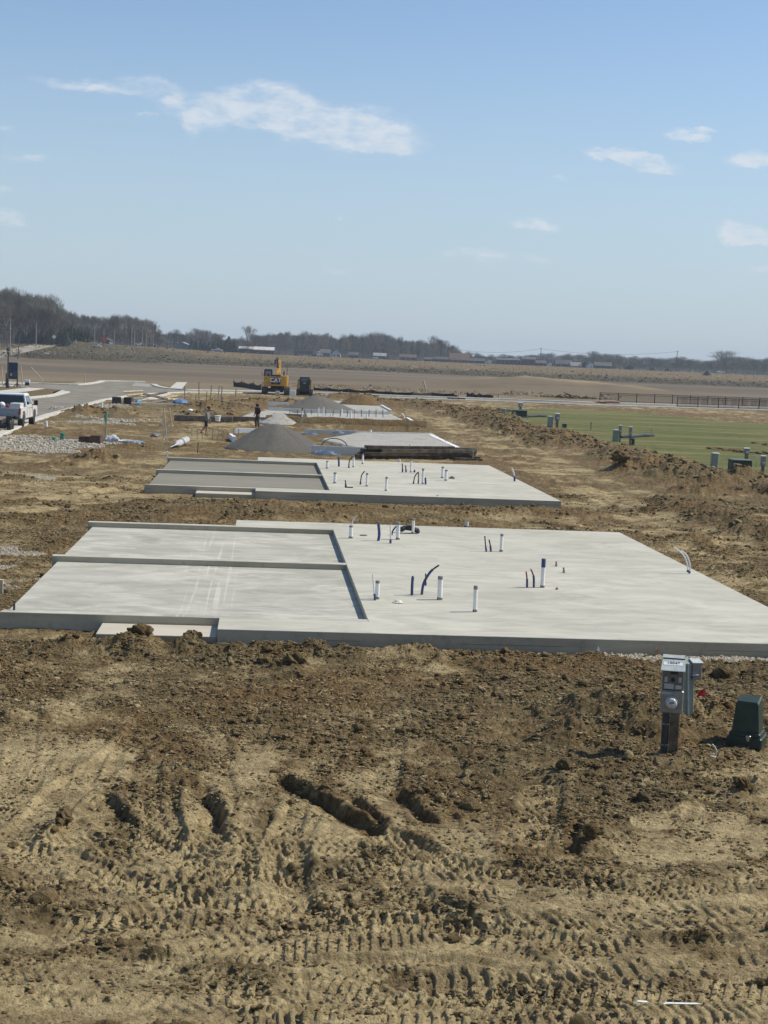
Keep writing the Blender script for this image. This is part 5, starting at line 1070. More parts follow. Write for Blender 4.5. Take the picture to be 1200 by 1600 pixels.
slabby(175, 690, 24, .4, .28, 'white and grey sack mound next to the dark brown box', mat('sack', (.55, .57, .60), .6, .25, 5), seed=4, name='sack', cat='sack'); slabby(200, 690.5, 34, .35, .10, 'flat white plastic sheet beside the sack mound', M_WHITE, seed=6, name='plastic_sheet', cat='sheet'); slabby(207, 693.5, 40, .4, .14, 'long pale blue plastic bundle in front of the white sheet', mat('pale_blue_wrap', (.26, .36, .46), .5, .25, 5), seed=9)
tag(MB().box((0, 0, .05), (.9, .12, .05), rz=.1).box((.1, .25, .06), (.8, .12, .05)).build('white_boards', M_WHITE, loc=P0(115, 690)), 'pair of short white boards beside the reddish brown carton', 'boards')
def pipe_end(px, by, w, h, label, m, tilt=0., name='pipe_stub', cat='pipe'):
    P = P0(px, by); s = (P@FH)/FPX; e = empty(name, P, label, cat); e.rotation_euler = (0, tilt, 0)
    MB().tube([(0, 0, -.03), (0, 0, h*s)], w*s/2, 14).build('pipe_body', m, e, smooth=True); MB().tube([(0, 0, h*s*.8), (0, 0, h*s+.01)], w*s/2*1.15, 14).build('pipe_socket', m, e, smooth=True); return e
pipe_end(97, 689, 7, 11, 'green pipe stub standing upright on the gravel', M_GREEN, .05); pipe_end(85, 690, 5, 6, 'smaller green pipe stub next to the upright one', M_GREEN, -.2); pipe_end(73, 670, 4, 12, 'tilted white pipe stub beside the kerb', M_PVC, -.12); pipe_end(159, 641, 3.5, 11, 'small white pipe stub standing beside the road by the crates', M_PVC)
P = P0(150, 642, .12); e = empty('green_pipe', P, 'green pipe lying on its side near the kerb', 'pipe', rz=.2); MB().tube([(-.35, 0, 0), (.35, 0, .02)], .12, 14).build('pipe_body', M_GREEN, e, smooth=True); MB().tube([(.3, 0, .01), (.4, 0, .02)], .15, 14).build('pipe_socket', M_GREEN, e, smooth=True)
post(164, 686, 645, 2.2, 'wood_stake', M_STAKE, 'tall wood stake with a green ribbon wound about its top', 'stake', lean=.06)
P = P0(166, 686); s = (P@FH)/FPX; tag(MB().tube([(0, 0, 30*s), (.03, 0, 36*s), (.10, 0, 40*s), (.02, 0, 42*s), (-.08, 0, 36*s), (-.05, 0, 26*s)], [.03, .09, .07, .05, .08, .04], 8).build('green_ribbon', mat('ribbon_green', (.05, .30, .20), .6, .2, 10), loc=P, smooth=True), 'green ribbon hanging from the tall wood stake', 'ribbon')
# crates, lumber and tarp at the road edge
boxthing(182, 631, 14, 9, 'open dark crate at the road edge beside another crate', M_CRATE, 1.2, .1, 'open_crate', 'crate'); boxthing(201, 631, 12, 10, 'dark crate with boards leaning on it', M_CRATE, 1.2, -.1, 'open_crate', 'crate')
rng = random.Random(8)
LB = ['pale board on the lumber heap behind the crates, lowest', 'pale board across the lumber heap behind the crates', 'long pale board slanting over the lumber heap', 'thin pale board on top of the lumber heap', 'pale board end poking out toward the walkway', 'broken board lying in the brush pile', 'curved branch like board over the brush pile', 'short board at the end of the brush pile', 'brown board across the brush pile', 'board leaning out of the brush pile']
for k in range(10):
    px, py = (214+rng.uniform(-7, 7), 625+rng.uniform(-2, 2)) if k < 5 else (252+rng.uniform(-12, 14), 629+rng.uniform(-2, 2)); P = P0(px, py, .2+.14*(k % 5))
    tag(MB().box((0, 0, 0), (rng.uniform(1.4, 2.8), .22, .09)).build('scrap_board', M_LUMB if k < 8 else M_OLDW, loc=P, rot=(rng.uniform(.3, .8), rng.uniform(-.25, .25), rng.uniform(-.6, .6))), LB[k], 'board', 'scrap boards near the road end')
slabby(281, 631, 24, 1.2, .32, 'crumpled blue tarp at the end of the long white board', M_BTARP, seed=12, name='tarp', cat='tarp'); slabby(216, 632, 9, .6, .4, 'bright blue bundle where the long white board starts', mat('bright_blue', (.08, .28, .42), .5, .2, 6), seed=13)
a = P0(216, 636); b = P0(271, 636); c = (a+b)/2; e = empty('trestle_board', c, 'long white board carried level on two thin legs', 'board'); L_ = np.linalg.norm(b-a)
MB().box((0, 0, .28), (L_, .35, .10)).build('board', M_WHITE, e); MB().box((L_*.4, 0, .1), (.06, .3, .3)).build('leg', M_STAKE, e); MB().box((-L_*.4, 0, .1), (.06, .3, .3)).build('leg', M_STAKE, e)
# leaning poles with tubing
for px, by, tx, ty, w, lab, m in ((261, 690, 256, 637, 2.2, 'tall pale pole, thicker of the leaning pair', M_STAKE), (269, 667, 264.5, 637, 2.4, 'leaning pole with a white foot, shorter of the pair', M_STAKE), (255.5, 688, 256, 640, 1.5, 'thin bent rod between the leaning poles', M_STEEL)):
    P = P0(px, by); D = P@FH; Q = atD(tx, ty, D)-P; e = empty('leaning_pole', P, lab, 'pole'); r = w/2*D/FPX; MB().tube([(0, 0, -.05), tuple(Q*.5), tuple(Q)], r, 6).build('pole_shaft', m, e); MB().tube([(0, 0, 0), tuple(Q*.03)], r*2, 8).build('pole_foot', M_WHITE, e)
def tubecurve(pts, r, label, m, name='loose_tube', cat='tube'):
    P = P0(*pts[0]); D = P@FH; tag(MB().tube([tuple(atD(px, py, D)-P) for px, py in pts], r, 6).build(name, m, loc=P, smooth=True), label, cat)
tubecurve([(255, 687), (259, 676), (253, 660), (245, 650), (235, 645)], .025, 'grey tube bowing out from the leaning poles', M_LBL); tubecurve([(254, 706), (257, 695), (262, 690), (263, 678), (266, 668)], .02, 'thin pale tube at the foot of the leaning poles', M_STAKE)
slabby(243, 682, 14, .7, .14, 'heap of bluish dust colour sheeting under the leaning poles', mat('grey_sheet', (.17, .18, .18), .7, .2, 6), seed=15, name='plastic_sheet', cat='sheet')
# roll of white plastic
def roll():
    a = P0(266, 703, .12); b = P0(291, 695, .24); c = (a+b)/2; d = (b-a); e = empty('plastic_roll', c, 'big white plastic roll with a trailing twisted end', 'roll')
    pts = [tuple(a+d*t-c) for t in (0, .22, .36, .45, .95, 1.0)]; MB().tube(pts, [.02, .03, .06, .18, .20, .19], 18).build('roll_body', mat('roll_film', (.50, .50, .48), .5, .15, 5), e, smooth=True)
    q = b-c; n = d/np.linalg.norm(d); MB().tube([tuple(q+n*.0), tuple(q+n*.02)], .10, 14).build('roll_core', M_BLACK, e); MB().tube([tuple(a+d*.62-c), tuple(a+d*.67-c)], .212, 18).build('roll_strap', M_TAPE, e)
roll()
post(261, 716, 705, 2.2, 'marker_stake', M_PVC, 'short white stake at the corner of the second slab garage', 'stake')
# scrap heap and barrel behind the person in shorts
slabby(297, 653, 8, .3, .10, 'white scrap on the dark heap behind the person in shorts', M_WHITE, seed=20, name='scrap', cat='scrap'); tag(MB().box((0, 0, .2), (1.3, .1, .08), ry=.35).build('scrap_board', M_LUMB, loc=P0(307, 650)), 'short pale board leaning on the dark heap behind the person in shorts', 'board', 'scrap boards near the road end')
tag(MB().box((0, 0, .2), (4.2, .5, .42), bev=.03).build('formwork', M_OLDW, loc=P0(318, 659), rot=(0, 0, 0)), 'low dark form panel behind the person in shorts', 'form panel'); tag(MB().box((0, 0, .2), (5.0, .2, .40), bev=.02).build('formwork', M_OLDW, loc=P0(377, 661)), 'long dark form panel between the two walking people', 'form panel')
P = P0(340, 661, .15); e = empty('white_bucket', P, 'white bucket on the dark form between the two people', 'bucket'); MB().lathe([(.17, 0), (.22, .36), (.24, .37), (.24, .40), (.2, .41)], 16).build('bucket_body', M_WHITE, e, smooth=True); MB().tube([(-.24, 0, .36), (-.2, -.05, .2), (0, -.25, .12), (.2, -.05, .2), (.24, 0, .36)], .012, 6).build('bucket_handle', M_STEEL, e)
# silt fence fabric along the street
def silt(pts, h, label):
    n = len(pts); e = empty('silt_fence', P0(*pts[0]), label, 'silt fence'); o = P0(*pts[0]); vs = []; fs = []; rng = random.Random(len(pts)); W_ = []
    for i in range(n-1):
        a = P0(*pts[i]); b = P0(*pts[i+1]); m_ = max(2, int(np.linalg.norm(b-a)/.8))
        for k in range(m_): t = k/m_; sag = math.sin(math.pi*t)*.3; W_.append((a+(b-a)*t-o, h*(1-sag)*(pts[i][2] if len(pts[i]) > 2 else 1)))
    for k, (p, hh) in enumerate(W_):
        q = .12*rng.uniform(-1, 1); vs += [(p[0], p[1]-.03, p[2]-.05), (p[0]+q, p[1]-.03+q, p[2]+hh*rng.uniform(.85, 1.1)), (p[0]+q, p[1]+.02+q, p[2]+hh*rng.uniform(.85, 1.1)), (p[0], p[1]+.03, p[2]-.05)]
    for k in range(len(W_)-1):
        b = k*4
        for j in range(3): fs.append((b+j, b+4+j, b+5+j, b+1+j))
    MB().add(vs, fs).build('fence_fabric', mat('black_fabric', (.028, .026, .026), .8, .3, 3), e)
    for i in range(0, n): p = P0(*pts[i][:2])-o; MB().box((p[0], p[1]-.06, p[2]+h*.55), (.07, .07, h*1.3)).build('fence_stake', M_OLDW, e)
def P0(px, py, dz=0., _f=P0): return _f(px, py, dz)
silt([(490, 610), (512, 611), (545, 613), (580, 614.5), (610, 616.5), (645, 618), (675, 618.5), (708, 620), (716, 622)], .5, 'long drooping black silt fence along the street beyond the pads'); silt([(365, 604), (378, 605), (395, 607.5), (410, 610)], .9, 'short black silt fence leading up to the excavator'); silt([(729, 619.5), (738, 620.5), (748, 621.5), (762, 622), (778, 623)], .6, 'torn black silt fence lying flat beside the weedy slope')
tubecurve([(664, 616), (665.5, 610), (664, 602), (661.5, 595)], .16, 'tall pale tube curving up beyond the silt fence', M_STAKE, 'marker_tube', 'tube'); tubecurve([(632, 654), (631, 650), (628, 646)], .08, 'white tube leaning out beside the outer end of the fourth plot', M_PEX)
tag(MB().box((0, 0, .12), (2.2, .5, .1), rz=.2).box((.8, .2, .3), (.9, .3, .1), ry=-.5).build('white_boards', M_WHITE, loc=P0(521, 617)), 'white scrap boards behind the farther grey pile', 'boards')
tag(MB().box((0, 0, .2), (2.4, .3, .3)).build('formwork', M_OLDW, loc=P0(713, 625)), 'dark board lying on the street before the silt fence', 'form panel')
# concrete aprons, kerbs
M_KERB = mat('kerb_concrete', (.52, .50, .44), .85, .1, 1.5)
def flat(px, name, m, top=.04, th=.3):
    P = np.array([at(*p)[:2] for p in px]); c = P.mean(0); z = max(float(base_z(*p)) for p in P); o = MB().prism([tuple(p-c) for p in P], z-th, z+top).build(name, m, loc=(c[0], c[1], 0)); o['kind'] = 'structure'; return o
def kerb(px, w=.5, h=.13, name='kerb'):
    P = [Vector(at(*p)[:2]) for p in px]; vs = []; n = len(P)
    for i, p in enumerate(P):
        t = (P[min(i+1, n-1)]-P[max(i-1, 0)]).normalized(); nn = Vector((-t.y, t.x))*w/2; z = float(base_z(p.x, p.y)); vs += [(p.x-nn.x, p.y-nn.y, z-.1), (p.x-nn.x, p.y-nn.y, z+h-.03), (p.x-nn.x*.8, p.y-nn.y*.8, z+h), (p.x+nn.x*.8, p.y+nn.y*.8, z+h), (p.x+nn.x, p.y+nn.y, z+h-.03), (p.x+nn.x, p.y+nn.y, z-.1)]
    fs = [(i*6+j, i*6+j+1, (i+1)*6+j+1, (i+1)*6+j) for i in range(n-1) for j in range(5)]+[(0, 1, 2, 3, 4, 5), tuple((n-1)*6+j for j in (5, 4, 3, 2, 1, 0))]
    o = MB().add(vs, fs).build(name, M_KERB); o['kind'] = 'structure'; return o
kerb([(-60, 712), (0, 680), (40, 662), (75, 650), (120, 638), (160, 626.5), (200, 619.5), (228, 616.5), (265, 614.6), (290, 613.6), (410, 614.8), (490, 617.6), (600, 621.9), (780, 627.6), (900, 632.6), (1200, 641.6), (1500, 653)], .62)
kerb([(1500, 648), (1200, 637.2), (900, 628.5), (780, 623.8), (600, 618.1), (490, 614.3), (410, 611.8), (290, 609.6), (262, 607.3), (247, 604.3), (240, 601)], .9)
kerb([(0, 597.6), (60, 599.4), (100, 600.8), (118, 601.4), (135, 600.5), (150, 598.2), (160, 595.8), (185, 596), (225, 597)], .9)
kerb([(-100, 628), (0, 624), (48, 622.3), (80, 619), (104, 613.2)], .7, .14); flat([(80, 618.6), (104, 613), (97, 610.3), (84, 613.5)], 'kerb_ramp', M_KERB, .10)
flat([(-60, 626), (30, 622.5), (50, 621.5), (80, 618.4), (97, 610.5), (70, 608.2), (52, 606), (40, 604.4), (0, 603.5), (-60, 604)], 'traffic_island', M_DIRT, .10); flat([(-40, 617.5), (26, 615), (50, 612), (70, 608.8), (45, 607), (0, 612), (-40, 614)], 'pavement', M_KERB, .125); flat([(-40, 604), (20, 603.5), (48, 606), (20, 604.8), (-40, 606)], 'pavement', M_KERB, .125)
flat([(264, 607.6), (283, 608.8), (292, 597.8), (276, 597.6)], 'pavement', M_KERB, .06); flat([(221, 625.5), (243, 625), (267, 616), (252, 615)], 'pavement', M_KERB, .08); flat([(205, 603.5), (230, 604.5), (243, 601.5), (212, 597.8)], 'road_patch', mat('new_patch', (.30, .285, .25), .85, .1, 1), .012, .1)
flat([(-40, 598), (45, 600.5), (47, 598.8), (-40, 596.3)], 'pavement', M_KERB, .05)

# ------------------------------------------------------------------ lamp post and sign board on the island
def lamp():
    P, h = hgt(12, 606, 544, .1); e = empty('street_lamp', P, 'black lamp post with a lantern head on the traffic island', 'street lamp'); h_ = h-.75
    MB().lathe([(.22, 0), (.22, .12), (.14, .3), (.12, .9), (.09, 1.0), (.075, 1.2), (.065, h_), (.11, h_+.03), (.05, h_+.12)], 14).build('lamp_pole', M_BLACK, e, smooth=True)
    hd = MB().lathe([(.10, h_+.12), (.20, h_+.5), (.26, h_+.52), (.24, h_+.58), (.10, h_+.72), (.04, h_+.76), (.02, h_+.86)], 8).build('lantern', M_BLACK, e); MB().lathe([(.105, h_+.16), (.205, h_+.48)], 8).build('lamp_glass', mat('lamp_glass', (.35, .36, .34), .2, .1, 6), e)
lamp()
def signboard():
    P = P0(19.5, 605); s = (P@FH)/FPX; e = empty('sign_board', P+np.array([0, 0, .1]), 'tall navy blue sign board on two splayed posts on the traffic island', 'sign', rz=R(-4)); m = mat('navy_panel', (.012, .030, .075), .45, .12, 5)
    w = 15.5*s; MB().box((0, 0, 24.5*s), (w, .12, 26*s), bev=.01).build('sign_panel', m, e); 
    for sx in (-1, 1):
        x = sx*w*.45+(-.25 if sx < 0 else 0); l = MB().box((x, .1, 10*s), (.13, .13, 20*s)).build('sign_post', M_BLACK, e); b = MB(); 
        for a in (-1, 1): b.tube([(x, .1, .45), (x+a*.4, .1, 0)], .05, 6).tube([(x, .1, .45), (x, .1+a*.45, 0)], .05, 6)
        b.build('post_brace', M_BLACK, l)
    MB().box((-.16, -.07, 18.5*s), (.2, .02, .34)).build('paper_notice', M_LBL, e); MB().box((w*.28, -.07, 19.5*s), (w*.36, .02, .8)).build('sign_emblem', mat('emblem_blue', (.035, .06, .11), .5, .2, 6), e)
signboard()
P = P0(42.5, 602); e = empty('white_cabinet', P, 'small white box on short legs behind the traffic island', 'box'); MB().box((0, 0, .55), (.62, .5, .32), bev=.02).build('box_body', M_WHITE, e); MB().box((0, 0, .2), (.5, .4, .4)).build('box_base', M_DARK, e)
for px, by, tx, ty, w, lab in ((4.5, 602, 2.5, 573, 1.6, 'tall pale stake cut close to the picture edge by the lamp'), (35.5, 604, 32.5, 571.5, 1.6, 'tall pale stake just beside the navy sign board'), (67.5, 595, 48.5, 574, 1.6, 'pale stake leaning far over beyond the road'), (80.5, 596, 80.5, 585, 1.0, 'short pale stake upright beyond the road'), (132.5, 597, 132, 583, 1.8, 'pale post by the far kerb bend')):
    P = P0(px, by); D = P@FH; Q = atD(tx, ty, D)-P; r = w/2*D/FPX; tag(MB().tube([(0, 0, -.05), tuple(Q*.5), tuple(Q)], r, 5).build('survey_stake', M_STAKE, loc=P), lab, 'stake')

# ------------------------------------------------------------------ pickup with service bed and trailer
def pickup():
    A = at(33, 668); B = at(52.5, 662.5); 
    d = (B-A)[:2]; hd = math.atan2(d[1], d[0]); wb = 4.05
    e = empty('pickup_truck', (0, 0, 0), 'white crew cab pickup with a loaded open bed, seen from behind at the road edge', 'pickup truck')
    paint = mat('truck_white', (.80, .80, .79), .3, .04, 3, coat=.5); glass = mat('dark_glass', (.012, .014, .018), .08, .1, 3, coat=.5); blk = M_BLACK; chrome = M_STEEL
    # local: x forward, y left; right-hand wheels at y = -.86; rear axle at x=0
    prof = [(-1.15, .62), (-1.15, 1.18), (1.02, 1.20), (1.10, 1.92), (1.35, 2.0), (2.75, 1.98), (3.0, 1.86), (3.75, 1.32), (4.95, 1.22), (5.12, 1.05), (5.15, .62), (4.75, .55), (4.62, .85), (4.35, 1.0), (3.75, 1.0), (3.5, .85), (3.4, .5), (.65, .5), (.55, .82), (.3, .98), (-.3, .98), (-.55, .82), (-.65, .58)]
    body = MB(); lower = [(-1.15, .62), (-1.15, 1.22), (1.0, 1.24), (1.02, 1.30), (3.75, 1.30), (4.95, 1.20), (5.12, 1.05), (5.15, .62), (4.75, .55), (4.60, .85), (4.35, 1.0), (3.75, 1.0), (3.5, .85), (3.4, .5), (.65, .5), (.52, .84), (.3, 1.0), (-.3, 1.0), (-.52, .84), (-.65, .58)]
    body.side([p for p in lower], 'y', -1.0, -.93); body.side(lower, 'y', .93, 1.0)
    body.box((2.45, 0, .72), (2.6, 1.86, .30)); body.box((4.35, 0, 1.08), (1.55, 1.86, .22), bev=.05); body.box((5.06, 0, .85), (.16, 1.86, .45), bev=.04)
    body.box((2.2, -.93, 1.1), (2.35, .10, .42)).box((2.2, .93, 1.1), (2.35, .10, .42))
    b = body.build('truck_body', paint, e)
    # cab greenhouse
    cab = MB().add([(1.05, -.97, 1.28), (3.72, -.97, 1.28), (3.72, .97, 1.28), (1.05, .97, 1.28), (1.18, -.80, 1.97), (2.80, -.80, 1.97), (2.80, .80, 1.97), (1.18, .80, 1.97), (1.35, -.74, 2.03), (2.65, -.74, 2.03), (2.65, .74, 2.03), (1.35, .74, 2.03)], [(3, 2, 1, 0), (0, 1, 5, 4), (1, 2, 6, 5), (2, 3, 7, 6), (3, 0, 4, 7), (4, 5, 9, 8), (5, 6, 10, 9), (6, 7, 11, 10), (7, 4, 8, 11), (8, 9, 10, 11)]).build('cab', paint, e)
    def yat(z): return .97-(z-1.28)/.69*.17
    for sgn in (-1, 1):
        for x0, x1, x0t, x1t in ((1.35, 2.15, 1.42, 2.12), (2.27, 3.40, 2.25, 2.74)):
            v = [(x0, sgn*(yat(1.34)+.012), 1.34), (x1, sgn*(yat(1.34)+.012), 1.34), (x1t, sgn*(yat(1.88)+.012), 1.88), (x0t, sgn*(yat(1.88)+.012), 1.88)]; v2 = [(a, s_*1.0-sgn*.03, c) for a, s_, c in v]
            MB().add(v+v2, [(0, 1, 2, 3), (7, 6, 5, 4), (0, 4, 5, 1), (1, 5, 6, 2), (2, 6, 7, 3), (3, 7, 4, 0)]).build('side_window', glass, cab)
    MB().add([(1.035, -.86, 1.32), (1.035, .86, 1.32), (1.13, .76, 1.90), (1.13, -.76, 1.90), (1.08, -.86, 1.32), (1.08, .86, 1.32), (1.18, .76, 1.90), (1.18, -.76, 1.90)], [(0, 3, 2, 1), (4, 5, 6, 7), (0, 1, 5, 4), (1, 2, 6, 5), (2, 3, 7, 6), (3, 0, 4, 7)]).build('rear_window', glass, cab)
    MB().box((3.28, 0, 1.62), (.02, 1.5, .62), ry=-1.02).build('windscreen', glass, cab)
    # bed: floor, inner sides, tailgate, utility box and load
    bed = MB().box((-.05, 0, .80), (2.15, 1.86, .08)).box((1.0, 0, 1.0), (.06, 1.86, .5)).build('bed', mat('bed_grey', (.32, .33, .34), .6, .15, 5), e)
    MB().box((-1.13, 0, .93), (.07, 1.74, .56), bev=.02).build('tailgate', mat('tailgate_grey', (.34, .35, .37), .45, .1, 5), e)
    MB().box((-.35, -.62, 1.30), (1.2, .62, .38), bev=.02).build('tool_box', mat('toolbox_white', (.62, .62, .60), .45, .08, 5), e)
    MB().ico((-.45, .25, 1.34), .19, 3, .15, 3).build('white_helmet', M_WHITE, e, smooth=True); MB().box((-.7, -.12, 1.28), (.2, .14, .3), bev=.04).build('red_can', mat('can_red', (.42, .04, .03), .5, .2, 8), e); MB().box((-.2, .55, 1.2), (1.0, .5, .35), bev=.05).build('tool_load', M_CRATE, e)
    bp = MB().box((-1.28, 0, .62), (.2, 1.9, .2), bev=.03).build('rear_bumper', mat('bumper_dark', (.09, .09, .09), .4, .1, 5, .4), e); MB().box((-1.4, 0, .5), (.35, .12, .1)).build('tow_hitch', blk, bp)
    for sgn in (-1, 1): MB().box((-1.155, sgn*.93, 1.0), (.04, .13, .36), bev=.01).build('tail_light', mat('tail_red', (.35, .02, .02), .25, .1, 8), e)
    for sgn in (-1, 1):
        mir = MB().box((3.15, sgn*1.22, 1.42), (.13, .24, .32), bev=.03).box((3.18, sgn*1.05, 1.30), (.06, .3, .06)).build('wing_mirror', blk, e)
        MB().box((2.1, sgn*1.0, .52), (2.6, .14, .07), bev=.02).build('running_board', blk, e)
        for xx in (1.75, 2.75): MB().box((xx, sgn*1.015, 1.14), (.16, .03, .04)).build('door_handle', blk, b)
        for xx in (1.12, 2.2, 3.32): MB().box((xx, sgn*1.004, .95), (.015, .012, .62)).build('door_seam', M_DARK, b)
    for xx in (0, wb):
        for sgn in (-1, 1):
            w_ = MB().lathe([(.22, -.15), (.37, -.15), (.41, -.10), (.41, .10), (.37, .15), (.22, .15)], 26).build('wheel', blk, e, loc=(xx, sgn*.84, .41), rot=(R(90), 0, 0), smooth=True); MB().lathe([(.22, -.13), (.20, .0), (.1, .03), (.09, .06), (.001, .06)] if sgn < 0 else [(.001, -.06), (.09, -.06), (.1, -.03), (.2, 0), (.22, .13)], 20).build('rim', chrome, w_, smooth=True)
    ca, sa = math.cos(hd), math.sin(hd); off = (0, -.84); e.location = (A[0]-(off[0]*ca-off[1]*sa), A[1]-(off[0]*sa+off[1]*ca), 0); e.rotation_euler = (0, 0, hd)
    # trailer behind
    t = empty('flat_trailer', (0, 0, 0), 'flat tandem trailer hitched behind the white pickup, cut by the picture edge', 'trailer'); tl = Vector((-3.9, .12)); t.location = (e.location.x+tl.x*ca-tl.y*sa, e.location.y+tl.x*sa+tl.y*ca, 0); t.rotation_euler = (0, 0, hd+.04)
    MB().box((-1.6, 0, .72), (5.0, 1.9, .10)).build('deck', M_OLDW, t); fr = MB().box((-1.6, .95, .68), (5.0, .08, .2)).box((-1.6, -.95, .68), (5.0, .08, .2)); fr.tube([(.9, -.9, .66), (2.35, 0, .55)], .06, 8).tube([(.9, .9, .66), (2.35, 0, .55)], .06, 8); fr.build('trailer_frame', blk, t)
    for sgn in (-1, 1):
        MB().box((-1.0, sgn*1.12, .90), (1.9, .30, .05)).box((-1.98, sgn*1.12, .80), (.05, .3, .22), ry=.4).box((-.02, sgn*1.12, .80), (.05, .3, .22), ry=-.4).build('mudguard', blk, t)
        for xx in (-.55, -1.42):
            w_ = MB().lathe([(.2, -.11), (.34, -.11), (.38, -.07), (.38, .07), (.34, .11), (.2, .11)], 24).build('wheel', blk, t, loc=(xx, sgn*1.1, .38), rot=(R(90), 0, 0), smooth=True); MB().lathe([(.2, -.10), (.18, 0), (.07, .02), (.001, .03)] if sgn < 0 else [(.001, -.03), (.07, -.02), (.18, 0), (.2, .1)], 18).build('rim', mat('rim_pale', (.55, .55, .52), .4, .1, 10, .5), w_)
pickup()

# ------------------------------------------------------------------ excavator seen from behind
M_YEL = mat('machine_yellow', (.56, .30, .035), .45, .1, 3, coat=.2); M_MBLK = mat('machine_black', (.022, .024, .028), .5, .2, 6); M_TRACK = mat('crawler_steel', (.065, .058, .05), .6, .3, 6, bump=.01)
def crawler(mb, x, y0, y1, z0, w, h):
    "one crawler belt as a rounded loop with grousers; long axis y"
    r = h/2; pts = []
    for k in range(9): a = -math.pi/2+math.pi*k/8; pts.append((y1-r+r*math.cos(a), z0+r+r*math.sin(a)))
    for k in range(9): a = math.pi/2+math.pi*k/8; pts.append((y0+r+r*math.cos(a), z0+r+r*math.sin(a)))
    mb.side(pts, 'x', x-w/2, x+w/2)
    L = (y1-y0-2*r); n = int(L/.18)
    for k in range(n+1):
        y = y0+r+L*k/n; mb.box((x, y, z0+h+.012), (w, .05, .05)); 
    for k in range(7):
        a = math.pi/2+math.pi*(k+.5)/7
        for yc, sg in ((y0+r, 1), (y1-r, -1)): mb.box((x, yc+sg*(r+.012)*math.cos(a), z0+r+(r+.012)*math.sin(a)), (w, .05, .05), rx=sg*(a-math.pi/2))
def excavator():
    P = P0(431, 617); s = (P@FH)/FPX; e = empty('excavator', P+np.array([0, 2.0, -.03]), 'yellow crawler excavator seen from behind with CAT on its counterweight', 'excavator', rz=R(-2))
    W_ = 2.7
    for sx in (-1, 1):
        mb = MB(); crawler(mb, sx*1.23, -1.75, 2.2, 0, .6, .85); t = mb.build('crawler_track', M_TRACK, e)
    MB().box((0, .2, .55), (1.7, 2.6, .4), bev=.05).lathe([(.6, .7), (.6, .98)], 20, (0, .2, 0)).build('undercarriage', M_MBLK, e)
    # upper structure
    MB().box((0, .55, 1.12), (2.72, 3.2, .26), bev=.05).build('turntable_deck', M_MBLK, e)
    cw = MB(); n = 14; prof = []
    for k in range(n+1): a = math.pi*k/n; prof.append((-1.36*math.copysign(abs(math.cos(a))**.45, math.cos(a)), -1.05-.55*abs(math.sin(a))**.6))
    prof = [(-1.36, -.6)]+prof+[(1.36, -.6)]; cw.prism([(a, b) for a, b in prof], 1.05, 2.12); c = cw.build('counterweight', M_YEL, e)
    MB().box((0.0, -1.62, 1.62), (1.0, .06, .78), bev=.01).build('badge_panel', M_MBLK, c)
    text_mesh('CAT', .62, .012, M_WHITE, 'badge_letters', c, loc=(-.02, -1.665, 1.70), rot=(R(90), 0, 0), bold=.022)
    MB().add([(-.22, -1.672, 1.38), (.22, -1.672, 1.38), (0, -1.672, 1.56), (-.22, -1.66, 1.38), (.22, -1.66, 1.38), (0, -1.66, 1.56)], [(0, 1, 2), (5, 4, 3), (0, 3, 4, 1), (1, 4, 5, 2), (2, 5, 3, 0)]).build('badge_triangle', M_YEL, c)
    MB().box((.55, .2, 1.75), (1.55, 1.9, 1.0), bev=.06).build('engine_cover', M_YEL, e); MB().box((.05, -.55, 2.22), (.95, .9, .22), bev=.04).build('hood_grille', M_MBLK, e)
    cab = MB().add([(-1.36, -.35, 1.25), (-.45, -.35, 1.25), (-.45, 1.35, 1.25), (-1.36, 1.35, 1.25), (-1.36, -.35, 2.8), (-.45, -.35, 2.8), (-.45, 1.2, 2.85), (-1.36, 1.2, 2.85), (-1.28, -.25, 2.93), (-.53, -.25, 2.93), (-.53, 1.1, 2.95), (-1.28, 1.1, 2.95)], [(3, 2, 1, 0), (0, 1, 5, 4), (1, 2, 6, 5), (2, 3, 7, 6), (3, 0, 4, 7), (4, 5, 9, 8), (5, 6, 10, 9), (6, 7, 11, 10), (7, 4, 8, 11), (8, 9, 10, 11)]).build('cab', M_MBLK, e)
    gl = mat('cab_glass', (.19, .25, .26), .1, .1, 3, coat=.4); MB().box((-.90, -.36, 2.42), (.62, .02, .56), bev=.008).build('rear_window', gl, cab); MB().box((-.445, .3, 2.3), (.02, 1.0, .7)).build('side_window', gl, cab); MB().box((-1.365, .4, 2.3), (.02, 1.0, .8)).build('side_window', gl, cab); MB().box((-.88, -.38, 2.28), (.26, .03, .3), bev=.05).build('seat_back', M_MBLK, cab)
    MB().box((-1.62, .9, 2.35), (.05, .22, .4), bev=.02).tube([(-1.36, 1.0, 2.2), (-1.62, .95, 2.3)], .02, 6).build('wing_mirror', M_MBLK, e)
    MB().tube([(.85, -.3, 2.2), (.85, -.3, 2.62), (.85, -.36, 2.72)], .075, 10).build('exhaust', M_MBLK, e); MB().tube([(1.18, .2, 2.2), (1.18, .2, 3.3)], .03, 6).build('antenna_pole', M_MBLK, e)
    # boom rises away from the viewer and folds
    boom = MB(); pr = [(.7, 1.3), (1.4, 2.5), (2.6, 3.4), (3.2, 3.75), (3.45, 3.5), (2.9, 3.4), (1.9, 2.3), (1.25, 1.25)]; boom.side(pr, 'x', -.02, .42); bo = boom.build('boom', M_YEL, e)
    MB().tube([(.2, 1.9, 1.6), (.2, 2.8, 3.3)], .1, 10).tube([(.2, 1.9, 1.6), (.2, 2.4, 2.6)], .14, 10).build('boom_ram', M_MBLK, e)
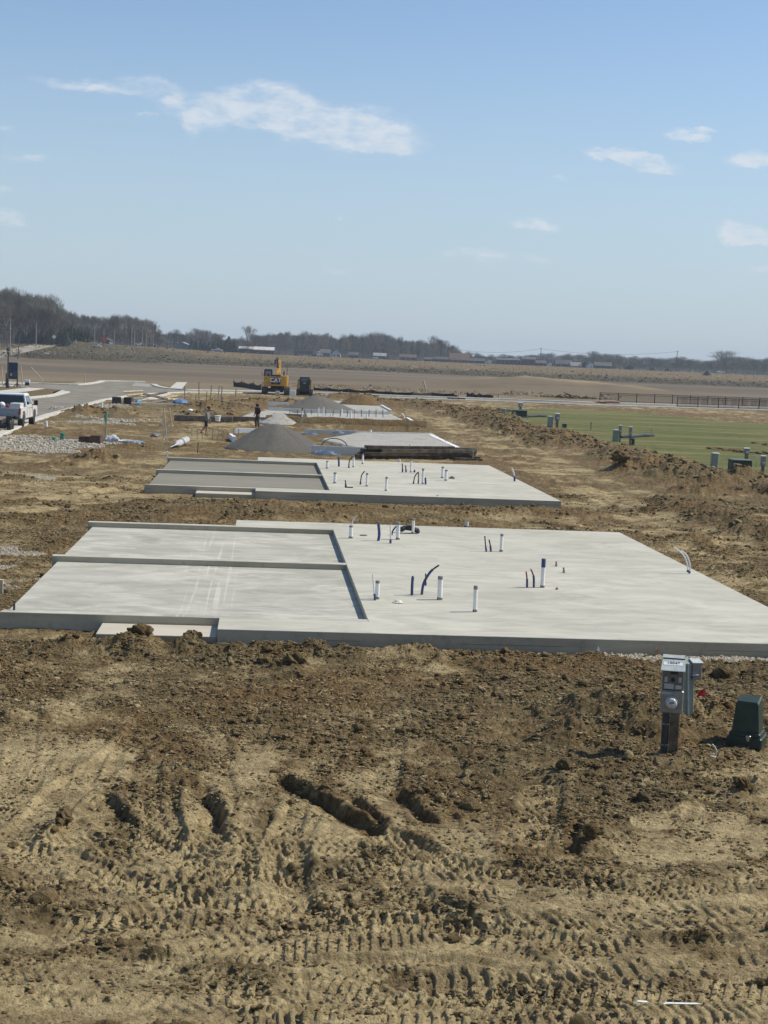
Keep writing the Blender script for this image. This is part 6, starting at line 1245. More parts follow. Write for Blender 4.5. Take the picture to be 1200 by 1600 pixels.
    st = MB(); pr = [(3.0, 3.9), (3.4, 4.0), (5.3, 2.2), (5.4, 1.6), (5.1, 1.6), (3.2, 3.4), (2.75, 3.6)]; st.side(pr, 'x', .04, .36); st.build('stick', M_YEL, e)
    MB().tube([(.12, 1.9, 3.1), (.0, 2.4, 4.0)], .12, 10).tube([(.0, 2.3, 3.9), (-.02, 2.9, 4.25), (.05, 3.1, 4.0)], .11, 10).tube([(-.22, 2.2, 3.5), (-.25, 2.3, 4.0), (-.1, 2.7, 4.15)], .08, 8).build('stick_ram', M_MBLK, e)
    bk = MB(); pr = [(4.9, 1.9), (5.6, 1.7), (5.8, 1.0), (5.4, .45), (4.7, .5), (4.5, .9), (4.8, 1.2)]; bk.side(pr, 'x', -.4, .8); bk.build('bucket', M_MBLK, e)
    e.scale = (1.14, 1.1, 1.1); return e
excavator()
def skid():
    P = P0(476, 618.5); e = empty('skid_steer', P+np.array([0, 1.6, -.02]), 'dark compact track loader seen from behind beside the excavator', 'track loader', rz=R(-3))
    for sx in (-1, 1): mb = MB(); crawler(mb, sx*.72, -1.1, 1.1, 0, .36, .62); mb.build('crawler_track', M_TRACK, e)
    MB().box((0, .1, .72), (1.15, 2.1, .75), bev=.05).build('chassis', M_MBLK, e); d = MB().box((0, -1.02, .98), (1.1, .12, 1.05), bev=.03).build('rear_door', M_MBLK, e)
    for k in range(6): MB().box((0, -1.09, .7+.1*k), (.7, .02, .04)).build('door_louvre', M_DARK, d)
    MB().box((0, -1.09, 1.42), (.26, .02, .13)).build('rear_plate', M_LBL, d)
    cab = MB().add([(-.62, -.55, 1.2), (.62, -.55, 1.2), (.62, .75, 1.2), (-.62, .75, 1.2), (-.56, -.5, 2.1), (.56, -.5, 2.1), (.56, .6, 2.12), (-.56, .6, 2.12)], [(3, 2, 1, 0), (4, 5, 6, 7), (0, 1, 5, 4), (1, 2, 6, 5), (2, 3, 7, 6), (3, 0, 4, 7)]).build('cab', M_MBLK, e); MB().box((0, -.545, 1.80), (.8, .02, .36), rx=-.05).build('rear_window', mat('cab_glass2', (.12, .15, .15), .1, .1, 3), cab)
    for sx in (-1, 1):
        MB().box((sx*.72, -.85, 1.25), (.16, .34, 1.2), bev=.03).box((sx*.72, .2, 1.66), (.13, 2.0, .2), rx=-.12, bev=.03).build('lift_arm', mat('dull_yellow', (.30, .19, .04), .5, .15, 4), e); MB().box((sx*.68, -.96, 1.72), (.2, .1, .22), bev=.02).build('tail_light', mat('light_red', (.20, .03, .02), .3, .1, 9), e)
    MB().side([(1.1, .05), (1.9, .05), (1.85, .15), (1.3, .2), (1.25, .75), (1.1, .75)], 'x', -.95, .95).build('bucket', M_MBLK, e); e.scale = (1.12, 1.1, 1.12); return e
skid()
tag(MB().box((0, 0, .28), (.5, .45, .55), bev=.02).box((.05, -.24, .4), (.3, .02, .08)).build('white_block', M_KERB, loc=P0(433.5, 618)), 'pale block showing between the excavator tracks', 'block'); tag(MB().box((0, 0, .35), (.75, .5, .7), bev=.02).box((0, -.26, .45), (.55, .02, .06)).build('white_block', M_WHITE, loc=P0(457, 619)), 'white ribbed block between excavator and track loader', 'block')

# ------------------------------------------------------------------ people
M_SKIN = mat('skin', (.30, .17, .11), .6, .08, 6)
def grow(name, verts, edges, m, parent, root=0, sub=2):
    me = bpy.data.meshes.new(name); me.from_pydata([v[:3] for v in verts], edges, []); o = bpy.data.objects.new(name, me); COL.objects.link(o)
    if parent: o.parent = parent
    sk = o.modifiers.new('skin', 'SKIN'); sk.use_smooth_shade = True
    for i, v in enumerate(verts):
        r = v[3]; r = r if isinstance(r, tuple) else (r, r); me.skin_vertices[0].data[i].radius = r; me.skin_vertices[0].data[i].use_root = (i == root)
    ss = o.modifiers.new('sub', 'SUBSURF'); ss.levels = sub; ss.render_levels = sub
    dg = bpy.context.evaluated_depsgraph_get(); nm = bpy.data.meshes.new_from_object(o.evaluated_get(dg)); o.modifiers.clear(); o.data = nm; nm.name = name
    nm.materials.clear(); nm.materials.append(m); nm.polygons.foreach_set('use_smooth', [True]*len(nm.polygons)); return o
def person(P, rz, label, J, shirt, trousers, shoes, headgear, short=False, scale=1., hood=False, sleeve_mat=None):
    "J: joints in metres, x = facing direction, y = left"
    e = empty('person', P, label, 'person', rz=rz); e.scale = (scale,)*3
    V = [(*J['pelvis'], (.13, .11)), (*J['waist'], (.125, .10)), (*J['chest'], (.15, .12)), (*J['neck'], .055), (*J['head0'], .075), (*J['head1'], (.095, .08)), (*J['head2'], .085)]; E = [(0, 1), (1, 2), (2, 3), (3, 4), (4, 5), (5, 6)]
    def chain(st, pts):
        p = st
        for q in pts: V.append(q); E.append((p, len(V)-1)); p = len(V)-1
        return p
    for s in 'lr':
        w = chain(2, [(*J['sho'+s], .062), (*J['elb'+s], .043), (*J['wri'+s], .028)]); wx, wy, wz = J['wri'+s]; ex, ey, ez = J['elb'+s]; d = Vector((wx-ex, wy-ey, wz-ez)).normalized()
        hp = Vector((wx, wy, wz))+d*.07; hnd = chain(w, [(*hp, (.036, .022))]); sd_ = Vector((1, 0, 0)) if abs(d.x) < .8 else Vector((0, 0, 1))
        for k, L in enumerate((.075, .085, .08, .062)):
            o_ = sd_*(.024-.016*k); inw = Vector((0, -1 if s == 'l' else 1, 0))*.02; chain(hnd, [(*(hp+o_+d*.03), .0095), (*(hp+o_+d*(.03+L*.5)+inw*.4), .0085), (*(hp+o_+d*(.03+L)+inw), .0075)])
        chain(hnd, [(*(hp+sd_*.038-d*.02), .011), (*(hp+sd_*.055+d*.025), .009)])
        a = chain(0, [(*J['hip'+s], .085), (*J['kne'+s], .058), (*J['ank'+s], .038)]); ax, ay, az = J['ank'+s]; chain(a, [(ax+.12, ay, max(az-.06, .03), (.04, .03)), (ax+.19, ay, max(az-.065, .025), (.035, .022))])
    grow('body', V, E, M_SKIN, e)
    # face: nose, eyes, ears are shaped onto the head as small features of the body mesh
    h1 = Vector(J['head1']); f = MB().ico((h1.x+.098, h1.y, h1.z-.015), .017, 1, .0).ico((h1.x+.0, h1.y+.09, h1.z-.01), .024, 1, 0., 1, (.6, .4, 1)).ico((h1.x+.0, h1.y-.09, h1.z-.01), .024, 1, 0., 1, (.6, .4, 1)); f.build('facial_features', M_SKIN, e, smooth=True)
    MB().ico((h1.x+.085, h1.y+.032, h1.z+.012), .011, 1, 0).ico((h1.x+.085, h1.y-.032, h1.z+.012), .011, 1, 0).box((h1.x+.088, h1.y, h1.z-.055), (.012, .045, .008)).build('eyes_and_mouth', M_DARK, e)
    # jacket
    k = 1.22; SV = [(*J['hem'], (.165, .13)), (*J['waist'], (.16, .13)), (*J['chest'], (.185, .145)), (*(Vector(J['neck'])-Vector((0, 0, .03))), .085)]; SE = [(0, 1), (1, 2), (2, 3)]
    for s in 'lr':
        b = len(SV); wv = Vector(J['wri'+s]); ev = Vector(J['elb'+s]); SV += [(*J['sho'+s], .08), (*ev, .06), (*(wv+(ev-wv)*.08), .045)]; SE += [(2, b), (b, b+1), (b+1, b+2)]
    grow('jacket', SV, SE, shirt, e, root=1)
    TV = [(*(Vector(J['pelvis'])+Vector((0, 0, .06))), (.145, .12)), (*J['pelvis'], (.15, .125))]; TE = [(0, 1)]
    for s in 'lr':
        b = len(TV); kn = Vector(J['kne'+s]); an = Vector(J['ank'+s])
        if short: TV += [(*J['hip'+s], .11), (*(kn+(Vector(J['hip'+s])-kn)*.08), .088)]; TE += [(1, b), (b, b+1)]
        else: TV += [(*J['hip'+s], .108), (*kn, .078), (*(an+(kn-an)*.05), .062)]; TE += [(1, b), (b, b+1), (b+1, b+2)]
    grow('trousers', TV, TE, trousers, e, root=1)
    for s in 'lr':
        ax, ay, az = J['ank'+s]; grow('shoe', [(ax-.05, ay, az-.045, (.045, .04)), (ax+.07, ay, az-.05, (.05, .038)), (ax+.2, ay, az-.062, (.045, .026))], [(0, 1), (1, 2)], shoes, e)
    if hood: grow('hood', [(J['neck'][0]-.02, J['neck'][1], J['neck'][2], .11), (h1.x-.02, h1.y, h1.z, (.135, .125)), (h1.x-.03, h1.y, h1.z+.09, .10)], [(0, 1), (1, 2)], shirt, e)
    else:
        hg = MB().lathe([(.108, 0), (.112, .04), (.10, .09), (.06, .125), (.005, .135)], 18).build('cap', headgear, e, loc=(h1.x-.005, h1.y, h1.z+.02), smooth=True); MB().box((h1.x+.13, h1.y, h1.z+.035), (.12, .15, .014), bev=.005).build('cap_brim', headgear, hg).parent = e
    return e
J1 = dict(pelvis=(0, 0, .92), waist=(.02, 0, 1.07), chest=(.05, 0, 1.30), neck=(.09, 0, 1.48), head0=(.11, 0, 1.55), head1=(.13, 0, 1.63), head2=(.13, 0, 1.70), hem=(.0, 0, .90),
          shol=(.05, .17, 1.40), elbl=(.03, .24, 1.12), wril=(.16, .22, .92), shor=(.05, -.17, 1.40), elbr=(.12, -.23, 1.12), wrir=(.22, -.20, .88),
          hipl=(0, .09, .86), knel=(-.10, .10, .50), ankl=(-.38, .10, .22), hipr=(0, -.09, .86), kner=(.06, -.10, .48), ankr=(.0, -.10, .085))
J2 = dict(pelvis=(0, 0, .95), waist=(0, 0, 1.08), chest=(.02, 0, 1.32), neck=(.05, 0, 1.50), head0=(.07, 0, 1.57), head1=(.08, 0, 1.65), head2=(.08, 0, 1.72), hem=(.0, 0, .90),
          shol=(.02, .18, 1.42), elbl=(.0, .26, 1.16), wril=(.12, .20, .98), shor=(.02, -.18, 1.42), elbr=(-.02, -.26, 1.16), wrir=(.12, -.2, .98),
          hipl=(0, .1, .88), knel=(.04, .13, .48), ankl=(.0, .16, .085), hipr=(0, -.1, .88), kner=(.03, -.15, .48), ankr=(-.08, -.22, .085))
person(P0(322, 680), R(-18), 'person walking in a grey hooded sweater, dark shorts and a black cap', J1, mat('grey_sweater', (.20, .21, .215), .9, .15, 6), mat('dark_shorts', (.022, .028, .036), .9, .2, 6), M_DARK, mat('cap_black', (.015, .015, .015), .8, .2, 6), True, 1.0)
person(P0(402, 670), R(-140), 'person standing in a dark hooded jacket and grey trousers behind the grey pile', J2, mat('dark_jacket', (.020, .016, .020), .85, .3, 4, col2=(.07, .012, .016)), mat('grey_trousers', (.075, .07, .062), .9, .2, 6), M_DARK, None, False, .98, True)

# ------------------------------------------------------------------ black fences beyond the lawn
def fence(a, b, n, h, label):
    A = at(*a); B = at(*b); d = B-A; L = np.linalg.norm(d); rz = math.atan2(d[1], d[0]); e = empty('metal_fence', A, label, 'fence', rz=rz); m = mat('fence_black', (.022, .022, .024), .5, .1, 5)
    for k in range(n+1): MB().box((L*k/n, 0, h/2), (.09, .09, h+.06)).build('fence_post', m, e)
    r = MB().box((L/2, 0, h-.06), (L, .05, .06)); r.build('top_rail', m, e); MB().box((L/2, 0, h*.80), (L, .04, .05)).build('middle_rail', m, e); MB().box((L/2, 0, .18), (L, .04, .05)).build('bottom_rail', m, e)
    p = MB(); k = 0.
    while k < L: p.box((k, 0, h/2), (.022, .022, h-.1)); k += .14
    p.build('pickets', m, e)
fence((937, 628), (1213, 637), 9.6 and 10, 1.45, 'black metal fence beyond the street, the farther and longer of two'); fence((1058, 636.5), (1247, 642.5), 6, 1.5, 'black metal fence between street and tan verge, the nearer of two')
P = P0(950, 631); tag(MB().ico((0, 0, .2), 1, 3, .5, 4, (1.9, .4, .2)).build('orange_netting', mat('netting', (.42, .24, .17), .8, .25, 6), loc=P), 'heap of orange netting at the start of the black fence', 'netting')

# ------------------------------------------------------------------ bare trees
def bare_tree(seed, spread=.5, n0=5, low=.3, lev=5, thin=1., twig=3):
    "unit-height leafless tree; returns vertex and face arrays"
    rng = random.Random(seed); segs = []
    def grow_(p, d, L, r, k):
        q = p; dd = d; nseg = 2 if k < lev else 1
        for i in range(nseg):
            dd = (dd+Vector((rng.gauss(0, .10), rng.gauss(0, .10), rng.gauss(0, .06)+.03))).normalized(); q2 = q+dd*L/nseg; segs.append((q, q2, r*(1-.2*i), r*(.8 if k < lev else .4))); q = q2
            if k >= 2 and k < lev:
                s_ = (dd+Vector((rng.gauss(0, .7), rng.gauss(0, .7), rng.gauss(.1, .3)))).normalized(); grow_(q, s_, L*.55, r*.4, min(k+2, lev))
        if k >= lev: return
        nb = {0: n0, 1: 4, 2: 3}.get(k, twig)
        for i in range(nb):
            a = 2*math.pi*(i+rng.random()*.7)/nb; sp = spread*(.5+.8*rng.random())
            nd = (dd+Vector((math.cos(a)*sp, math.sin(a)*sp, .05))).normalized(); grow_(q, nd, L*(.62+.18*rng.random()), r*.62, k+1)
    grow_(Vector((0, 0, 0)), Vector((0, 0, 1)), low, .014*thin, 0)
    for k in range(3):   # a few low side limbs
        a = rng.random()*6.28; grow_(Vector((0, 0, low*(.6+.4*rng.random()))), Vector((math.cos(a), math.sin(a), .7)).normalized(), low*.6, .005, 2)
    S = np.array([[*a, *b, c, d_] for a, b, c, d_ in segs]); H = max(S[:, 2].max(), S[:, 5].max()); S[:, :6] /= H; S[:, 6:] = np.maximum(S[:, 6:], .0010)
    A = S[:, :3]; B = S[:, 3:6]; t = B-A; t /= np.linalg.norm(t, axis=1)[:, None]+1e-9; u = np.cross(t, np.array([.3, .5, .8])); u /= np.linalg.norm(u, axis=1)[:, None]+1e-9; w = np.cross(t, u); V = []
    for k in range(3):
        a = 2*math.pi*k/3; o = u*math.cos(a)+w*math.sin(a); V.append(A+o*S[:, 6:7]); V.append(B+o*S[:, 7:8])
    V = np.stack(V, 1); n = len(S); F = np.array([[0, 2, 3, 1], [2, 4, 5, 3], [4, 0, 1, 5]])[None]+(np.arange(n)*6)[:, None, None]
    return V.reshape(-1, 3), F.reshape(-1, 4)
def bark(name, c0, c1, c2):
    m, nt, b = new_mat(name); g = G(nt); P = g.obj(); sp = nt.nodes.new('ShaderNodeSeparateXYZ'); nt.links.new(P, sp.inputs[0])
    c = g.mix(g.ramp(g.noise(P, 5, 4), .35, .65), c0, c1); c = g.mix(g.ramp(g.math('ADD', sp.outputs[2], g.math('MULTIPLY_ADD', g.noise(P, 3, 2), .6, -.3)), .62, .95, 0, .8), c, c2)
    nt.links.new(c, b.inputs['Base Color']); b.inputs['Roughness'].default_value = .9; return m
BK = [bark('bark_grey', (.13, .11, .09), (.26, .225, .18), (.13, .122, .08)), bark('bark_brown', (.08, .065, .052), (.13, .105, .085), (.12, .102, .068)), bark('bark_green', (.075, .066, .05), (.12, .104, .08), (.12, .128, .065))]
PROTO = []
for k, (sp, n0, low) in enumerate(((.50, 5, .22), (.40, 4, .26), (.62, 5, .16), (.45, 5, .24), (.34, 4, .36), (.70, 6, .14))):
    V, F = bare_tree(50+k, sp, n0, low); me_o = np_mesh('bare_tree', V, F, BK[k % 3], smooth=False); PROTO.append(me_o.data); bpy.data.objects.remove(me_o)
_tr = random.Random(12)
def tree(px, D, ty, label, group=None, k=None, wide=1., name='bare_tree'):
    P = on_ground(px, D); h = (P[2] and 0)+0.; lo, hi = 1., 45.
    for _ in range(30):
        m_ = (lo+hi)/2; q = proj(P[0], P[1], P[2]+m_)[1]
        if q > ty: lo = m_
        else: hi = m_
    k = _tr.randrange(6) if k is None else k; o = bpy.data.objects.new(name, PROTO[k]); COL.objects.link(o); o.location = P-np.array([0, 0, .15]); w = lo*wide*_tr.uniform(.85, 1.15); o.scale = (w, w, lo); o.rotation_euler = (0, 0, _tr.uniform(0, 6.28)); return tag(o, label, 'tree', group)
TOP1 = ([-80, 0, 15, 30, 60, 75, 90, 100, 115, 130, 160, 190, 215, 235, 248], [440, 447, 446, 452, 456, 458, 464, 478, 486, 491, 492, 490, 494, 500, 514])
TOP2 = ([245, 255, 270, 290, 300, 320, 340, 352, 365, 400, 415], [517, 518, 514, 517, 512, 513, 520, 527, 523, 521, 519])
TOP3 = ([405, 430, 450, 480, 500, 520, 560, 590, 600, 620, 650, 665, 690, 705, 720], [519, 515, 516, 516, 516, 521, 519, 516, 519, 525, 527, 529, 530, 535, 545])
TOP5 = ([715, 740, 760, 790, 810, 840, 900, 960, 1000, 1060, 1100, 1150, 1200, 1260], [548, 550, 554, 553, 556, 551, 553, 552, 558, 557, 561, 556, 558, 560])
def row(x0, x1, n, T, D0, D1, label, group, wide=1., ks=None, j=6):
    for i in range(n):
        px = x0+(x1-x0)*(i+.5+_tr.uniform(-.4, .4))/n; tree(px, _tr.uniform(D0, D1), np.interp(px, *T)+_tr.uniform(-2, j), label, group, k=(_tr.choice(ks) if ks else None), wide=wide)
row(-40, 98, 34, TOP1, 645, 730, 'tall bare tree in the dense wood on the hill above the old road', 'bare trees of the hill wood', .62, (0, 1, 3, 4), 9); row(-40, 98, 14, (TOP1[0], [t+16 for t in TOP1[1]]), 640, 660, 'smaller bare tree at the front of the hill wood', 'smaller bare trees before the hill wood', .9)
row(98, 248, 42, TOP1, 740, 860, 'bare tree in the lower wood behind the row of poles', 'bare trees behind the row of poles', .66, None, 6)
row(250, 415, 26, TOP2, 1000, 1080, 'bare tree in the loose row behind the grey shed and evergreens', 'bare trees behind the evergreens', 1., None, 8)
row(408, 715, 74, TOP3, 1040, 1160, 'bare tree in the long even wood behind the parked lorry', 'bare trees of the long wood', .58, (1, 3, 4, 0), 7)
row(715, 1230, 64, TOP5, 1080, 1250, 'low bushy bare tree in the thin line behind the houses', 'low bushy trees behind the houses', 1.3, (0, 2, 5), 5)
tree(82, 645, 457, 'broad spreading bare tree standing out at the end of the hill wood', k=0, wide=.9); tree(388, 1000, 507, 'tall slender bare tree rising above the evergreens', k=4, wide=.8); tree(677, 1040, 522, 'tall airy bare tree where the long wood ends', k=3, wide=.7); tree(690, 1040, 527, 'second airy bare tree after the long wood', k=1, wide=.8); tree(1139, 1080, 546, 'wide leaning bare tree above the thin line behind the fence', k=5, wide=1.5); tree(926, 1080, 547, 'round crowned bare tree above the house roofs', k=2, wide=1.2); tree(272, 990, 513, 'bare tree with a round crown beside the grey shed', k=2, wide=.9)
# dense stems and brush that close the woods behind the rows
def thicket(name, x0, x1, n, T, D0, D1, frac, label, m, seed):
    rng = np.random.default_rng(seed); Vs, Fs, o = [], [], 0; V0, F0 = bare_tree(200+seed, .62, 6, .07, 4, .9)
    for i in range(n):
        px = x0+(x1-x0)*(i+rng.uniform())/n; D = rng.uniform(D0, D1); P = on_ground(px, D); ty = np.interp(px, *T); q = proj(P[0], P[1], P[2])[1]; h = max(1.5, (q-ty)*D/FPX*frac*rng.uniform(.6, 1.1)); w = h*rng.uniform(.7, 1.3); a = rng.uniform(0, 6.28); c, s_ = math.cos(a), math.sin(a)
        X = (V0[:, 0]*c-V0[:, 1]*s_)*w+P[0]; Y = (V0[:, 0]*s_+V0[:, 1]*c)*w+P[1]; Vs.append(np.stack([X, Y, V0[:, 2]*h+P[2]-.2], 1)); Fs.append(F0+o); o += len(V0)
    ob = np_mesh(name, np.concatenate(Vs), np.concatenate(Fs), m, smooth=False); tag(ob, label, None, None, 'stuff')
thicket('woods_brush', -60, 100, 130, TOP1, 690, 780, .66, 'dense dark stems and brush filling the hill wood', BK[1], 1); thicket('woods_brush', 98, 250, 150, TOP1, 800, 930, .66, 'dense stems filling the wood behind the poles', BK[1], 2); thicket('woods_brush', 245, 415, 120, TOP2, 1080, 1180, .85, 'brush behind the evergreens', BK[1], 3)
thicket('woods_brush', 400, 720, 330, TOP3, 1120, 1260, .82, 'dense grey stems filling the long wood', BK[0], 4); thicket('woods_brush', 705, 1240, 330, TOP5, 1180, 1330, .95, 'grey brush filling the thin line behind the houses', BK[0], 5); thicket('woods_brush', 930, 1240, 150, (TOP5[0], [t+6 for t in TOP5[1]]), 1040, 1120, .9, 'dark low brush along the far side of the meadow', BK[2], 6)

# evergreens
def evergreen_mesh(seed, w=.34, n=900):
    rng = np.random.default_rng(seed); t = rng.uniform(0, 1, n)**.8; z = .06+.92*t; r = w*(1-t)**.8*(.55+.5*rng.uniform(0, 1, n)); a = rng.uniform(0, 6.283, n); c = np.stack([r*np.cos(a), r*np.sin(a), z], 1)
    s = .05*(1.3-t)[:, None, None]; tri = rng.normal(0, 1, (n, 3, 3))*s; tri[:, :, 2] *= .6; V = (c[:, None]+tri).reshape(-1, 3); F = np.arange(3*n).reshape(-1, 3)
    # a hollow inner cone keeps it opaque
    k = 10; ring = []
    for zz, rr in ((.04, w*.6), (.35, w*.5), (.7, w*.25), (.95, .02)): ring += [(rr*math.cos(6.283*i/k), rr*math.sin(6.283*i/k), zz) for i in range(k)]
    f2 = [(len(V)+j*k+i, len(V)+j*k+(i+1) % k, len(V)+(j+1)*k+(i+1) % k) for j in range(3) for i in range(k)]+[(len(V)+j*k+i, len(V)+(j+1)*k+(i+1) % k, len(V)+(j+1)*k+i) for j in range(3) for i in range(k)]
    return np.concatenate([V, np.array(ring)]), np.concatenate([F, np.array(f2)])
M_EVG = mat('evergreen', (.022, .036, .020), .9, .4, 8, col2=(.045, .062, .030)); EV = []
for k in range(3): V, F = evergreen_mesh(k, (.30, .42, .55)[k]); o = np_mesh('evergreen_tree', V, F, M_EVG, smooth=False); EV.append(o.data); bpy.data.objects.remove(o)
def evg(px, D, ty, k, label, group=None, w=1., name='evergreen_tree', cat='evergreen'):
    P = on_ground(px, D); q = proj(P[0], P[1], P[2])[1]; h = max(.8, (q-ty)*D/FPX); o = bpy.data.objects.new(name, EV[k]); COL.objects.link(o); o.location = P; o.scale = (h*w, h*w, h); o.rotation_euler = (0, 0, _tr.uniform(0, 6)); return tag(o, label, cat, group)
for i in range(11): evg(300+i*6.6+_tr.uniform(-1, 1), _tr.uniform(950, 975), 531+_tr.uniform(-2, 2)+(3 if 3 < i < 6 else 0), i % 2, 'dark evergreen in the row between the grey shed and the long red shed', 'evergreens by the grey shed', 1.2)
evg(357, 985, 525, 2, 'tallest broad evergreen behind the evergreen row', w=1.0); evg(745, 690, 578, 1, 'lone dark evergreen bush on the meadow bank', w=1.4, name='evergreen_bush', cat='bush'); evg(1106, 830, 579, 2, 'lone dark bush on the far meadow before the thin tree line', w=1.6, name='evergreen_bush', cat='bush')
for i in range(9): evg(28+i*9+_tr.uniform(-3, 3), 642, 516+_tr.uniform(-5, 5), 2, 'dark cedar under the bare trees of the hill wood', 'cedars under the hill wood', .8)
for i in range(8): evg(100+i*5.5, 700, 505+i*1.2+_tr.uniform(-4, 4), 2, 'dark green cedar in the gap between the two woods', 'cedars between the two woods', .75)
for px, ty in ((652, 562), (672, 565), (603, 560), (587, 559), (723, 556), (955, 567), (985, 571), (1020, 574), (1045, 575)): evg(px, 1000, ty, 2, 'low dark shrub near the far houses', 'shrubs near the far houses', 2.2, 'shrub', 'shrub')

def weeds(name, n, pick, size, m, label, seed):
    rng = np.random.default_rng(seed); px, D = pick(rng, n); u = (px-600)/FPX; y_ = D; x = D*(FH[0]+u*R0[0]); y = D*(FH[1]+u*R0[1]); z = base_z(x, y); s = size*np.exp(rng.normal(0, .4, n)); c = np.stack([x, y, z+s*.25], 1)
    t = rng.normal(0, .45, (n, 3, 3))*s[:, None, None]; t[:, :, 2] = np.abs(t[:, :, 2])*.8; V = (c[:, None]+t).reshape(-1, 3); o = np_mesh(name, V, np.arange(3*n).reshape(-1, 3), m, smooth=False); tag(o, label, None, None, 'stuff')
M_WEED = mat('dark_weeds', (.045, .042, .026), .95, .3, .3, col2=(.13, .11, .065)); M_STRAWW = mat('straw_weeds', (.33, .26, .15), .95, .2, .3, col2=(.20, .15, .08))
def _dc(px): return np.interp((px-600)/FPX, [-.25, -.18, -.1, 0, .6], [650, 680, 820, 950, 950])
def _wb(rng, n):
    px = rng.uniform(-80, 1280, n); k = fbm(px*.02, px*0, 5, 4); D = 585+(_dc(px)-585)*np.clip(rng.beta(1.3, 2.6, n)*.42*(.5+k), 0, 1); return px, D
weeds('ditch_weeds', 20000, _wb, .42, M_WEED, 'dark dead weeds lining the ditch along the far edge of the field', 3)
weeds('meadow_tufts', 16000, lambda r, n: ((p := r.uniform(-80, 1280, n)), 590+(_dc(p)-590)*r.uniform(.1, 1.0, n)), .45, M_STRAWW, 'tufts of straw coloured grass on the far meadow', 4)
weeds('dry_weeds', 9000, lambda r, n: (r.uniform(770, 960, n), r.uniform(246, 330, n)), .22, M_STRAWW, 'dry straw coloured weeds on the low bank behind the street', 6)
weeds('bank_weeds', 1600, lambda r, n: (r.normal(885, 22, n), r.uniform(243, 250, n)), .22, M_WEED, 'dark weeds at the foot of the low bank near the black fence', 7)
weeds('verge_weeds', 7000, lambda r, n: (r.uniform(400, 800, n), r.uniform(240, 275, n)), .16, M_STRAWW, 'dry weeds between silt fence and field', 8)

# ------------------------------------------------------------------ far buildings
def house(px0, px1, D, ty, label, wall, roof, kind='gable_side', eave=.55, win=3, cat='house', name='house', dep=9.):
    px = (px0+px1)/2; P = on_ground(px, D); q = proj(P[0], P[1], P[2])[1]; h = max(2.5, (q-ty)*D/FPX); w = (px1-px0)*D/FPX; ev = h*eave; e = empty(name, P-np.array([0, 0, .2]), label, cat, rz=-_y)
    wall, roof = [c if max(c) > .5 else tuple(q*.65 for q in c) for c in (wall, roof)]
    wm = mat('wall_%d' % (int(wall[0]*1000+wall[2]*10)), wall, .8, .08, .4); rm = mat('roof_%d' % (int(roof[0]*1000+roof[1]*10)), roof, .85, .12, .5)
    if kind == 'gable_side':
        wl = MB().side([(-dep/2, 0), (dep/2, 0), (dep/2, ev), (0, h-.25), (-dep/2, ev)], 'x', -w/2, w/2).build('wall', wm, e)
        MB().add([(-w/2-.4, -dep/2-.5, ev-.25), (w/2+.4, -dep/2-.5, ev-.25), (w/2+.4, 0, h), (-w/2-.4, 0, h), (-w/2-.4, dep/2+.5, ev-.25), (w/2+.4, dep/2+.5, ev-.25), (-w/2-.4, -dep/2-.5, ev-.05), (w/2+.4, -dep/2-.5, ev-.05), (w/2+.4, 0, h+.22), (-w/2-.4, 0, h+.22), (-w/2-.4, dep/2+.5, ev-.05), (w/2+.4, dep/2+.5, ev-.05)], [(0, 3, 2, 1), (3, 4, 5, 2), (6, 7, 8, 9), (9, 8, 11, 10), (0, 1, 7, 6), (5, 4, 10, 11), (0, 6, 9, 3), (3, 9, 10, 4), (1, 2, 8, 7), (2, 5, 11, 8)]).build('roof', rm, e)
    else:
        wl = MB().side([(-w/2, 0), (w/2, 0), (w/2, ev), (0, h-.25), (-w/2, ev)], 'y', -dep/2, dep/2).build('wall', wm, e)
        MB().add([(-w/2-.4, -dep/2-.4, ev-.3), (0, -dep/2-.4, h), (w/2+.4, -dep/2-.4, ev-.3), (-w/2-.4, dep/2+.4, ev-.3), (0, dep/2+.4, h), (w/2+.4, dep/2+.4, ev-.3), (-w/2-.4, -dep/2-.4, ev-.08), (0, -dep/2-.4, h+.25), (w/2+.4, -dep/2-.4, ev-.08), (-w/2-.4, dep/2+.4, ev-.08), (0, dep/2+.4, h+.25), (w/2+.4, dep/2+.4, ev-.08)], [(0, 3, 4, 1), (1, 4, 5, 2), (6, 7, 10, 9), (7, 8, 11, 10), (0, 1, 7, 6), (1, 2, 8, 7), (3, 9, 10, 4), (4, 10, 11, 5), (0, 6, 9, 3), (2, 5, 11, 8)]).build('roof', rm, e)
    for k in range(win):
        x = w*(-.5+(k+.75)/(win+.5)); o = MB().box((x, -dep/2-.04, ev*.55), (min(1.2, w*.12), .08, min(1.3, ev*.4))).build('window', mat('far_window', (.05, .06, .07), .2, .1, 2), e)
    if win: MB().box((w*.38, -dep/2-.04, 1.1), (1.0, .08, 2.1)).build('door', mat('far_door', (.12, .07, .05), .6, .1, 2), e)
    return e
W_G = (.24, .26, .28); W_W = (.70, .70, .68); W_T = (.28, .24, .20); R_D = (.10, .10, .105); R_B = (.21, .15, .105)
house(275, 296.5, 1000, 534.5, 'pale grey metal shed with its gable toward the field, beside the evergreens', (.30, .34, .36), (.42, .44, .45), 'gable_end', .66, 0, 'shed', 'shed', 14)
house(374, 398, 1010, 541.5, 'low dark red shed end joined to the long one beyond the machines', (.13, .05, .035), (.55, .50, .46), 'gable_side', .7, 0, 'shed', 'shed', 8); house(397.5, 428, 1000, 542, 'long low brown shed with a bright roof beyond the excavator', (.075, .045, .04), (.62, .57, .52), 'gable_side', .62, 2, 'shed', 'shed', 8)
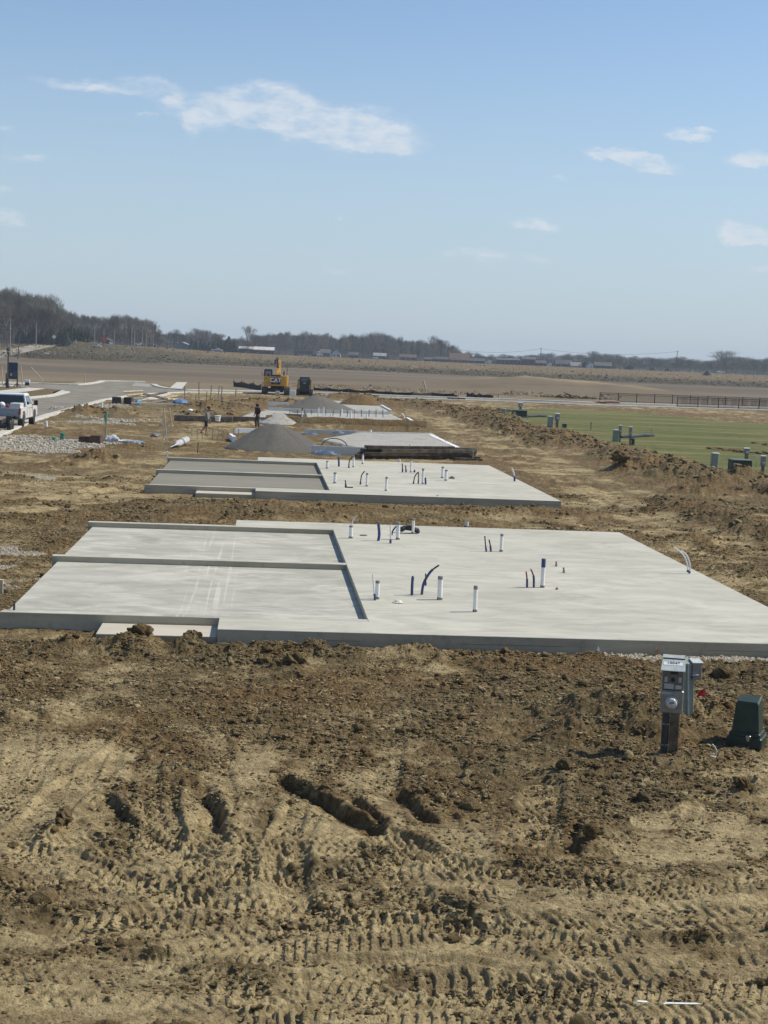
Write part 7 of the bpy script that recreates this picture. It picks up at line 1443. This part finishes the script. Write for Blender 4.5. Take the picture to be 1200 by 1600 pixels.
house(157, 173, 700, 528, 'small blue grey building behind the orange road sign', (.20, .23, .27), R_D, 'gable_end', .7, 1, 'house', 'house')
house(500, 516, 1020, 545.5, 'low grey roofed house behind the lorry cab', W_G, (.16, .16, .15)); house(519, 532, 1030, 546, 'white gabled house behind the parked lorry', W_W, R_D, 'gable_end', .55, 2); house(545, 560, 1030, 550, 'small dark house to the side of the white gabled one', W_T, R_D); house(584, 603, 1020, 551.5, 'long low building with a pale roof below the long wood', W_T, (.40, .42, .42), eave=.6, cat='building')
house(625, 650, 1030, 553.5, 'low brown roofed house under the long wood', W_G, (.14, .11, .09)); house(663, 678, 1020, 558, 'dark house with pale porch posts at the end of the long wood', (.10, .11, .13), R_D, win=4); house(680, 703, 1020, 557.5, 'long dark house joining the big brown roof', (.12, .13, .15), R_D, win=4)
house(703, 733, 960, 552, 'house under a big steep brown roof, tallest roof of the far row', W_T, R_B, 'gable_side', .32, 2); house(733, 757, 1000, 560, 'blue grey house beside the big brown roof', (.13, .15, .19), (.10, .11, .13)); house(758, 772, 1000, 561, 'white gabled house with two small peaks among grey houses', W_W, (.17, .18, .20), 'gable_end', .5, 2)
house(775, 796, 1000, 559.5, 'grey two storey house beyond the lone bush', (.20, .21, .23), (.15, .16, .17), eave=.78, win=3); house(795.5, 815, 1003, 560, 'grey house joined to its grey twin by a common wall line', (.23, .235, .245), (.16, .16, .17), eave=.8); house(815, 836, 990, 557.5, 'taller house with a reddish wall', (.22, .13, .12), (.13, .13, .14), eave=.75, win=2)
house(836, 853, 1000, 563, 'low slate coloured house next to the tall pole', (.16, .17, .19), (.12, .125, .13)); house(855, 864, 990, 565, 'small white gable next to the tall pole', W_W, R_D, 'gable_end', .5, 1); house(868, 893, 1000, 562, 'wide dark roofed house after the small white gable', (.20, .21, .23), (.105, .11, .12), eave=.45)
house(892, 907, 985, 566, 'low house with a pale grey roof', (.35, .36, .36), (.30, .31, .32), eave=.35, win=1); house(907, 918, 1000, 564.5, 'narrow dark gabled house', (.15, .15, .17), R_D, 'gable_end', .5, 1); house(917, 929, 990, 565, 'house with a white pointed gable facing the field', (.60, .60, .60), (.17, .18, .2), 'gable_end', .45, 1); house(929, 955, 1000, 566, 'long brown grey house, last of the far row', (.17, .15, .15), (.13, .125, .13), eave=.5)
house(978, 988, 1010, 569, 'small pale house among brush past the far row', (.25, .24, .24), R_D, 'gable_end', .5, 1)

# ------------------------------------------------------------------ poles, wires, signs, far vehicles
M_POLE = mat('pole_wood', (.30, .27, .23), .85, .12, 2); M_POLED = mat('pole_dark', (.10, .09, .085), .85, .12, 2)
def pole(px, D, ty, label, group=None, arm=True, lean=0., m=None, r=.2, by=None):
    P = on_ground(px, D); q = proj(P[0], P[1], P[2])[1]; h = (q-ty)*D/FPX; e = empty('utility_pole', P, label, 'utility pole', group, rot=(0, lean, 0))
    MB().tube([(0, 0, -.3), (0, 0, h)], r, 8, r2=r*.7).build('pole_shaft', m or M_POLE, e)
    if arm: MB().box((0, 0, h-.8), (2.6, .14, .16)).build('crossarm', m or M_POLE, e)
    return P+np.array([0, 0, h-.7])
def wire(a, b, sag, label, r=.05):
    a = np.array(a); b = np.array(b); n = 16; tag(MB().tube([tuple((b-a)*k/n-np.array([0, 0, sag*4*(k/n)*(1-k/n)])) for k in range(n+1)], r, 4).build('power_line', M_POLED, loc=a), label, 'wire')
pA = pole(15.5, 590, 498, 'tall pale utility pole with a crossarm by the old road bend', r=.26); pB = pole(11, 600, 512, 'darker utility pole just behind the tall pale one', m=M_POLED); pC = pole(28, 540, 521, 'leaning dark pole with a pale top below the old road', lean=.06, arm=False, m=M_POLED); pole(56, 620, 504, 'slim pale pole at the edge of the hill wood', arm=False)
for k, (dz, dl) in enumerate(((0, 12), (-2.2, 9), (-4.5, 5))): wire(pA+np.array([0, 0, dz]), pA+np.array([-30, -120, dl*1.]), 1.5, ['upper wire sagging from the tall pale pole', 'middle wire sagging from the tall pale pole', 'lower wire sagging from the tall pale pole'][k], .06)
wire(pA+np.array([0, 0, -4]), pA+np.array([7.5, 0, -3.6]), .1, 'short service wire beside the tall pale pole', .05)
GP = 'tall pale poles before the lower wood'
for px, ty, lab in ((147, 511, 'first tall pole of the row before the lower wood'), (161.5, 513, 'pole rising behind the small blue grey building'), (178, 516, 'thick pale pole between the orange sign and the middle poles'), (205, 511, 'tallest pale pole in the middle of the row'), (209.5, 517, 'slim pole close behind the tallest pale one'), (222, 517, 'pale pole after the tallest one of the row'), (228, 519, 'slim pole near the end of the row'), (235, 522, 'one of two close poles at the end of the row, bare top'), (238.5, 522, 'last pole of the row before the grey shed')):
    pole(px, 720, ty, lab, GP, arm=False, r=.22)
q1 = pole(845, 1080, 543.5, 'tall dark pole standing above the far houses', m=M_POLED, r=.3); q2 = pole(1058, 1080, 548, 'tall dark pole above the thin tree line beyond the fence', m=M_POLED, r=.3); wire(q1, q2, 3, 'long wire between the two tall dark far poles', .07); q0 = np.array(atD(700, 543, 1080)); wire(q0, q1, 3, 'long wire from the long wood to the tall dark far pole', .07)
def roadsign(px, D, ty, s, m, label):
    P = on_ground(px, D); q = proj(P[0], P[1], P[2])[1]; h = (q-ty)*D/FPX; e = empty('road_sign', P, label, 'road sign', rz=-_y); MB().tube([(0, 0, -.2), (0, 0, h)], .08, 6).build('sign_post', M_POLE, e); MB().box((0, -.1, 0), (s, .05, s), ry=R(45)).build('sign_plate', m, e, loc=(0, 0, h-s*.6))
roadsign(84, 640, 523.5, 1.3, M_WHITE, 'pale diamond sign at the crest of the old road'); roadsign(162.5, 660, 525.5, 2.1, mat('sign_orange', (.62, .11, .06), .5, .1, 1), 'orange diamond sign before the small blue grey building')
P = on_ground(118, 655); tag(MB().box((0, 0, .9), (.5, .4, 1.9), bev=.05).box((0, -.1, 2.0), (.6, .5, .2)).build('roadside_box', M_KERB, loc=P), 'small grey box at the crest of the old road', 'box')
def far_car(px, D, w, label, col, kind='car', rz=0., name='car', by=None):
    P = on_ground(px, D); e = empty(name, P+np.array([0, 0, .05]), label, kind, rz=-_y+rz); k = w/4.6; m = mat('car_%d' % int(col[0]*1000+col[2]*100), col, .35, .05, 1, coat=.4)
    pr = [(-2.3, .4), (-2.3, .95), (-1.6, 1.02), (-1.0, 1.5), (.6, 1.52), (1.2, 1.05), (2.2, .9), (2.3, .4)] if kind != 'pickup' else [(-2.6, .5), (-2.6, 1.05), (-.6, 1.08), (-.45, 1.7), (.8, 1.72), (1.3, 1.15), (2.4, 1.0), (2.5, .5)]
    MB().side(pr, 'y', -.9, .9).build('body', m, e); MB().box((-.2 if kind != 'pickup' else .2, -.91, 1.27), (1.3 if kind != 'pickup' else .9, .04, .3)).build('side_window', M_DARK, e)
    for x in (-1.4, 1.45): MB().lathe([(.34, -.1), (.34, .1)], 14).build('wheel', M_BLACK, e, loc=(x, -.86, .34), rot=(R(90), 0, 0)); MB().lathe([(.34, -.1), (.34, .1)], 14).build('wheel', M_BLACK, e, loc=(x, .86, .34), rot=(R(90), 0, 0))
    e.scale = (k,)*3; return e
far_car(339, 930, 6.0, 'white pickup parked before the evergreens', (.8, .8, .8), 'pickup', name='pickup_truck'); far_car(587.5, 1000, 4.6, 'white car below the long wood', (.8, .8, .8)); far_car(1128, 1000, 5.2, 'white car passing beyond the fence before the thin tree line', (.8, .8, .8)); far_car(151, 650, 3.6, 'white car on the far road by the first tall pole', (.75, .75, .74)); far_car(217, 720, 4.4, 'white car on the far road below the tallest pole', (.78, .78, .78)); far_car(237, 725, 4.2, 'dark grey car on the far road at the end of the pole row', (.10, .10, .11))
def lorry():
    P = on_ground(482, 985); e = empty('lorry', P+np.array([0, 0, .05]), 'parked lorry with a long dark trailer and white cab before the long wood', 'lorry', rz=-_y)
    MB().box((-3.2, 0, 2.5), (12.5, 2.4, 1.9), bev=.1).box((-3.2, 0, 1.3), (12.0, 1.2, .3)).build('trailer', mat('trailer_grey', (.10, .105, .11), .5, .2, 1), e)
    MB().side([(5.2, .7), (5.2, 3.3), (6.6, 3.5), (6.9, 2.2), (8.8, 1.9), (9.0, .7)], 'y', -1.15, 1.15).build('cab', M_WHITE, e); MB().box((6.2, -1.16, 2.6), (.9, .05, .7)).build('side_window', M_DARK, e); MB().box((4.1, 0, 1.0), (2.4, 1.8, .5)).build('chassis', M_MBLK, e)
    for x in (-8.6, -7.4, 3.2, 4.4, 8.0):
        for s in (-1, 1): MB().lathe([(.52, -.18), (.52, .18)], 14).build('wheel', M_BLACK, e, loc=(x, s*1.0, .52), rot=(R(90), 0, 0))
lorry()
tag(MB().box((0, 0, .3), (1.6, .8, .5), bev=.1).build('white_tank', M_WHITE, loc=on_ground(72.5, 600)), 'small white object on the grass beside the old road', 'tank')

# ------------------------------------------------------------------ haze
hz = MB().box((0, 0, 26), (7400, 7400, 60)).build('haze', None); hz['kind'] = 'stuff'; hz['label'] = 'thin pale haze over the whole plain'
hm = bpy.data.materials.new('haze'); hm.use_nodes = True; nt = hm.node_tree
for n in list(nt.nodes): nt.nodes.remove(n)
o_ = nt.nodes.new('ShaderNodeOutputMaterial'); pv = nt.nodes.new('ShaderNodeVolumePrincipled'); pv.inputs['Color'].default_value = (.72, .82, .95, 1); pv.inputs['Density'].default_value = .00019; pv.inputs['Anisotropy'].default_value = .1; nt.links.new(pv.outputs[0], o_.inputs['Volume']); hz.data.materials.append(hm)
